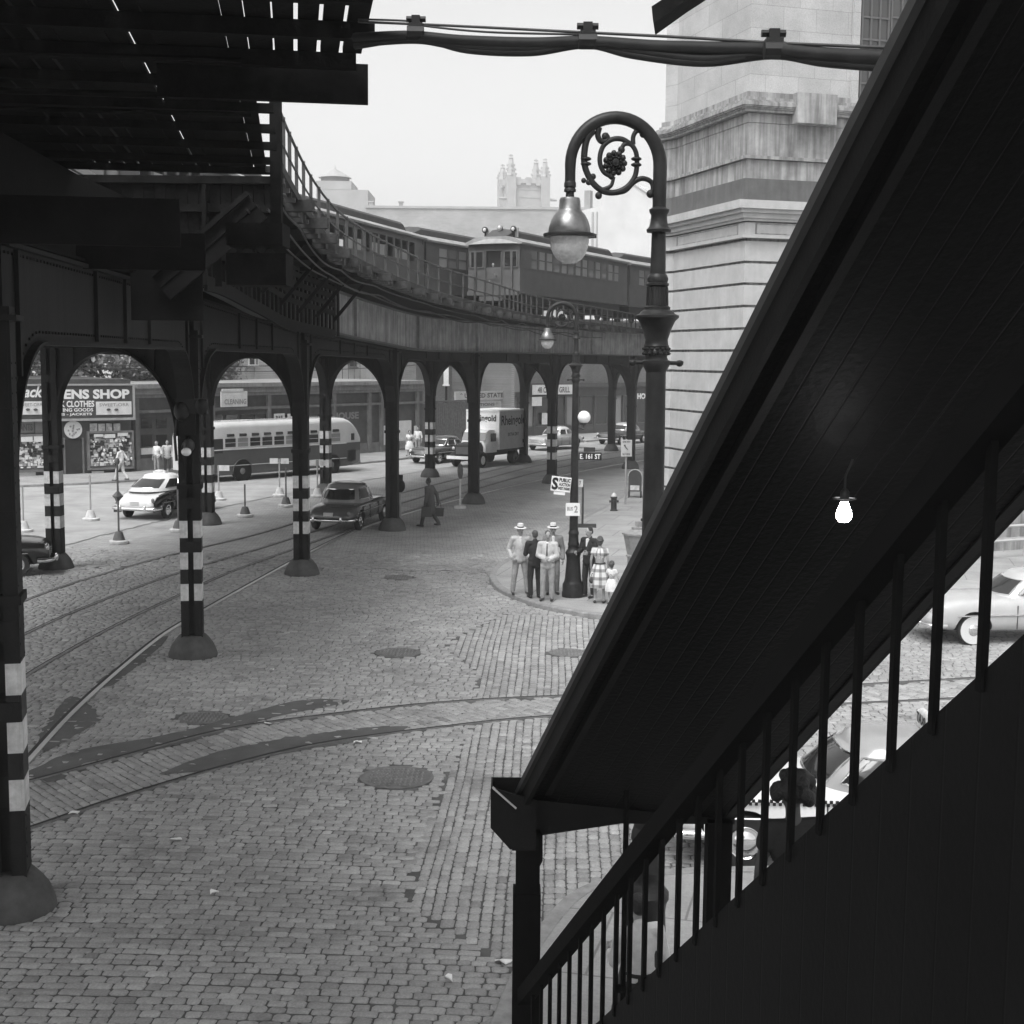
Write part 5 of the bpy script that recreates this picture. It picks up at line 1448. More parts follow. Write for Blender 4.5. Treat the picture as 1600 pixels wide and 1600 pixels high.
for (x0,x1) in ((1322,1362),(1366,1412),(1416,1470)):
    a, b = pxs_(Fr,x0), pxs_(Fr,x1); z0 = zat(Fr,a,165); 
    Fr.sheet('window', a, b, z0, z0+5.5, -0.01, 0.01, mat('courthouse_glass',0.05,0.1,spec=0.7), t)
    mb = MB()
    for k in range(4): q = lerp(a,b,k/3); Fr.box(mb,q-.03,q+.03,z0,z0+5.5,0.012,0.07)
    for k in range(8): z = z0+k*0.72; Fr.box(mb,a,b,z-.03,z+.03,0.013,0.065)
    mb.build('window_frame', mat('bronze_frame',0.10,0.5), t, world=True)
mb = MB(); a = pxs_(Fr,1318); Fr.box(mb,a-.25,a,zat(Fr,a,168),25.8,0.0,0.12); mb.build('window_jamb', lime, t, world=True)
# --- courthouse area fence and steps glimpsed under the canopy ------------
a = AD(1440,905,41); b = AD(1700,880,44); F = Facade((a.x,a.y),(b.x,b.y))
t = thing('pipe_fence','low pipe railing behind the white sedan','railing',(a.x,a.y,0))
mb = MB()
for z in (0.55,1.0): mb.tube([F.P(0,z+.13), F.P(F.L,z+.13)],0.045,6)
for k in range(6): mb.tube([F.P(k*F.L/5,.13), F.P(k*F.L/5,1.13)],0.05,6)
mb.build('rail', mat('pale_pipe',0.45,0.5), t, world=True)
mb = MB(); F.box(mb,-2,F.L,0.13,0.5,-1.6,-1.3); F.box(mb,2.2,F.L,0.5,2.2,-2.4,-1.6); t2 = thing('area_wall','grey stone parapet behind the low pipe railing','wall',(a.x,a.y+2,0)); mb.build('wall', limes, t2, world=True)

# ================================================================== TREES behind the clothing shop
LEAF = mat('tree_leaves', 0.26, 0.7, var=0.4, vscale=1.2)
LEAF2 = mat('tree_leaves_dark', 0.14, 0.7, var=0.4, vscale=1.2)
BARK = mat('tree_bark', 0.05, 0.9, var=0.4)
def tree(p, H, Rr, label, seed, n=2600):
    rd = random.Random(seed); t = thing('street_tree', label, 'tree', (p.x,p.y,0))
    tr = MB(); tips = []
    def limb(a, d, L, r_, lv):
        pts = [a]; q = a
        for k in range(5): d = (d + V((rd.uniform(-.16,.16),rd.uniform(-.16,.16),rd.uniform(-.02,.12)))).normalized(); q = q + d*(L/5); pts.append(q)
        tr.tube(pts, [lerp(r_, r_*.55, k/5) for k in range(6)], 6)
        if lv == 0: tips.extend(pts[2:]); return
        for k in range(4 if lv > 1 else 3):
            s = pts[rd.randint(2,5)]; a2 = rd.uniform(0,6.28); dd = (d*.7 + V((math.cos(a2),math.sin(a2),rd.uniform(-.1,.6)))*.75).normalized(); limb(s, dd, L*rd.uniform(.5,.75), r_*.5, lv-1)
        tips.append(pts[-1])
    limb(V((0,0,0)), V((0.03,0,1)), H*.45, 0.24, 3)
    tr.build('trunk', BARK, t, smooth=60)
    lf = MB()
    for k in range(n):
        c = rd.choice(tips) + V((rd.gauss(0,.55),rd.gauss(0,.55),rd.gauss(0,.45)))*Rr*.22
        s = rd.uniform(.08,.22); nrm_ = V((rd.uniform(-1,1),rd.uniform(-1,1),rd.uniform(.0,1.2))).normalized(); x = nrm_.orthogonal().normalized(); y = nrm_.cross(x); a = rd.uniform(0,6.28)
        x, y = x*math.cos(a)+y*math.sin(a), y*math.cos(a)-x*math.sin(a)
        lf.m = 0 if rd.random() < .65 else 1
        lf.add([c-x*s, c-y*s*.55, c+x*s, c+y*s*.55], [(0,1,2,3)])
    lf.build('crown', [LEAF, LEAF2], t, fix=False)
for (x, D, H, Rr, lab, sd_) in ((60,80,11,4.5,'leafy tree behind the left end of the clothing shop sign',1),(160,82,11.5,5.5,'broad leafy tree rising over the middle of the clothing shop sign',2),(245,86,11,5,'bare-limbed leafy tree right of the clothing shop roof',5)):
    p = AD(x,700,D); tree(V((p.x,p.y,0)), H, Rr, lab, sd_, n=15000)
# overhead street wires glimpsed through the arches
t = thing('street_wires','thin utility wires strung above the shop roofs','wire',tuple(AD(300,580,70)))
for (y0,y1,sag) in ((568,562,.5),(572,566,.8),(577,560,.3)):
    a = AD(40,y0,62); b = AD(700,y1,90); mb = MB(); mb.tube([a.lerp(b,k/12)-V((0,0,sag*4*(k/12)*(1-k/12)*.5)) for k in range(13)],0.022,5); mb.build('wire',IRON,t,world=True)
# ================================================================== VEHICLES
def paint(name, b): return mat(name, b, 0.22, var=0.08, vscale=2, coat=0.6)
WALLW = mat('whitewall', 0.65, 0.7)
LENS = mat('headlight_lens', 0.55, 0.08, spec=0.8)
TAIL = mat('tail_light_lens', 0.12, 0.15)
def wheel(parent, x, y, r, w, whitewall, hub=CHROME):
    s = 1 if x > 0 else -1
    ax = Matrix(((0,0,s),(0,1,0),(-s,0,0))) if True else None
    ax = Matrix.Rotation(PI/2*s, 3, 'Y')
    mb = MB(); mb.lathe([(r*.62,-w/2),(r*.9,-w/2),(r,-w*.32),(r,w*.32),(r*.93,w/2),(r*.62,w/2),(r*.6,w*.3)],24,(x,y,r),ax)
    ty = mb.build('wheel', RUBBER, parent, smooth=40)
    if whitewall:
        mb = MB(); mb.lathe([(r*.64,w/2+.004),(r*.9,w/2+.004),(r*.9,w/2+.001)],24,(x,y,r),ax); mb.build('whitewall', WALLW, ty, smooth=40)
    mb = MB(); mb.lathe([(r*.63,w*.42),(r*.58,w*.5),(r*.5,w*.36),(r*.42,w*.42),(r*.36,w*.56),(r*.2,w*.66),(1e-4,w*.7)],20,(x,y,r),ax); mb.build('hubcap', hub, ty, smooth=40)
    return ty

def superring(cx, cy, a, b, n, k, rear=1.0):
    out = []
    for j in range(k):
        t = 2*PI*j/k; c, s = math.cos(t), math.sin(t)
        out.append((cx + a*math.copysign(abs(c)**(2/n), c), cy + b*math.copysign(abs(s)**(2/n), s)))
    return out
def car(name, label, cat, loc, rz, body_m, roof_m=None, L=5.0, W=1.86, belt=1.0, roofz=1.58, hood=0.98, deck=0.96, cab=(-1.55,0.95), roofcab=(-0.95,0.35), whitewall=False, side_m=None, pillar_m=None, fenders=None, chrome=True, wb=2.95, face=None, group=None, cabn=2.9):
    """local +Y is the front"""
    t = thing(name, label, cat, loc, rz, group)
    roof_m = roof_m or body_m
    h = L/2; w = W/2
    S = [(-h,.66,.52,deck-.38),(-h+.07,.82,.40,deck-.24),(-h+.34,.95,.32,deck-.10),(-h+.9,1.0,.27,deck),(-1.2,1.0,.26,belt-.02),(-.3,1.0,.26,belt),(.6,1.0,.26,belt),(1.3,1.0,.27,hood+.01),(h-.75,.98,.28,hood),(h-.3,.94,.30,hood-.05),(h-.07,.86,.36,hood-.15),(h,.76,.46,hood-.27)]
    prof = lambda W_, zb, zt: [(0,zb),(.80*W_,zb),(.97*W_,zb+.12),(1.0*W_,lerp(zb,zt,.45)),(.985*W_,zt-.16),(.90*W_,zt-.035),(.62*W_,zt),(.3*W_,zt+.03),(0,zt+.035)]
    mb = MB(); rings = []
    for (y, f, zb, zt) in S:
        p = prof(w*f, zb, zt); ring = [(x,y,z) for x,z in p] + [(-x,y,z) for x,z in p[-2:0:-1]]; rings.append(ring)
    n = len(rings[0]); vs = [q for r_ in rings for q in r_]
    fs = [(i*n+j,(i+1)*n+j,(i+1)*n+(j+1)%n,i*n+(j+1)%n) for i in range(len(rings)-1) for j in range(n)]
    fs += [tuple(range(n)), tuple((len(rings)-1)*n+j for j in range(n-1,-1,-1))]
    mb.add(vs, fs)
    me = bake(mb, [('SUBSURF', {'levels':2,'render_levels':2})])
    # wheel openings
    cut = MB(); r = 0.345
    for y in (wb/2+.12, -wb/2+.02):
        cut.lathe([(r+.075,-w-.3),(r+.075,-w+.34)],24,(0,y,r),Matrix.Rotation(PI/2,3,'Y')); cut.lathe([(r+.075,w-.34),(r+.075,w+.3)],24,(0,y,r),Matrix.Rotation(PI/2,3,'Y'))
    cme = cut.mesh('cut'); 
    bmx = bmesh.new(); bmx.from_mesh(cme); bmesh.ops.recalc_face_normals(bmx, faces=bmx.faces[:]); bmx.to_mesh(cme); bmx.free()
    bmx = bmesh.new(); bmx.from_mesh(me); bmesh.ops.recalc_face_normals(bmx, faces=bmx.faces[:]); bmx.to_mesh(me); bmx.free()
    co = bpy.data.objects.new('cut', cme); COL.objects.link(co)
    me2 = bake(me, [('BOOLEAN', {'operation':'DIFFERENCE','object':co,'solver':'EXACT'})])
    bpy.data.objects.remove(co)
    o = mesh_obj(me2, 'body', [body_m, side_m or body_m, BLACKP], t, smooth=35)
    for p in me2.polygons:
        p.material_index = 0
        c = p.center
        if side_m and abs(c.x) > w*.8 and c.z < belt-.06: p.material_index = 1
        if any(abs(c.y-y) < r+.07 and math.hypot(c.y-y, c.z-r) < r+.0735 for y in (wb/2+.12,-wb/2+.02)): p.material_index = 2
    # cabin
    yc0, b0 = (cab[0]+cab[1])/2, (cab[1]-cab[0])/2; yc1, b1 = (roofcab[0]+roofcab[1])/2, (roofcab[1]-roofcab[0])/2
    a0, a1 = w*.90, w*.72; zb_ = belt-.06; zr = roofz-.15
    def cabp(tt, hh, o_=0.0, n_=cabn):
        c, s = math.cos(tt), math.sin(tt)
        e = hh
        a = lerp(a0,a1,e)+.03*math.sin(PI*e); b = lerp(b0,b1,e)+.05*math.sin(PI*e); yc = lerp(yc0,yc1,e)
        x = (a+o_)*math.copysign(abs(c)**(2/n_), c); y = yc+(b+o_)*math.copysign(abs(s)**(2/n_), s)
        return V((x,y,lerp(zb_,zr,e)))
    K = 48
    mb = MB(); rows = []
    for e in (0,.15,.35,.55,.75,.9,1.0): rows.append([cabp(2*PI*j/K, e) for j in range(K)])
    for f, dz in ((.94,.06),(.78,.105),(.48,.138),(.02,.15)): rows.append([V((cabp(2*PI*j/K,1).x*f, yc1+(cabp(2*PI*j/K,1).y-yc1)*f, zr+dz)) for j in range(K)])
    vs = [q for r_ in rows for q in r_]; fs = [(i*K+j,i*K+(j+1)%K,(i+1)*K+(j+1)%K,(i+1)*K+j) for i in range(len(rows)-1) for j in range(K)]
    fs.append(tuple((len(rows)-1)*K+j for j in range(K))); mb.add(vs, fs); mb.build('roof', roof_m, t, smooth=50)
    def glass(t0, t1, h0, h1, nm, m=GLASS):
        g = MB(); g.grid(lambda u, v: cabp(lerp(t0,t1,u), lerp(h0,h1,v), .006), 8, 3); ob = g.build(nm, m, t, smooth=60, fix=False)
        fr = MB(); pts = [cabp(lerp(t0,t1,k/8), h0, .008) for k in range(9)] + [cabp(t1, lerp(h0,h1,k/3), .008) for k in range(1,4)] + [cabp(lerp(t1,t0,k/8), h1, .008) for k in range(1,9)] + [cabp(t0, lerp(h1,h0,k/3), .008) for k in range(1,3)]
        fr.tube(pts, .016, 5, closed=True); fr.build('trim', CHROME if chrome else body_m, ob, smooth=60)
    d = R(1)
    glass(R(52),R(128),.22,.88,'windshield'); glass(R(232),R(308),.26,.86,'rear_window')
    for sgn_ in (0,1):
        f = (lambda q: q) if sgn_ == 0 else (lambda q: PI-q)
        for (p,q) in ((R(4),R(38)),(R(-34),R(0.5))):
            a_, b_ = f(p), f(q); glass(min(a_,b_), max(a_,b_), .25, .86, 'side_window')
    # chrome and lights
    def bumper(y, s, z):
        b = MB(); pts = [V((w*f, y - s*c, z)) for f, c in ((-1.0,.42),(-1.0,.22),(-.93,.07),(-.7,0),(-.3,-.03),(0,-.04),(.3,-.03),(.7,0),(.93,.07),(1.0,.22),(1.0,.42))]
        b.tube(cr(pts,3), .062, 8)
        for x in (-.42,.42): b.ell((x*w*1.3, y+s*.07, z+.03),(.045,.06,.12),8,6)
        b.build('bumper', CHROME, t, smooth=60)
    bumper(h+.07, 1, .46); bumper(-h-.07, -1, .46)
    for x in (-1,1):
        hb = MB(); hb.lathe([(.115,-.03),(.12,.0),(.105,.02)],18,(x*w*.72,h-.09,hood-.22),Matrix.Rotation(-PI/2,3,'X')); ob = hb.build('headlight', CHROME, t, smooth=50)
        hb = MB(); hb.ell((x*w*.72,h-.075,hood-.22),(.1,.045,.1),14,8); hb.build('lens', LENS, ob, smooth=80)
        hb = MB(); hb.ell((x*w*.80,-h+.05,deck-.26),(.07,.05,.085),12,8); hb.build('tail_light', TAIL, t, smooth=80)
    g = MB()
    for k in range(4): g.tube([(-w*.58,h-.06,.60+k*.055),(-w*.3,h+.0,.60+k*.055),(w*.3,h+.0,.60+k*.055),(w*.58,h-.06,.60+k*.055)], .016, 6)
    g.build('grille', CHROME, t, smooth=60)
    g = MB(); g.box(-w*.58,w*.58,h-.1,h-.055,.56,.80); g.build('grille_opening', BLACKP, t)
    if chrome:
        for x in (-1,1):
            g = MB(); g.tube([(x*(w+.004),-h+.55,.66),(x*(w+.008),-.5,.68),(x*(w+.008),.8,.68),(x*(w+.0),h-.6,.67)], .016, 6); g.build('side_trim', CHROME, t, smooth=60)
            g = MB()
            for y in (.05,-.95): g.tube([(x*(w+.0),y,.84),(x*(w+.035),y-.04,.845),(x*(w+.035),y-.13,.845),(x*w,y-.17,.84)], .012, 5)
            g.build('door_handle', CHROME, t, smooth=60)
    g = MB()
    for x in (-1,1):
        for y in (.62,-.42,-1.25): g.box(min(x*(w-.02),x*(w+.002)),max(x*(w-.02),x*(w+.002)),y-.006,y+.006,.36,belt-.14)
    g.build('door_seam', BLACKP, t)
    g = MB(); g.box(-.17,.17,-h-.02,-h+.06,.60,.72); g.build('licence_plate', mat('plate_paint',0.4,0.5), t)
    for x in (-1,1):
        for y in (wb/2+.12,-wb/2+.02): wheel(t, x*(w-.13), y, r, .17, whitewall)
    if fenders:
        for x in (-1,1):
            for (y,ln,nm) in ((wb/2+.12,.78,'front_fender'),(-wb/2-.02,.8,'rear_fender')):
                f = MB()
                def fp(u, v, x=x, y=y, ln=ln):
                    a = lerp(-PI/2,PI/2,v); th = lerp(R(-8),R(188),u); rr = .47
                    return V((x*(w-.28+.34*math.cos(a)**.7 if True else 0), y+ln*.92*math.cos(th), .36+rr*1.02*math.sin(th)*(.55+.45*math.cos(a)) if False else .34+rr*math.sin(th)*(.7+.3*math.cos(a)**.6)))
                f.grid(fp, 20, 8); f.build(nm, fenders, t, smooth=60, fix=True)
    return t
def spot(px, py, z=0.0): p = G(px, py, z); return V((p.x, p.y, 0.004))
GREYD = paint('dark_car_paint', 0.035); GREYM = paint('mid_grey_car_paint', 0.16); PALE = paint('pale_car_paint', 0.6); LIGHT = paint('light_grey_car_paint', 0.36); BLK = paint('black_car_paint', 0.012)

# sedan driving away under the tracks
c = spot(541,826)
s1_ = car('dark_sedan','dark sedan with lighter roof driving away between the iron columns','car',(c.x,c.y+1.1,0.004), R(-11), paint('sedan_grey',0.07), roof_m=GREYM, L=5.0, roofz=1.66, roofcab=(-1.05,0.4), whitewall=False)
# white and black taxi
c = spot(240,812)
tx = car('two_tone_taxi','white-topped taxi with dark sides seen from behind at the left','taxi',(c.x,c.y+1.9,0.004), R(-14), PALE, side_m=BLK, L=4.9, belt=1.12, roofz=1.68, deck=1.04, cab=(-2.1,0.8), roofcab=(-0.85,0.15), cabn=2.5, fenders=BLK, chrome=True)
mb = MB(); mb.box(-.26,.26,-.5,-.3,1.61,1.72); mb.ell((0,-.4,1.72),(.24,.1,.06),10,6); mb.build('roof_sign', WHITE, tx, smooth=40)
# black car nosing in at the left edge
c = spot(85,893)
car('black_car','black car whose front end shows behind the left columns','car',(c.x-2.45,c.y-.7,0.004), R(-74), BLK, hood=1.02, roof_m=BLK)
# dark car parked by the far kerb
c = spot(690,724); 
car('parked_dark_car','dark parked car with pale bonnet glare by the board fence','car',(c.x,c.y+1.2,0.004), R(149), GREYD, roof_m=GREYD, L=4.9)
c = spot(868,703)
car('two_tone_sedan','pale-roofed two-tone sedan parked before the brick hotel','car',(c.x,c.y+.8,0.004), R(146), LIGHT, roof_m=PALE, L=5.1, pillar_m=PALE)
c = spot(975,694)
car('far_dark_sedan','dark sedan with bright roof farthest along the far kerb','car',(c.x,c.y+.8,0.004), R(143), GREYD, roof_m=LIGHT, L=5.0)
# white sedan on the right, seen under the canopy
c = spot(1548,1008)
car('white_sedan','white sedan with whitewall tyres seen side-on under the canopy','car',(c.x+1.05,c.y+.95,0.004), R(97), paint('white_car_paint',0.45), roof_m=paint('white_car_paint',0.45), side_m=LIGHT if False else None, L=5.2, whitewall=True, belt=1.03, hood=1.02, roofz=1.58)
# checkered taxi below the stairway
ck1 = paint('taxi_paint', 0.66)
tc_ = car('checkered_taxi','pale taxi with checkered band at the kerb seen through the stair balusters','taxi',(4.5,16.98,0.004), R(88), ck1, roof_m=paint('taxi_roof_grey',0.30), L=4.9, cab=(-1.65,0.85), roofcab=(-1.0,0.25))
for x in (-1,1):
    mk = MB()
    for k in range(90):
        y = -1.6+k*.036
        for j in range(2):
            if (k+j) % 2: mk.box(min(x*.905,x*.932),max(x*.905,x*.932), y, y+.036, .84+j*.036, .84+(j+1)*.036)
    mk.build('checker_band', BLACKP, tc_)
mb = MB(); mb.ell((0,-.75,1.70),(.32,.05,.13),14,8); mb.ell((-.2,-.75,1.68),(.16,.05,.1),10,7); mb.ell((.2,-.75,1.68),(.16,.05,.1),10,7); mb.box(-.25,.25,-.79,-.71,1.57,1.62); mb.build('roof_sign', WHITE, tc_, smooth=60)
for s in (1,-1): text("TAXI",(0,-.75+s*.052,1.70),(-s,0,0),(0,0,1),.42,.13,BLACKP,tc_,bold=.05,out=.004,world=False)

# --- bus -------------------------------------------------------------------
def bus(loc, rz):
    t = thing('city_bus','long dark city bus with white roof standing along the far kerb','bus',loc,rz)
    L, W, H = 10.9, 2.44, 2.95; h = L/2
    up = paint('bus_white',0.5); lo_ = paint('bus_dark',0.07)
    def sec(y):
        # rounded tail (y<0) and nose
        e = max(0.0, (abs(y)-(h-1.5))/1.5)
        top = H - (0.95 if y < 0 else .5)*e**2.4; zb = .36 + (.12*e**2 if y < 0 else .04*e)
        w = W/2*(1-.16*e**2.2)
        if e > .97: w *= .9
        return top, zb, w
    ys = [-h,-h+.05,-h+.15,-h+.35,-h+.6,-h+.9,-h+1.25,-h+1.6,-2,0,2,h-1.5,h-1.0,h-.6,h-.3,h-.12,h-.03,h]
    def ring(y):
        top, zb, w = sec(y); r_ = .42; pts = [(0,zb),(w*.93,zb),(w,zb+.1),(w,1.62)]
        for k in range(6): a = PI/2*k/5; pts.append((w-r_+r_*math.cos(a), top-r_*.7+r_*.7*math.sin(a)))
        pts.append((0,top+.04)); return [(x,y,z) for x,z in pts]+[(-x,y,z) for x,z in pts[-2:0:-1]]
    rings = [ring(y) for y in ys]; n = len(rings[0]); mb = MB()
    mb.add([q for r_ in rings for q in r_], [(i*n+j,(i+1)*n+j,(i+1)*n+(j+1)%n,i*n+(j+1)%n) for i in range(len(rings)-1) for j in range(n)]+[tuple(range(n)),tuple((len(rings)-1)*n+j for j in range(n-1,-1,-1))])
    o = mb.build('body', [lo_, up], t, smooth=38)
    for p in o.data.polygons: p.material_index = 1 if p.center.z > 1.63 else 0
    for x in (-1,1):
        for k in range(10):
            y0 = -3.75+k*.78
            if x > 0 and k in (): continue
            g = MB(); g.box(min(x*1.22,x*1.228),max(x*1.22,x*1.228),y0,y0+.66,1.72,2.14); ob = g.build('window', GLASS if k%4 else GLASSL, t)
            f = MB(); 
            for (a,b,c_,d_) in ((y0-.03,y0,1.69,2.17),(y0+.66,y0+.69,1.69,2.17),(y0,y0+.66,2.14,2.17),(y0,y0+.66,1.69,1.72),(y0,y0+.66,1.92,1.94)): f.box(min(x*1.222,x*1.24),max(x*1.222,x*1.24),a,b,c_,d_)
            f.build('window_frame', up, ob)
            g = MB(); g.tube([(x*1.225,y0+.12,2.30),(x*1.225,y0+.54,2.30)],.075,8) ; g.build('standee_window', GLASS, t, smooth=60)
        g = MB(); g.box(min(x*1.16,x*1.19),max(x*1.16,x*1.19),-h+.62,-h+1.05,1.74,2.1); g.build('rear_quarter_window', GLASS, t)
        g = MB(); g.box(min(x*1.22,x*1.226),max(x*1.22,x*1.226),4.05,4.75,1.45,2.15); g.build('driver_window', GLASS, t)
        g = MB(); g.tube([(x*1.225,-4.2,1.6),(x*1.23,0,1.6),(x*1.225,4.6,1.6)],.03,6); g.tube([(x*1.225,-4.2,.8),(x*1.23,0,.8),(x*1.225,4.3,.8)],.02,6); g.build('side_moulding', up if True else CHROME, t, smooth=60)
        for y in (-3.15,2.85):
            wheel(t, x*1.06, y, .5, .28, False, hub=mat('bus_hub',0.12,0.5))
            g = MB(); pts = [(x*1.235,y+.6*math.cos(a),.5+.6*math.sin(a)) for a in [PI*k/14 for k in range(15)]]; g.tube(pts,.03,6); g.build('wheel_arch', lo_, t, smooth=60)
            g = MB(); g.lathe([(.575,0),(1e-4,0)],22,(x*1.223,y,.5),Matrix.Rotation(PI/2*x,3,'Y')); g.build('wheel_well', BLACKP, t)
        g = MB(); g.box(min(x*1.18,x*1.215),max(x*1.18,x*1.215),-h+.55,-h+1.15,.62,1.2); g.build('engine_grille', BLACKP, t)
    g = MB(); g.box(-.95,.95,-h-.06,-h+.05,.45,.58); g.box(-1.1,1.1,h-.03,h+.1,.45,.6); g.build('bumper', lo_, t)
    g = MB(); g.box(-.9,.9,-h-.012,-h+.05,1.45,1.85); g.build('rear_window', GLASS, t)
    g = MB(); g.box(-.8,.8,-h-.015,-h+.05,.7,1.25); g.build('engine_door', BLACKP, t)
    return t
r_b = G(565,737); l_b = G(352,754)
dirb = V((l_b.x-r_b.x, l_b.y-r_b.y, 0)).normalized()
cb = V((r_b.x,r_b.y,0)) + dirb*5.3 + V((dirb.y,-dirb.x,0))*1.25
bus((cb.x,cb.y,0.004), math.atan2(-dirb.x, dirb.y))

# --- delivery truck ---------------------------------------------------------
def truck(loc, rz):
    t = thing('delivery_truck','pale box delivery truck with dark nose and lettered sides','truck',loc,rz)
    pw = mat('truck_white',0.8,0.45,var=0.1); pg = mat('truck_side_grey',0.48,0.5,var=0.12); dk = BLACKP
    b = MB(); b.box(-1.15,1.15,-3.6,.35,1.05,3.55); b.build('cargo_box', [pw,pg], t)
    o = t.children[-1]
    for p in o.data.polygons:
        if abs(p.normal.x) > .9: p.material_index = 1
    b = MB(); b.box(-1.2,1.2,-3.65,.40,3.552,3.64); b.box(-1.19,-1.152,.30,.39,1.05,3.55); b.box(1.152,1.19,.30,.39,1.05,3.55); b.build('roof_rim', pw, t)
    text("Rheingold",(0,.36,3.05),(-1,0,0),(0,0,1),1.9,.55,dk,t,bold=.02,world=False)
    text("Rheingold",(-1.155,-1.6,2.85),(0,-1,0),(0,0,1),3.3,.85,dk,t,bold=.02,world=False)
    text("Rheingold",(1.155,-1.6,2.85),(0,1,0),(0,0,1),3.3,.85,dk,t,bold=.02,world=False)
    text("EXTRA DRY",(-1.155,-1.6,2.0),(0,-1,0),(0,0,1),1.5,.22,dk,t,bold=.02,world=False)
    # cab
    def loft(secs, nm, m):
        mb = MB(); n = 4
        rings = []
        for (y,w_,z0,z1) in secs: rings.append([(-w_,y,z0),(w_,y,z0),(w_,y,lerp(z0,z1,.6)),(w_*.82,y,z1),(-w_*.82,y,z1),(-w_,y,lerp(z0,z1,.6))])
        n = 6; mb.add([q for r_ in rings for q in r_], [(i*n+j,(i+1)*n+j,(i+1)*n+(j+1)%n,i*n+(j+1)%n) for i in range(len(rings)-1) for j in range(n)]+[tuple(range(n)),tuple((len(rings)-1)*n+j for j in range(n-1,-1,-1))]); return mb.build(nm, m, t, smooth=30)
    loft([(.36,1.02,.9,2.35),(1.0,1.0,.9,2.38),(1.3,.95,.9,2.25),(1.62,.88,.9,1.62)],'cab',pw)
    loft([(1.6,.72,.85,1.58),(2.3,.66,.82,1.55),(2.8,.56,.8,1.48),(2.95,.5,.84,1.38)],'hood',dk)
    g = MB(); g.add([(-.78,1.335,2.2),(.78,1.335,2.2),(.84,1.60,1.68),(-.84,1.60,1.68)],[(0,1,2,3)]); g.build('windshield', GLASSL, t, fix=False)
    for x in (-1,1):
        g = MB(); g.box(min(x*1.0,x*1.03),max(x*1.0,x*1.03),.5,1.15,1.62,2.15); g.build('cab_window', GLASS, t)
        g = MB(); g.grid(lambda u,v: V((x*lerp(.62,1.06,v**.8), 2.15+.72*math.cos(lerp(R(-5),R(185),u)), .5+.58*math.sin(lerp(R(-5),R(185),u))*(1-.25*v*v))),14,6); g.build('fender', dk if True else pw, t, smooth=60)
        g = MB(); g.ell((x*.72,2.72,1.22),(.13,.14,.13),12,8); ob = g.build('headlight', dk, t, smooth=80); g = MB(); g.ell((x*.72,2.80,1.22),(.11,.08,.11),12,8); g.build('lens', LENS, ob, smooth=80)
        wheel(t, x*.9, 2.15, .46, .24, False, hub=pw); wheel(t, x*.88, -2.1, .46, .44, False, hub=mat('bus_hub',.12,.5))
    g = MB(); g.box(-.46,.46,2.93,2.97,.86,1.34); g.build('grille', mat('truck_grille',0.12,0.4,metal=.5), t)
    g = MB(); g.box(-1.0,1.0,3.1,3.18,.55,.75); g.bar((-.5,2.9,.65),(-.5,3.1,.65),.1,.1); g.bar((.5,2.9,.65),(.5,3.1,.65),.1,.1); g.build('bumper', pw, t)
    g = MB(); g.box(-.5,.5,-3.5,2.9,.62,.84); g.box(-1.1,1.1,-3.6,.3,.9,1.045); g.build('chassis', dk, t)
    return t
fw = G(712,732); rwp = G(810,722)
d_ = V((-0.46,-0.89,0)).normalized()
cb = V((fw.x,fw.y,0)) - d_*2.3 + V((-d_.y,d_.x,0))*(-0.0)
tk_ = truck((cb.x+.55,cb.y+.9,0.004), math.atan2(-d_.x,d_.y)); tk_.scale = (0.92,0.92,0.88)

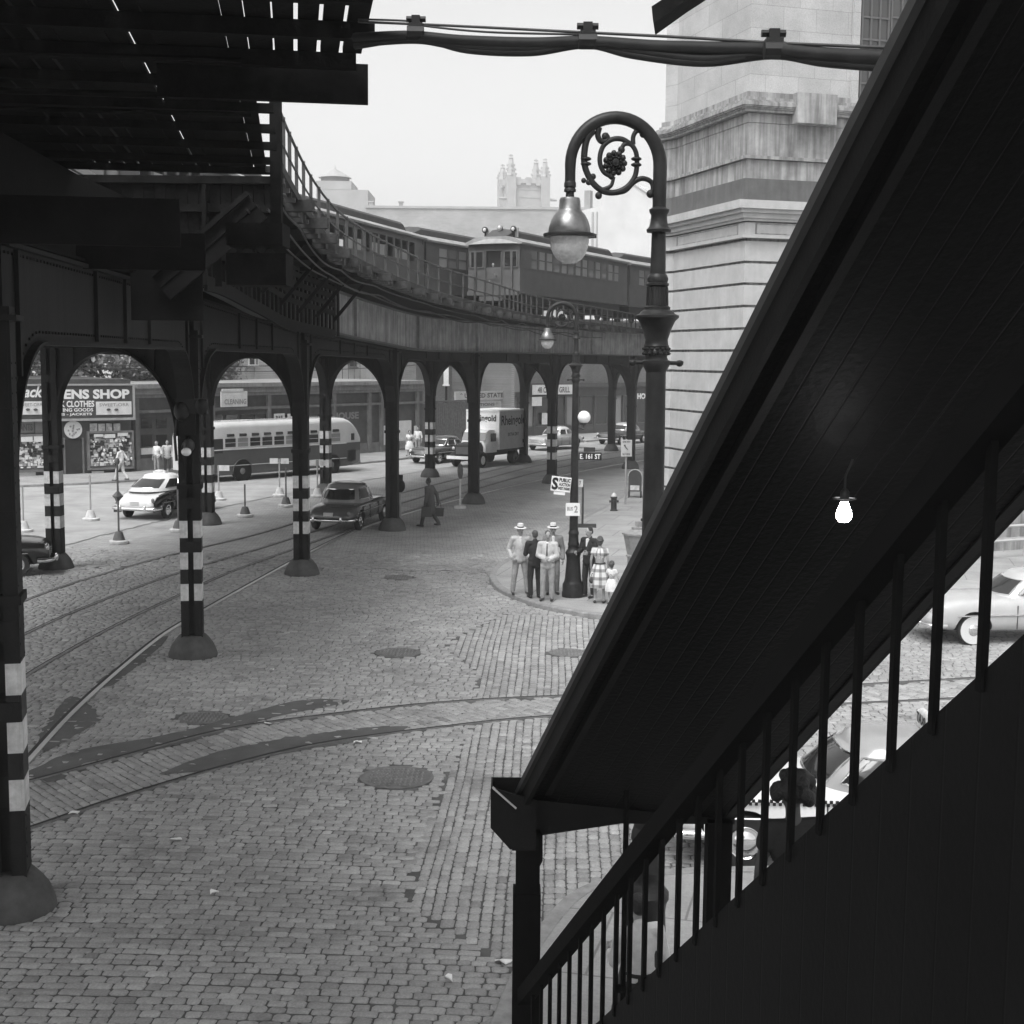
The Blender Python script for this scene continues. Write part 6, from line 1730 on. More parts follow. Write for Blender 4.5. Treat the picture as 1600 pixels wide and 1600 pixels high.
# --- elevated trains ----------------------------------------------------------
TRD = mat('train_dark_paint',0.095,0.5,var=0.25,vscale=1.5); TRR = mat('train_roof_canvas',0.30,0.75,var=0.25,vscale=1.2,streak=0.2); TRC = mat('train_clerestory',0.06,0.7,var=.3)
SHADE = mat('window_shade', 0.33, 0.6)
def train_car(A, B, z, label, openend=False, front=False):
    """car from A to B (front at B side if front)"""
    d = (B-A); L = d.length-0.25; mid = (A+B)/2; rz = math.atan2(-d.x, d.y)
    t = thing('elevated_train_car', label, 'train car', (mid.x,mid.y,z), rz, 'cars of the elevated trains')
    t.scale = (1,1,1.07); h = L/2; w = 1.36
    mb = MB(); mb.box(-w,w,-h+.1,h-.1,.95,1.98); mb.box(-w+.05,w-.05,-h+.1,h-.1,2.82,3.02)
    mb.box(-w-.03,w+.03,-h+.05,h-.05,.86,.95); mb.box(-w-.02,w+.02,-h+.1,h-.1,1.98,2.03)
    for s in (-1,1):
        if s == 1 and front:
            for x0, x1 in ((-w,-.42),(.42,w)): mb.box(x0,x1,h-.2,h-.1,1.98,3.02)
            mb.box(-w,w,h-.2,h-.1,2.75,3.02)
        else: mb.box(-w,w,s*(h-.15)-.05,s*(h-.15)+.05,1.9,3.02)
    nw = 13; pit = (L-2.6)/nw
    for x in (-1,1):
        for k in range(nw+1): y = -h+1.3+k*pit; mb.box(min(x*w,x*(w-.06)),max(x*w,x*(w-.06)),y-.10,y+.10,2.03,2.82)
        for s in (-1,1): mb.box(min(x*w,x*(w-.06)),max(x*w,x*(w-.06)),min(s*(h-1.2),s*(h-.1)),max(s*(h-1.2),s*(h-.1)),2.03,2.82)
    mb.build('body', TRD, t)
    for x in (-1,1):
        for k in range(nw):
            y = -h+1.3+(k+.5)*pit
            g = MB(); g.box(min(x*(w-.05),x*(w-.035)),max(x*(w-.05),x*(w-.035)),y-pit/2+.10,y+pit/2-.10,2.03,2.82 if not (openend and k%3) else 2.45)
            if x < 0 and openend: 
                if k%3: g.build('window', SHADE, t)
                continue
            ob = g.build('window', SHADE if (k*7+int(L*10))%5 < 3 else GLASSL, t)
            f = MB(); f.box(min(x*(w-.04),x*(w-.01)),max(x*(w-.04),x*(w-.01)),y-pit/2+.1,y+pit/2-.1,2.41,2.46); f.build('sash', TRD, ob)
    # roof with raised clerestory
    mb = MB(); pr_ = [(w+.12,3.02),(w+.13,3.1),(w*.8,3.28),(w*.55,3.36),(-w*.55,3.36),(-w*.8,3.28),(-w-.13,3.1),(-w-.12,3.02)]
    mb.prism([(x,-h,zz) for x,zz in pr_],(0,2*h,0)); mb.build('roof', TRR, t, smooth=30)
    mb = MB(); pc = [(.62,3.36),(.62,3.62),(.5,3.72),(0,3.76),(-.5,3.72),(-.62,3.62),(-.62,3.36)]
    e0, e1 = -h+.9, h-.9
    mb.prism([(x,e0,zz) for x,zz in pc],(0,e1-e0,0))
    for s, e in ((-1,e0),(1,e1)):
        n = len(pc); mb.add([(x,e,zz) for x,zz in pc]+[(x*.9,e+s*.75,3.34+(zz-3.36)*.05) for x,zz in pc],[(i,(i+1)%n,n+(i+1)%n,n+i) for i in range(n)]+[tuple(range(n,2*n))])
    mb.build('clerestory', TRC, t, smooth=30)
    mb = MB(); mb.box(-w+.25,w-.25,-h+.6,h-.6,.55,.86)
    mb.build('underframe', BLACKP, t)
    for s in (-1,1):
        g = MB(); g.box(-1.05,1.05,s*(h-2.4)-1.0,s*(h-2.4)+1.0,.3,.55)
        for y in (-.75,.75):
            for x in (-.8,.8): g.lathe([(.01,-.06),(.38,-.06),(.38,.06),(.01,.06)],14,(x,s*(h-2.4)+y,.38),Matrix.Rotation(PI/2,3,'Y'))
        g.build('truck_frame', BLACKP, t)
        g = MB(); 
        for x in (-.95,.95): g.box(x-.05,x+.05,s*(h-.05)-.06,s*(h-.05)+.06,.95,2.7)
        g.build('end_gate', TRD, t)
    if front:
        y = h-.1
        for x in (-.88,.88):
            g = MB(); g.box(x-.3,x+.3,y+.002,y+.02,2.05,2.70); ob = g.build('end_window', GLASS, t)
            f = MB(); 
            for (a,b,c_,e_) in ((x-.36,x-.3,2.0,2.76),(x+.3,x+.36,2.0,2.76),(x-.3,x+.3,2.7,2.76),(x-.3,x+.3,2.0,2.05)): f.box(a,b,y,y+.05,c_,e_)
            f.build('window_frame', TRD, ob)
        g = MB(); g.box(-.40,.40,y-.12,y-.1,.95,2.75); g.build('end_door', mat('door_dark',0.01,0.9), t)
        g = MB(); g.box(-1.35,1.35,y,y+.12,.8,.98); g.box(-.6,.6,y+.0,y+.35,.55,.75); g.build('end_sill', TRD, t)
        mb = MB(); mb.grid(lambda u,v: V((lerp(-w-.1,w+.1,u), h-.05+.28*math.sin(PI*u)*(1-v), 3.04+.02*v+.26*v*math.sin(PI*u))), 12, 3); mb.build('hood_visor', TRR, t, smooth=60)
        mb = MB(); mb.box(-.85,.85,h-1.0,h-.9,3.38,3.8); mb.build('destination_board', mat('pale_board',0.4,0.7), t)
        for x in (-.72,0.0,.78):
            g = MB(); g.lathe([(.01,-.1),(.1,-.1),(.14,0),(.14,.1),(.10,.12)],14,(x,h-.75,3.72 if x else 3.8),Matrix.Rotation(-PI/2,3,'X')); g.cyl((x,h-.75,3.3),(x,h-.75,3.62),.05,None,6); ob = g.build('marker_lamp', BLACKP if x else TRR, t, smooth=50)
            g = MB(); g.ell((x,h-.63,3.72 if x else 3.8),(.09,.04,.09),10,6); g.build('lens', LENS, ob, smooth=80)
        g = MB(); g.bar((.42,h-.02,1.0),(.42,h-.02,2.7),.04,.04); g.bar((-.42,h-.02,1.0),(-.42,h-.02,2.7),.04,.04); g.bar((-.42,h-.02,1.55),(.42,h-.02,1.55),.03,.03); g.build('gate', CHROME if False else TRD, t)
    return t
def on_track(which, D):
    lo, hi = -0.5, 7.9
    for _ in range(40):
        m_ = (lo+hi)/2
        if TR(m_, which).y < D: lo = m_
        else: hi = m_
    return TR(lo, which)
def zt_at(p, q): return (p.z+q.z)/2
def on_px(which, px):
    f = lambda u: 800+FPX*(TR(u,which)-CAMP).dot(_R)/(TR(u,which)-CAMP).dot(_F)
    lo, hi = 0.5, 7.8
    for _ in range(40):
        m_ = (lo+hi)/2
        if f(m_) < px: lo = m_
        else: hi = m_
    return TR(lo, which)
p0 = on_px(0, 768); p1 = on_px(0, 946); p2 = on_track(0, p1.y+13.5)
print('TRAIN', p0, p1, p2, on_px(1,622), on_px(1,500))
front_car = train_car(p1, p0, zt_at(p0,p1), 'lead elevated train car whose open end door faces the camera', front=True)
train_car(p2, p1, zt_at(p1,p2), 'second elevated train car behind the lead car, at the lamp post')
q2 = on_px(1, 622); q1 = on_track(1, q2.y-14.2); q0 = on_track(1, q2.y-28.2); q3 = on_track(1, q2.y+14.5)
train_car(q1, q0, zt_at(q0,q1), 'nearest train car half hidden behind the railing and station', openend=True)
train_car(q2, q1, zt_at(q1,q2), 'train car left of the lead car with see-through windows', openend=True)
train_car(q3, q2, zt_at(q2,q3), 'train car just left of and behind the lead car front')
# ================================================================== PEOPLE
SKIN = mat('skin', 0.30, 0.55, var=0.12, vscale=20); SKIND = mat('dark_and_shaded_skin', 0.07, 0.5, var=0.15, vscale=20)
HAIRD = mat('dark_hair', 0.015, 0.6, var=0.4, vscale=30, bump=0.6, bscale=80); HAIRB = mat('brown_hair', 0.06, 0.6, var=0.4, vscale=30, bump=0.6, bscale=80)
SHOE = mat('shoe_leather', 0.015, 0.4)
def cloth(n, b): return mat('cloth_'+n, b, 0.85, var=0.18, vscale=9, bump=0.9, bscale=9)
C_SLACK = cloth('slacks_grey',0.3)
C_WHITE, C_LIGHT, C_MID, C_DARK, C_BLACK = cloth('white',0.62), cloth('light',0.45), cloth('mid_grey',0.22), cloth('charcoal',0.05), cloth('black',0.018)
STRAW = mat('straw_hat', 0.6, 0.8, var=0.1, vscale=20); BAND = mat('hat_band', 0.02, 0.7)
def plaid():
    m = mat('plaid_cloth', 0.5, 0.85, var=0.02)
    nt = m.node_tree; N = nt.nodes; L = nt.links; b = N['Principled BSDF']
    tc = N.new('ShaderNodeTexCoord'); sp = N.new('ShaderNodeSeparateXYZ'); L.new(tc.outputs['Object'], sp.inputs[0])
    at = N.new('ShaderNodeMath'); at.operation='ARCTAN2'; L.new(sp.outputs['X'],at.inputs[0]); L.new(sp.outputs['Y'],at.inputs[1])
    def stripes(src, f, lo, hi):
        s = N.new('ShaderNodeMath'); s.operation='MULTIPLY'; s.inputs[1].default_value=f; L.new(src,s.inputs[0])
        q = N.new('ShaderNodeMath'); q.operation='SINE'; L.new(s.outputs[0],q.inputs[0])
        g = N.new('ShaderNodeMapRange'); g.inputs['From Min'].default_value=.1; g.inputs['From Max'].default_value=.5; g.inputs['To Min'].default_value=hi; g.inputs['To Max'].default_value=lo; L.new(q.outputs[0],g.inputs['Value']); return g.outputs['Result']
    a, c = stripes(at.outputs[0],7,.5,1.0), stripes(sp.outputs['Z'],32,.45,1.0)
    mu = N.new('ShaderNodeMath'); mu.operation='MULTIPLY'; L.new(a,mu.inputs[0]); L.new(c,mu.inputs[1])
    m2 = N.new('ShaderNodeMath'); m2.operation='MULTIPLY'; m2.inputs[1].default_value=.62; L.new(mu.outputs[0],m2.inputs[0]); L.new(m2.outputs[0],b.inputs['Base Color'])
    return m
PLAID = plaid()
def blob(mb, vox=0.013, it=4):
    return bake(mb, [('REMESH',{'mode':'VOXEL','voxel_size':vox}),('SMOOTH',{'factor':0.5,'iterations':it})])
def fingers(mb, wrist, d, out, curl=0.5, s=1.0):
    """five unequal bent fingers closing from the palm end; d: along hand, out: palm-facing normal"""
    d = V(d).normalized(); out = V(out); out = (out-d*out.dot(d)).normalized(); side = d.cross(out)
    palm = wrist + d*0.05*s
    mb.ell(palm+d*.01*s, (0.042*s,0.018*s,0.052*s), 10, 7, Matrix((side,out,d)).transposed())
    for k,(o,l) in enumerate(((-.030,.066),(-.010,.078),(.010,.073),(.029,.058))):
        p = palm + d*0.05*s + side*o*s; pts = [p-d*.03*s, p]; a = 0
        for j in range(3): a += curl*.9; pts.append(pts[-1] + (d*math.cos(a)+out*math.sin(a))*l*s*(.42,.33,.25)[j])
        mb.tube(pts, [.010*s,.0098*s,.009*s,.008*s,.006*s], 6)
    p = wrist + d*.03*s - side*.032*s
    mb.tube([p, p+(-side*.55+d*.7+out*.2)*.03*s, p+(-side*.5+d*.8+out*.6)*.06*s, p+(-side*.3+d*.9+out*.9)*.082*s], [.013*s,.012*s,.010*s,.007*s], 6)
def person(label, loc, rz, outfit, arms=('down','down'), legs='stand', H=1.75, hat=None, hair=HAIRD, skin=SKIN, female=False, lean=0.0, headturn=0.0, headtilt=0.0, group=None, child=False):
    """local +Y is forward"""
    t = thing('person', label, 'person', loc, rz, group)
    s = H/1.75
    hd_s = 1.25 if child else 1.0
    B = lambda x,y,z: V((x, y + (math.tan(lean)*(z-.95) if z > .95 else 0), z))*s
    sh = .165 if female else .19
    hipw = .09
    # legs
    if legs == 'stand': K = {-1:((-hipw,0,.92),(-hipw-.02,.02,.5),(-hipw-.02,-.02,.085)), 1:((hipw,0,.92),(hipw+.02,.03,.5),(hipw+.03,.0,.085))}
    elif legs == 'apart': K = {-1:((-hipw,0,.92),(-hipw-.06,.03,.5),(-hipw-.09,.03,.085)), 1:((hipw,0,.92),(hipw+.05,.0,.5),(hipw+.08,-.05,.085))}
    else: K = {-1:((-hipw,0,.92),(-hipw,.20,.53),(-hipw,.30,.10)), 1:((hipw,0,.92),(hipw,-.04,.5),(hipw,-.30,.16))}
    A = {}
    for sd_, mode in zip((-1,1), arms):
        S_ = (sd_*sh,0,1.42)
        if mode == 'down': A[sd_] = (S_,(sd_*(sh+.06),-.02,1.14),(sd_*(sh+.06),.05,.90)); hd_ = (0,.15,-1); out_ = (-sd_,.2,0)
        elif mode == 'cross': A[sd_] = (S_,(sd_*(sh+.05),.03,1.14),(sd_*.05,.22,1.06+.02*sd_)); hd_ = (-sd_,.25,-.1); out_ = (0,-1,0)
        elif mode == 'hip': A[sd_] = (S_,(sd_*(sh+.09),-.07,1.15),(sd_*(sh+.03),.09,.95)); hd_ = (-sd_*.6,.4,-.5); out_ = (-sd_*.4,0,-.3)
        elif mode == 'fwd': A[sd_] = (S_,(sd_*(sh+.04),.06,1.15),(sd_*(sh-.02),.28,1.14)); hd_ = (0,1,.1); out_ = (-sd_,0,0)
        elif mode == 'up': A[sd_] = (S_,(sd_*(sh+.08),.16,1.24),(sd_*.10,.20,1.48)); hd_ = (-sd_*.3,-.1,1); out_ = (0,-1,0)
        elif mode == 'swingf': A[sd_] = (S_,(sd_*(sh+.05),.08,1.15),(sd_*(sh+.03),.27,.98)); hd_ = (0,.6,-.8); out_ = (-sd_,0,0)
        elif mode == 'swingb': A[sd_] = (S_,(sd_*(sh+.06),-.14,1.16),(sd_*(sh+.07),-.18,.90)); hd_ = (0,.1,-1); out_ = (-sd_,0,0)
        elif mode == 'child': A[sd_] = (S_,(sd_*(sh+.1),.0,1.16),(sd_*(sh+.16),.06,.98)); hd_ = (sd_*.3,.1,-1); out_ = (-sd_,0,0)
        A[sd_] = A[sd_] + (hd_, out_)
    # body: one continuous surface
    m = MB()
    m.ell(B(0,0,.95), (.155*s,.105*s,.13*s)); m.cap(B(0,0,.98), B(0,.0,1.25), .115*s, .125*s, 14)
    m.ell(B(0,.005,1.30), ((.15 if female else .165)*s,.10*s,.17*s)); m.cap(B(-sh+.02,0,1.42), B(sh-.02,0,1.42), .058*s, .058*s)
    m.cap(B(0,-.01,1.42), B(0,.015,1.56), .058*s, .05*s)
    for sd_ in (-1,1):
        a,b,c = K[sd_]; m.cap(B(*a), B(*b), .085*s, .055*s); m.cap(B(*b), B(*c), .055*s, .036*s); m.cap(B(*c)+V((0,-.03,-.03))*s, B(*c)+V((sd_*.02,.15,-.048))*s, .037*s, .03*s)
        a,b,c = A[sd_][:3]; m.cap(B(*a), B(*b), .05*s, .038*s); m.cap(B(*b), B(*c), .04*s, .026*s)
    hm = Matrix.Rotation(headturn,3,'Z') @ Matrix.Rotation(headtilt,3,'X')
    hc = B(0,.02,1.565); Hd = lambda x,y,z: hc + hm @ (V((x,y,z))*s*hd_s)
    m.ell(Hd(0,.0,.095), (.075*s*hd_s,.093*s*hd_s,.105*s*hd_s), 16, 11, hm); m.ell(Hd(0,.025,.03), (.056*s*hd_s,.062*s*hd_s,.068*s*hd_s), 14, 9, hm)
    m.cap(Hd(0,.092,.085), Hd(0,.108,.052), .010*s*hd_s, .016*s*hd_s, 8)
    m.cap(Hd(-.03,.076,.105), Hd(.03,.076,.105), .017*s*hd_s, .017*s*hd_s, 8); m.cap(Hd(-.02,.078,.012), Hd(.02,.078,.012), .014*s*hd_s, .014*s*hd_s, 8)
    for sd_ in (-1,1): m.ell(Hd(sd_*.077,-.005,.075), (.012*s,.022*s,.034*s), 8, 6, hm)
    me = blob(m, 0.0125*s, 3)
    fm = MB(); fm.v = [v.co.copy() for v in me.vertices]; fm.f = [list(p.vertices) for p in me.polygons]; fm.mi = [0]*len(fm.f)
    for sd_ in (-1,1): fingers(fm, B(*A[sd_][2]), A[sd_][3], A[sd_][4], 0.35 if arms[0 if sd_<0 else 1] in ('down','child') else .6, s)
    fm.m = 1
    for sd_ in (-1,1): fm.ell(Hd(sd_*.030,.090,.088), (.010*s*hd_s,.006*s,.006*s*hd_s), 8, 5, hm)
    fm.cap(Hd(-.02,.094,.020), Hd(.02,.094,.020), .004*s, .004*s, 6)
    fm.build('body', [skin, HAIRD], t, smooth=180, fix=False)
    # clothing
    for it in outfit:
        k, mt = it[0], it[1]
        m = MB(); vox = .0135*s; sm = 4
        if k == 'trousers':
            m.ell(B(0,0,.95), (.175*s,.128*s,.12*s)); m.cap(B(0,0,.97), B(0,0,1.04), .14*s, .135*s, 14)
            for sd_ in (-1,1):
                a,b,c = K[sd_]; m.cap(B(*a), B(*b), .105*s, .078*s); m.cap(B(*b), B(*c)+V((0,0,.02)), .078*s, .066*s)
        elif k in ('jacket','shirt'):
            th = .022 if k == 'jacket' else .012; hem = .80 if k == 'jacket' else 1.0
            m.ell(B(0,.005,1.30), ((.165+th)*s,(.105+th)*s,(.18)*s)); m.cap(B(0,0,hem+.12), B(0,0,1.25), (.135+th)*s, (.125+th)*s, 16); m.ell(B(0,0,1.02), ((.16+th)*s,(.115+th)*s,.12*s))
            if k == 'jacket': m.ell(B(0,0,.90), (.19*s,.145*s,.13*s))
            m.cap(B(-sh+.01,0,1.42), B(sh-.01,0,1.42), (.062+th)*s, (.062+th)*s); m.cap(B(0,-.015,1.44), B(0,-.01,1.50), .08*s, .062*s)
            for sd_ in (-1,1):
                a,b,c = A[sd_][:3]; m.cap(B(*a), B(*b), (.056+th)*s, (.046+th)*s)
                if k == 'jacket' or (len(it) > 2 and it[2] == 'long'): m.cap(B(*b), B(*b).lerp(B(*c),.93), (.045+th)*s, (.034+th)*s)
                else: m.cap(B(*b), B(*b).lerp(B(*c),.12), (.045+th)*s, (.046+th)*s)
        elif k == 'shirtfront':
            m.cap(B(0,.085,1.44), B(0,.128,1.18), .05*s, .02*s); vox = .009*s; sm = 2
        elif k == 'tie':
            m.cap(B(0,.125,1.45), B(0,.150,1.16), .014*s, .02*s); vox = .007*s; sm = 1
        elif k == 'dress':
            m.ell(B(0,.005,1.30), (.165*s,.122*s,.17*s)); m.cap(B(0,0,1.06), B(0,0,1.25), .118*s, .125*s, 14); m.cap(B(-sh+.02,0,1.42), B(sh-.02,0,1.42), .066*s, .066*s)
            for sd_ in (-1,1):
                a,b,c = A[sd_][:3]; m.cap(B(*a), B(*a).lerp(B(*b),.35), .066*s, .066*s)
        elif k == 'skirt':
            z0, z1 = it[2], it[3]
            def sk(u, v):
                a = 2*PI*u; z = lerp(1.07, z0, v); r_ = lerp(.118, z1, min(1,v*1.6)**.7) + .012*v*math.sin(a*9)
                return V((r_*1.12*math.cos(a), r_*.92*math.sin(a), z))*s
            g = MB(); g.grid(sk, 54, 10, closed_u=True); g.grid(lambda u,v: sk(u,1-v)*1.0+V((0,0,0.0)) - V((sk(u,1-v).x,sk(u,1-v).y,0))*.02, 54, 10, closed_u=True); g.build('skirt', mt, t, smooth=60, fix=False); continue
        elif k == 'belt':
            g = MB(); g.tube([V((.142*math.cos(a),.128*math.sin(a),1.06))*s for a in [2*PI*q/20 for q in range(20)]], .018*s, 6, closed=True); g.build('belt', mt, t, smooth=60); continue
        elif k == 'shoes':
            for sd_ in (-1,1):
                c = K[sd_][2]; g = MB(); g.cap(B(*c)+V((0,-.04,-.045))*s, B(*c)+V((sd_*.02,.17,-.055))*s, .043*s, .036*s); 
                for q,v in enumerate(g.v): g.v[q] = V((v.x,v.y,max(v.z, B(*c).z-.083*s)))
                g.build('shoe', mt, t, smooth=60)
            continue
        elif k == 'coat':
            m.ell(B(0,.005,1.30), (.20*s,.14*s,.19*s)); m.cap(B(0,0,.62), B(0,0,1.25), .215*s, .165*s, 16); m.cap(B(-sh,0,1.42), B(sh,0,1.42), .085*s, .085*s)
            for sd_ in (-1,1):
                a,b,c = A[sd_][:3]; m.cap(B(*a), B(*b), .08*s, .07*s); m.cap(B(*b), B(*b).lerp(B(*c),.95), .07*s, .06*s)
        mesh_obj(blob(m, vox, sm), {'shirtfront':'shirt_front'}.get(k,k), mt, t, smooth=180)
    # hair, hat
    if hair is not None:
        m = MB()
        if female == 'curly':
            rd = random.Random(4)
            for q in range(46):
                a = rd.uniform(0,2*PI); e = rd.uniform(-.35,1.4); r_ = .122
                p = Hd(r_*math.cos(a)*math.cos(e), -.02+r_*math.sin(a)*math.cos(e), .095+r_*math.sin(e))
                if math.sin(a)*math.cos(e) > .55 and e < .75: continue
                m.ell(p, .044*s, 8, 6)
            m.ell(Hd(0,-.02,.11), .1*s, 12, 8)
        elif female:
            m.ell(Hd(0,-.018,.115), (.09*s*hd_s,.098*s*hd_s,.105*s*hd_s)); m.ell(Hd(0,-.06,.05), (.082*s*hd_s,.06*s*hd_s,.085*s*hd_s))
            for q in range(10): a = q*.63; m.ell(Hd(.078*math.cos(a),-.03+.06*math.sin(a)-.02,.1+.02*math.sin(q*2.3)), .032*s*hd_s, 8, 6)
        else:
            m.ell(Hd(0,-.014,.118), (.080*s*hd_s,.092*s*hd_s,.092*s*hd_s)); m.ell(Hd(0,-.045,.075), (.074*s*hd_s,.055*s*hd_s,.07*s*hd_s))
        mesh_obj(blob(m, .011*s, 2), 'hair', hair, t, smooth=180)
    if hat:
        hm4 = hm @ Matrix.Rotation(R(-6),3,'X')
        g = MB(); g.lathe([(.0865,.0),(.155,-.004),(.16,.002),(.155,.008),(.0865,.012),(.085,.02),(.082,.09),(.07,.112),(.04,.105),(1e-4,.1)],24,Hd(0,-.005,.135),hm4); ob = g.build('hat', hat, t, smooth=50)
        g = MB(); g.lathe([(.0868,.014),(.0862,.045),(.0845,.045)],24,Hd(0,-.005,.135),hm4); g.build('hat_band', BAND, ob, smooth=50)
    return t
PZ = 0.136
def pp(px, py, z=PZ): p = G(px, py, z); return (p.x, p.y, z)
GRP = 'people waiting on the street corner'
SH = ('shoes', SHOE)
person('man in straw hat with dark band, pale jacket and open white shirt, arms akimbo', pp(812,928), R(190), [('trousers',C_SLACK),('jacket',C_LIGHT),('shirtfront',C_WHITE),SH], arms=('hip','hip'), legs='apart', hat=STRAW, H=1.78, headturn=R(10), group=GRP)
person('man in black suit with his back turned between two pale-suited men', pp(835,934), R(15), [('trousers',C_BLACK),('jacket',C_BLACK),SH], arms=('fwd','down'), hair=HAIRB, H=1.72, group=GRP)
person('bareheaded man in pale double-breasted suit and dark tie, hands held together', pp(855,938), R(170), [('trousers',C_SLACK),('jacket',C_LIGHT),('shirtfront',C_WHITE),('tie',C_BLACK),SH], arms=('cross','cross'), hair=HAIRB, H=1.76, headturn=R(12), group=GRP)
person('man in pale hat and grey jacket standing behind the bareheaded man', pp(863,928), R(185), [('trousers',C_MID),('jacket',C_MID),('shirtfront',C_WHITE),SH], hat=STRAW, H=1.80, group=GRP)
person('short-haired man in black suit half hidden behind the lamp post base', pp(920,933), R(140), [('trousers',C_BLACK),('jacket',C_BLACK),('shirtfront',C_WHITE),SH], arms=('fwd','fwd'), H=1.80, headturn=R(-15), group=GRP)
w_ = person('woman in plaid dress with dark belt seen from behind', pp(936,942), R(-10), [('dress',PLAID),('skirt',PLAID,.42,.24),('belt',C_BLACK),SH], arms=('down','down'), female=True, hair=HAIRB, H=1.66, group=GRP)
g_ = person('little girl in white dress standing beside the woman in plaid', pp(955,944), R(-25), [('dress',C_WHITE),('skirt',C_WHITE,.55,.24),SH], arms=('child','child'), female=True, hair=HAIRB, H=1.05, child=True, group=GRP)
p = pp(929,943); t = thing('handbag','dark handbag hanging from the hand of the woman in plaid','handbag',(p[0]-.02,p[1],.62))
mb = MB(); mb.ell((0,0,.1),(.13,.05,.10),12,8); mb.tube([(-.09,0,.16),(-.05,0,.28),(.05,0,.28),(.09,0,.16)],.01,6); mb.build('bag', C_DARK, t, smooth=60)
# walking man with a case
p = G(672,824)
wm = person('man in long loose grey coat striding across the cobbles with bags', (p.x,p.y,.004), R(62), [('trousers',C_DARK),('coat',cloth('coat_grey',0.06)),('shirtfront',C_WHITE),SH], arms=('down','swingb'), legs='walk', skin=SKIND, H=1.80, headturn=R(8), headtilt=R(-8), lean=R(4))
t = thing('shopping_bag','dark bulky bag carried low by the striding man','bag',(p.x-.12,p.y-.28,.42))
mb = MB(); mb.prism([(-.2,-.07,0),(.2,-.07,0),(.17,-.07,.36),(-.17,-.07,.36)],(0,.14,0)); mb.tube([(-.1,0,.36),(-.07,0,.48),(.07,0,.48),(.1,0,.36)],.012,6); mb.build('bag', C_DARK, t, smooth=30)
t = thing('travel_bag','second dark bag hanging behind the striding man','bag',(p.x+.30,p.y+.12,.40))
mb = MB(); mb.prism([(-.18,-.07,0),(.18,-.07,0),(.2,-.07,.3),(-.2,-.07,.3)],(0,.14,0)); mb.tube([(-.1,0,.3),(-.07,0,.5),(.07,0,.5),(.1,0,.3)],.012,6); mb.build('bag', C_DARK, t, smooth=30)
# man in white shirt by the near lamp post
q = AD(1002,1430,11.0)
person('dark-haired man in white shirt beside the foot of the stairway', (q.x,q.y,.136), R(20), [('trousers',C_BLACK),('shirt',C_WHITE,'long'),('belt',C_BLACK),SH], arms=('fwd','down'), legs='stand', H=1.60, lean=R(4), headtilt=R(-8))
# woman on the stairs
Dw = 8.05
q = AD(1240,1260,Dw); tz = along(L0, Dw).z-0.14
person('curly-haired woman walking down the dark stairway, seen in silhouette', (q.x,q.y,tz), R(8), [('dress',C_BLACK),('skirt',C_BLACK,.45,.24),SH], arms=('down','down'), female='curly', hair=HAIRD, H=max(1.45,(AD(1240,1216,Dw).z-tz)), headturn=R(10), skin=SKIND)  # skin colour set dark to paint her silhouette shade
# passers-by on the far pavement
person('person in pale shirt walking past the clothing shop window', pp(190,752), R(70), [('trousers',C_LIGHT),('shirt',C_WHITE),SH], legs='walk', arms=('swingf','swingb'), H=1.7)
person('person in white blouse standing by the notice panel left of the column', pp(246,742), R(150), [('trousers',C_MID),('shirt',C_WHITE),SH], arms=('hip','down'), H=1.72, hair=HAIRB)
person('person in grey jacket waiting just right of the one in the white blouse', pp(262,741), R(200), [('trousers',C_DARK),('jacket',C_LIGHT),SH], H=1.74)
person('man in white shirt on the far pavement by the parked dark car', pp(653,711), R(170), [('trousers',C_MID),('shirt',C_WHITE),SH], H=1.75)
person('woman in pale dress on the far pavement right of the poster', pp(640,714), R(190), [('dress',C_WHITE),('skirt',C_WHITE,.5,.26),SH], female=True, hair=HAIRB, H=1.62)
# crewman in the train door
dB = (p0-p1).normalized(); q = p0 - dB*.45
person('train crewman in white shirt standing in the open end door of the lead car', (q.x-.12,q.y,p0.z+.62), math.atan2(-dB.x,dB.y)+.3, [('trousers',C_DARK),('shirt',C_WHITE),SH], arms=('fwd','hip'), H=1.75)
# ================================================================== STREET FURNITURE
STC = mat('stanchion_cone', 0.10, 0.7, var=0.4); STD = mat('stanchion_disc', 0.5, 0.7, var=0.3)
def stanchion(px, py, hpx, label, top=None, pale=False):
    p = G(px, py); p = V((p.x,p.y,0)); p += p.normalized()*.22
    hz = max(0.9, AD(px, py-hpx, p.y).z)
    t = thing('stanchion', label, 'stanchion', (p.x,p.y,.004), 0, 'weighted lane stanchions along the tracks')
    mb = MB(); mb.lathe([(.30,0),(.32,.03),(.32,.10),(.29,.12),(.1,.125)],18); mb.build('base', STD, t, smooth=40)
    mb = MB(); mb.lathe([(.2,.124),(.19,.18),(.13,.36),(.11,.40),(.03,.41)],16); mb.build('cone', STD if pale else STC, t, smooth=40)
    mb = MB(); mb.cyl((0,0,.4),(0,0,hz),.033,None,8); mb.build('pole', GALV if pale else STC, t)
    if top == 'double':
        mb = MB(); mb.cbox((-.24,0,hz-.1),.36,.03,.24); mb.cbox((.24,0,hz-.1),.36,.03,.24); mb.build('sign', STD, t)
    if top == 'single': mb = MB(); mb.cbox((.24,0,hz-.12),.46,.03,.24); mb.build('sign', STD, t)
    if top == 'diamond':
        mb = MB(); mb.lathe([(1e-4,-.2),(.19,0),(1e-4,.2)],4,(0,0,hz*.58)); mb.ell((0,0,hz),(.09,.09,.12),10,7); mb.build('sign', STC, t)
    if top == 'ball': mb = MB(); mb.ell((0,0,hz),(.06,.06,.12),10,7); mb.build('sign', STD, t)
    return t
stanchion(37,833,75,'pale lane stanchion farthest to the left',pale=True)
stanchion(142,815,72,'pale lane stanchion left of the white taxi, in front of the shop door',pale=True)
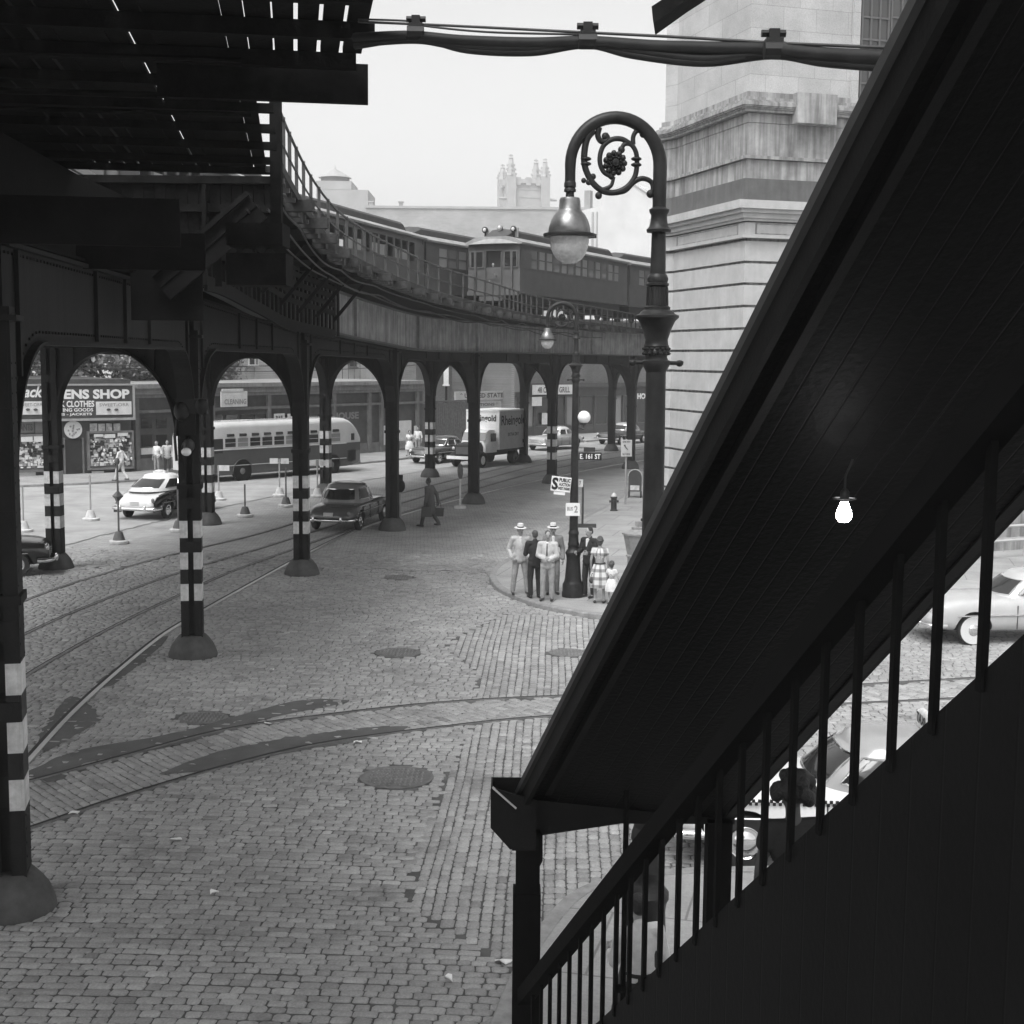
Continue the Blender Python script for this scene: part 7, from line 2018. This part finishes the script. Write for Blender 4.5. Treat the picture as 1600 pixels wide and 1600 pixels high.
stanchion(186,851,130,'dark lane stanchion with diamond marker in front of the white taxi bumper','diamond')
stanchion(279,832,72,'lane stanchion just left of the lamp-bearing column')
stanchion(342,783,56,'pale lane stanchion with small sign in front of the bus front wheel','single',pale=True)
stanchion(383,809,52,'dark lane stanchion standing alone between two striped columns')
stanchion(437,777,60,'pale lane stanchion with double sign in front of the bus side','double',pale=True)
stanchion(447,793,62,'dark lane stanchion right beside the double-signed one')
stanchion(496,778,58,'pale lane stanchion with double sign just above the dark sedan roof','double',pale=True)
# fire alarm post right of the sedan, parking-meter style post
p = G(625,812); t = thing('alarm_post','thin post with a dark box head beside the fourth column','post',(p.x,p.y,0))
hz = AD(625,747,p.y).z; mb = MB(); mb.cyl((0,0,0),(0,0,hz-.35),.05,None,8); mb.build('pole',GALV,t); mb = MB(); mb.ell((0,0,hz-.3),(.2,.16,.26),12,8); mb.cbox((0,0,hz),.22,.12,.26); mb.build('box',STEEL,t,smooth=40)
p = G(719,794); t = thing('meter_post','slim parking meter on a pale foot just left of the fifth column','meter',(p.x,p.y,0))
hz = AD(719,727,p.y).z; mb = MB(); mb.lathe([(.26,0),(.24,.1),(.08,.14)],14); mb.build('base',STD,t,smooth=40); mb = MB(); mb.cyl((0,0,.1),(0,0,hz-.45),.04,None,8); mb.build('pole',STD,t); mb = MB(); mb.ell((0,0,hz-.25),(.12,.1,.34),12,8); mb.build('meter_head',STC,t,smooth=60)
# small white lamp on the second column
q = AD(291,706,NROW[1].y-.35); t = thing('column_lamp','small round white lamp fixed to the second column','lamp',tuple(q))
mb = MB(); mb.ell((0,0,0),(.105,.10,.085),16,10); mb.build('globe', mat('white_lamp_globe',0.8,0.25), t, smooth=80); mb = MB(); mb.tube([(0,0,.06),(0,.1,.2),(0,.25,.25)],.03,8); mb.ell((.02,.12,.12),(.13,.1,.14),10,8); mb.build('arm',IRON,t,smooth=60)
q = AD(300,635,NROW[1].y-.3); t = thing('junction_box','dark electrical box with cables strapped to the second column','box',tuple(q))
mb = MB(); mb.cbox((0,0,0),.62,.14,.3); mb.ell((-.2,-.05,-.1),(.16,.12,.2),10,8); mb.ell((.2,-.05,0),(.14,.1,.17),10,8); mb.tube([(-.28,0,-.1),(-.36,.0,-.6),(-.33,0,-1.1)],.03,6); mb.build('box',BLACKP,t,smooth=40)
# --- things on and round the corner lamp post -----------------------------
lx, ly = fl_base.x, fl_base.y
NV = V((-lx,-ly,0)).normalized(); RV = V((-NV.y,NV.x,0)); 
if RV.x < 0: RV = -RV
def at(px, py, dy=0.0): return AD(px, py, ly+dy)
def plate(name, label, px0,px1,py0,py1, dy, tilt, m, cat, lines=(), lm=None, bold=.03, th=.02):
    c = at((px0+px1)/2,(py0+py1)/2,dy); w = (at(px1,py0,dy)-at(px0,py0,dy)).length; h = at(px0,py0,dy).z-at(px0,py1,dy).z
    t = thing(name,label,cat,tuple(c))
    mb = MB(); ca, sa = math.cos(tilt), math.sin(tilt); r_ = V((ca,0,sa)); u_ = V((-sa,0,ca))
    mb.prism([c-r_*w/2-u_*h/2, c+r_*w/2-u_*h/2, c+r_*w/2+u_*h/2, c-r_*w/2+u_*h/2], (0,th,0)); mb.build('panel',m,t,world=True)
    for (b,u0,u1,v0,v1) in lines:
        cc = c + r_*w*((u0+u1)/2-.5) + u_*h*(.5-(v0+v1)/2); text(b, cc, r_, u_, w*(u1-u0), h*(v1-v0), lm or BLACKP, t, out=.006, bold=bold)
    return t
plate('street_name_sign','black street name sign with white lettering on the corner lamp post',904,940,707,719,-.1,0,mat('enamel_black',0.012,0.3),'street sign',[("E. 161 ST",.06,.95,.18,.84)],lett,.02)
plate('top_bracket','dark scrolled bracket above the street name sign',912,930,699,706,-.1,0,IRON,'bracket',[])
plate('school_notice','tilted white notice board with a large S on the corner lamp post',861,892,745,768,-.16,R(-6),lett,'notice',[("S",.04,.36,.08,.92),("PUBLIC",.40,.97,.08,.34),("AUCTION",.40,.97,.40,.62),("WEST FARMS",.36,.97,.68,.88)],BLACKP,.04)
plate('notice_strip','short white strip hanging under the tilted notice board',865,883,768.5,773,-.15,R(-5),lett,'notice',[])
plate('small_white_sign','small blank white plate behind the corner lamp post',902,911,749,761,.15,0,lett,'sign',[("7",.35,.65,.2,.75)],inkm)
plate('number_sign','square white sign with a numeral fixed low on the corner lamp post',884,906,786,806,-.2,0,lett,'sign',[("2",.6,.85,.2,.75),("BUS",.1,.5,.3,.6)],inkm)
# globe lamp on the corner post
c = at(912.5,652,-.05); t = thing('globe_lamp','white glass globe lamp on a bracket of the corner lamp post','lamp',tuple(c))
mb = MB(); mb.ell((0,0,0),.165,20,14); mb.build('globe', BULBW, t, smooth=80)
e = at(896,664); mb = MB(); mb.tube([V(e)-c, V((0,0,-.3)), V((0,0,-.15))],.03,8); mb.lathe([(.05,-.2),(.09,-.15),(.1,-.12)],12); mb.bar(at(893,662)-c, at(911,662)-c, .05,.05); mb.build('bracket', IRON, t, smooth=40)
# pole behind the corner lamp with a dark box foot
b0 = G(910,824,.13); t = thing('thin_sign_pole','thin dark pole standing just behind the corner lamp post','pole',(b0.x,b0.y,.13)); mb = MB(); mb.cyl((0,0,0),(0,0,AD(905,762,b0.y).z),.04,None,8); mb.cbox((.12,0,.05),.75,.2,.16); mb.build('pole',IRON,t)
# one way sign, hydrant, mailbox, wire basket
b0 = G(977,788,.13); t = thing('arrow_sign','pale rectangular traffic sign with a slanting arrow on a thin pole','traffic sign',(b0.x,b0.y,.13))
zt1 = AD(977,686,b0.y).z; mb = MB(); mb.cyl((0,0,0),(0,0,zt1-.13),.045,.04,8); mb.build('pole',GALV,t)
w = (AD(986,700,b0.y)-AD(969,700,b0.y)).length; z0 = AD(977,713,b0.y).z-.13; z1 = AD(977,687,b0.y).z-.13
mb = MB(); mb.box(-w/2,w/2,-.08,-.05,z0,z1); mb.build('panel', mat('sign_face_pale',0.5,0.5,var=.15), t)
mb = MB(); 
def sq(x,z): return V((x*w, -.084, lerp(z0,z1,z)))
mb.bar(sq(.12,.42),sq(-.16,.62),.03,.045,up=(0,1,0)); mb.add([sq(-.06,.52)+V((0,-.003,0)),sq(-.1,.72)+V((0,-.003,0)),sq(-.26,.68)+V((0,-.003,0))],[(0,1,2)]); mb.build('arrow', BLACKP, t)
text("NO TURNS",V((0,-.081,lerp(z0,z1,.14))),(1,0,0),(0,0,1),w*.7,.08,BLACKP,t,bold=.02,world=False); text("ONE WAY",V((0,-.081,lerp(z0,z1,.88))),(1,0,0),(0,0,1),w*.7,.08,BLACKP,t,bold=.02,world=False)
b0 = G(959,798,.13); t = thing('fire_hydrant','dark fire hydrant with pale cap near the corner kerb','fire hydrant',(b0.x,b0.y,.13))
mb = MB(); mb.lathe([(.16,0),(.16,.04),(.12,.05),(.115,.5),(.14,.52),(.14,.56),(.12,.58)],16); mb.cyl((-.19,0,.38),(.19,0,.38),.05,None,8); mb.cyl((0,-.2,.38),(0,0,.38),.06,None,8); mb.build('barrel',IRON,t,smooth=40)
mb = MB(); mb.lathe([(.12,.58),(.1,.66),(.05,.71),(.03,.72),(.03,.76),(1e-4,.76)],16); mb.build('bonnet',STD,t,smooth=40)
b0 = G(992,777,.13); t = thing('mailbox','dark round-topped mailbox on legs beside the building','mailbox',(b0.x,b0.y,.13),R(-8))
mb = MB(); pr_ = [(-.28,.28),(.28,.28),(.28,.95)]+[(.28*math.cos(a),.95+.28*math.sin(a)) for a in [PI*k/12 for k in range(1,12)]]+[(-.28,.95)]
mb.prism([(x,-.25,z) for x,z in pr_],(0,.5,0)); mb.build('body', mat('mailbox_green',0.05,.45,var=.3), t, smooth=30)
for x in (-.26,.26): mb = MB(); mb.box(x-.03,x+.03,-.25,-.19,0,.28); mb.box(x-.03,x+.03,.19,.25,0,.28); mb.build('leg',IRON,t)
mb = MB(); mb.box(-.2,.2,-.256,-.25,.34,.55); mb.build('label_plate', WHITE, t); mb = MB(); mb.tube([(.3*math.cos(a),-.2,.95+.3*math.sin(a)) for a in [PI*k/10 for k in range(11)]],.02,6); mb.build('hood_rim', STD, t)
b0 = G(988,905,.13); t = thing('litter_bin','pale square litter bin with a capped lid at the canopy edge','litter bin',(b0.x+.15,b0.y,.13))
BINM = mat('bin_grey',0.24,0.6,var=.3,vscale=5)
mb = MB(); mb.lathe([(.26,0),(.30,.1),(.30,.62),(.34,.64),(.34,.68),(.31,.70),(.42,1.25)],8); mb.build('body',BINM,t,smooth=20)
mb = MB(); mb.lathe([(.46,1.252),(.46,1.30),(.3,1.36),(.2,1.40),(.2,1.46),(.1,1.48),(.1,1.62),(1e-4,1.64)],8); mb.build('lid',BINM,t,smooth=20)
b0 = AD(1015,835,44); t = thing('barrel_bin','dark drum standing behind the litter bin','bin',(b0.x,b0.y,.13)); mb = MB(); mb.lathe([(.3,0),(.3,.3),(.32,.32),(.3,.34),(.3,.95),(1e-4,.96)],16); mb.build('drum',STEEL,t,smooth=40)

# ================================================================== HAZE, WORLD, SUN, CAMERA
mb = MB(); mb.box(-150,190,-14,540,-1.0,96)
hz_ = mb.build('haze', []); hz_['kind'] = 'stuff'; hz_['label'] = 'pale summer haze thickening up the street'
hm_ = bpy.data.materials.new('haze_air'); hm_.use_nodes = True; nt = hm_.node_tree
nt.nodes.remove(nt.nodes['Principled BSDF']); pv = nt.nodes.new('ShaderNodeVolumePrincipled')
pv.inputs['Color'].default_value = (1,1,1,1); pv.inputs['Density'].default_value = HAZE; pv.inputs['Anisotropy'].default_value = 0.35
nt.links.new(pv.outputs[0], nt.nodes['Material Output'].inputs['Volume']); hz_.data.materials.append(hm_)

SUN_EL, SUN_AZ = R(60), R(-150)       # azimuth measured from straight ahead, towards the right
w = bpy.data.worlds.new('World'); sc.world = w; w.use_nodes = True; nt = w.node_tree
sky = nt.nodes.new('ShaderNodeTexSky'); sky.sky_type = 'NISHITA'; sky.sun_disc = False
sky.sun_elevation = SUN_EL; sky.sun_rotation = SUN_AZ; sky.air_density = 1.6; sky.dust_density = 4.0; sky.ozone_density = 1.0
bw = nt.nodes.new('ShaderNodeRGBToBW'); nt.links.new(sky.outputs[0], bw.inputs[0]); nt.links.new(bw.outputs[0], nt.nodes['Background'].inputs['Color'])
nt.nodes['Background'].inputs['Strength'].default_value = SKY
sl = bpy.data.lights.new('sun', 'SUN'); sl.energy = SUN; sl.angle = R(35); sl.color = (1,1,1)
so = bpy.data.objects.new('sun', sl); COL.objects.link(so)
sdir = V((math.sin(SUN_AZ)*math.cos(SUN_EL), math.cos(SUN_AZ)*math.cos(SUN_EL), math.sin(SUN_EL)))
so.rotation_euler = sdir.to_track_quat('Z','Y').to_euler()
cam = bpy.data.cameras.new('camera'); co_ = bpy.data.objects.new('camera', cam); COL.objects.link(co_)
cam.sensor_width = 36; cam.lens = FPX/1600*36; cam.clip_end = 3000; cam.clip_start = 0.05
M3 = Matrix((_R, _U, -_F)).transposed(); co_.matrix_world = Matrix.Translation(CAMP) @ M3.to_4x4()
sc.camera = co_
vs_ = sc.view_settings; vs_.view_transform = 'Standard'; vs_.look = 'None'; vs_.exposure = EXPO; vs_.gamma = 1; vs_.use_curve_mapping = False
sc.render.resolution_x = sc.render.resolution_y = 1024
sc.render.engine = 'CYCLES'
sc.cycles.use_denoising = True
sc.cycles.max_bounces = 8; sc.cycles.diffuse_bounces = 4; sc.cycles.volume_bounces = 1
try: sc.cycles.denoiser = 'OPENIMAGEDENOISE'
except Exception: pass
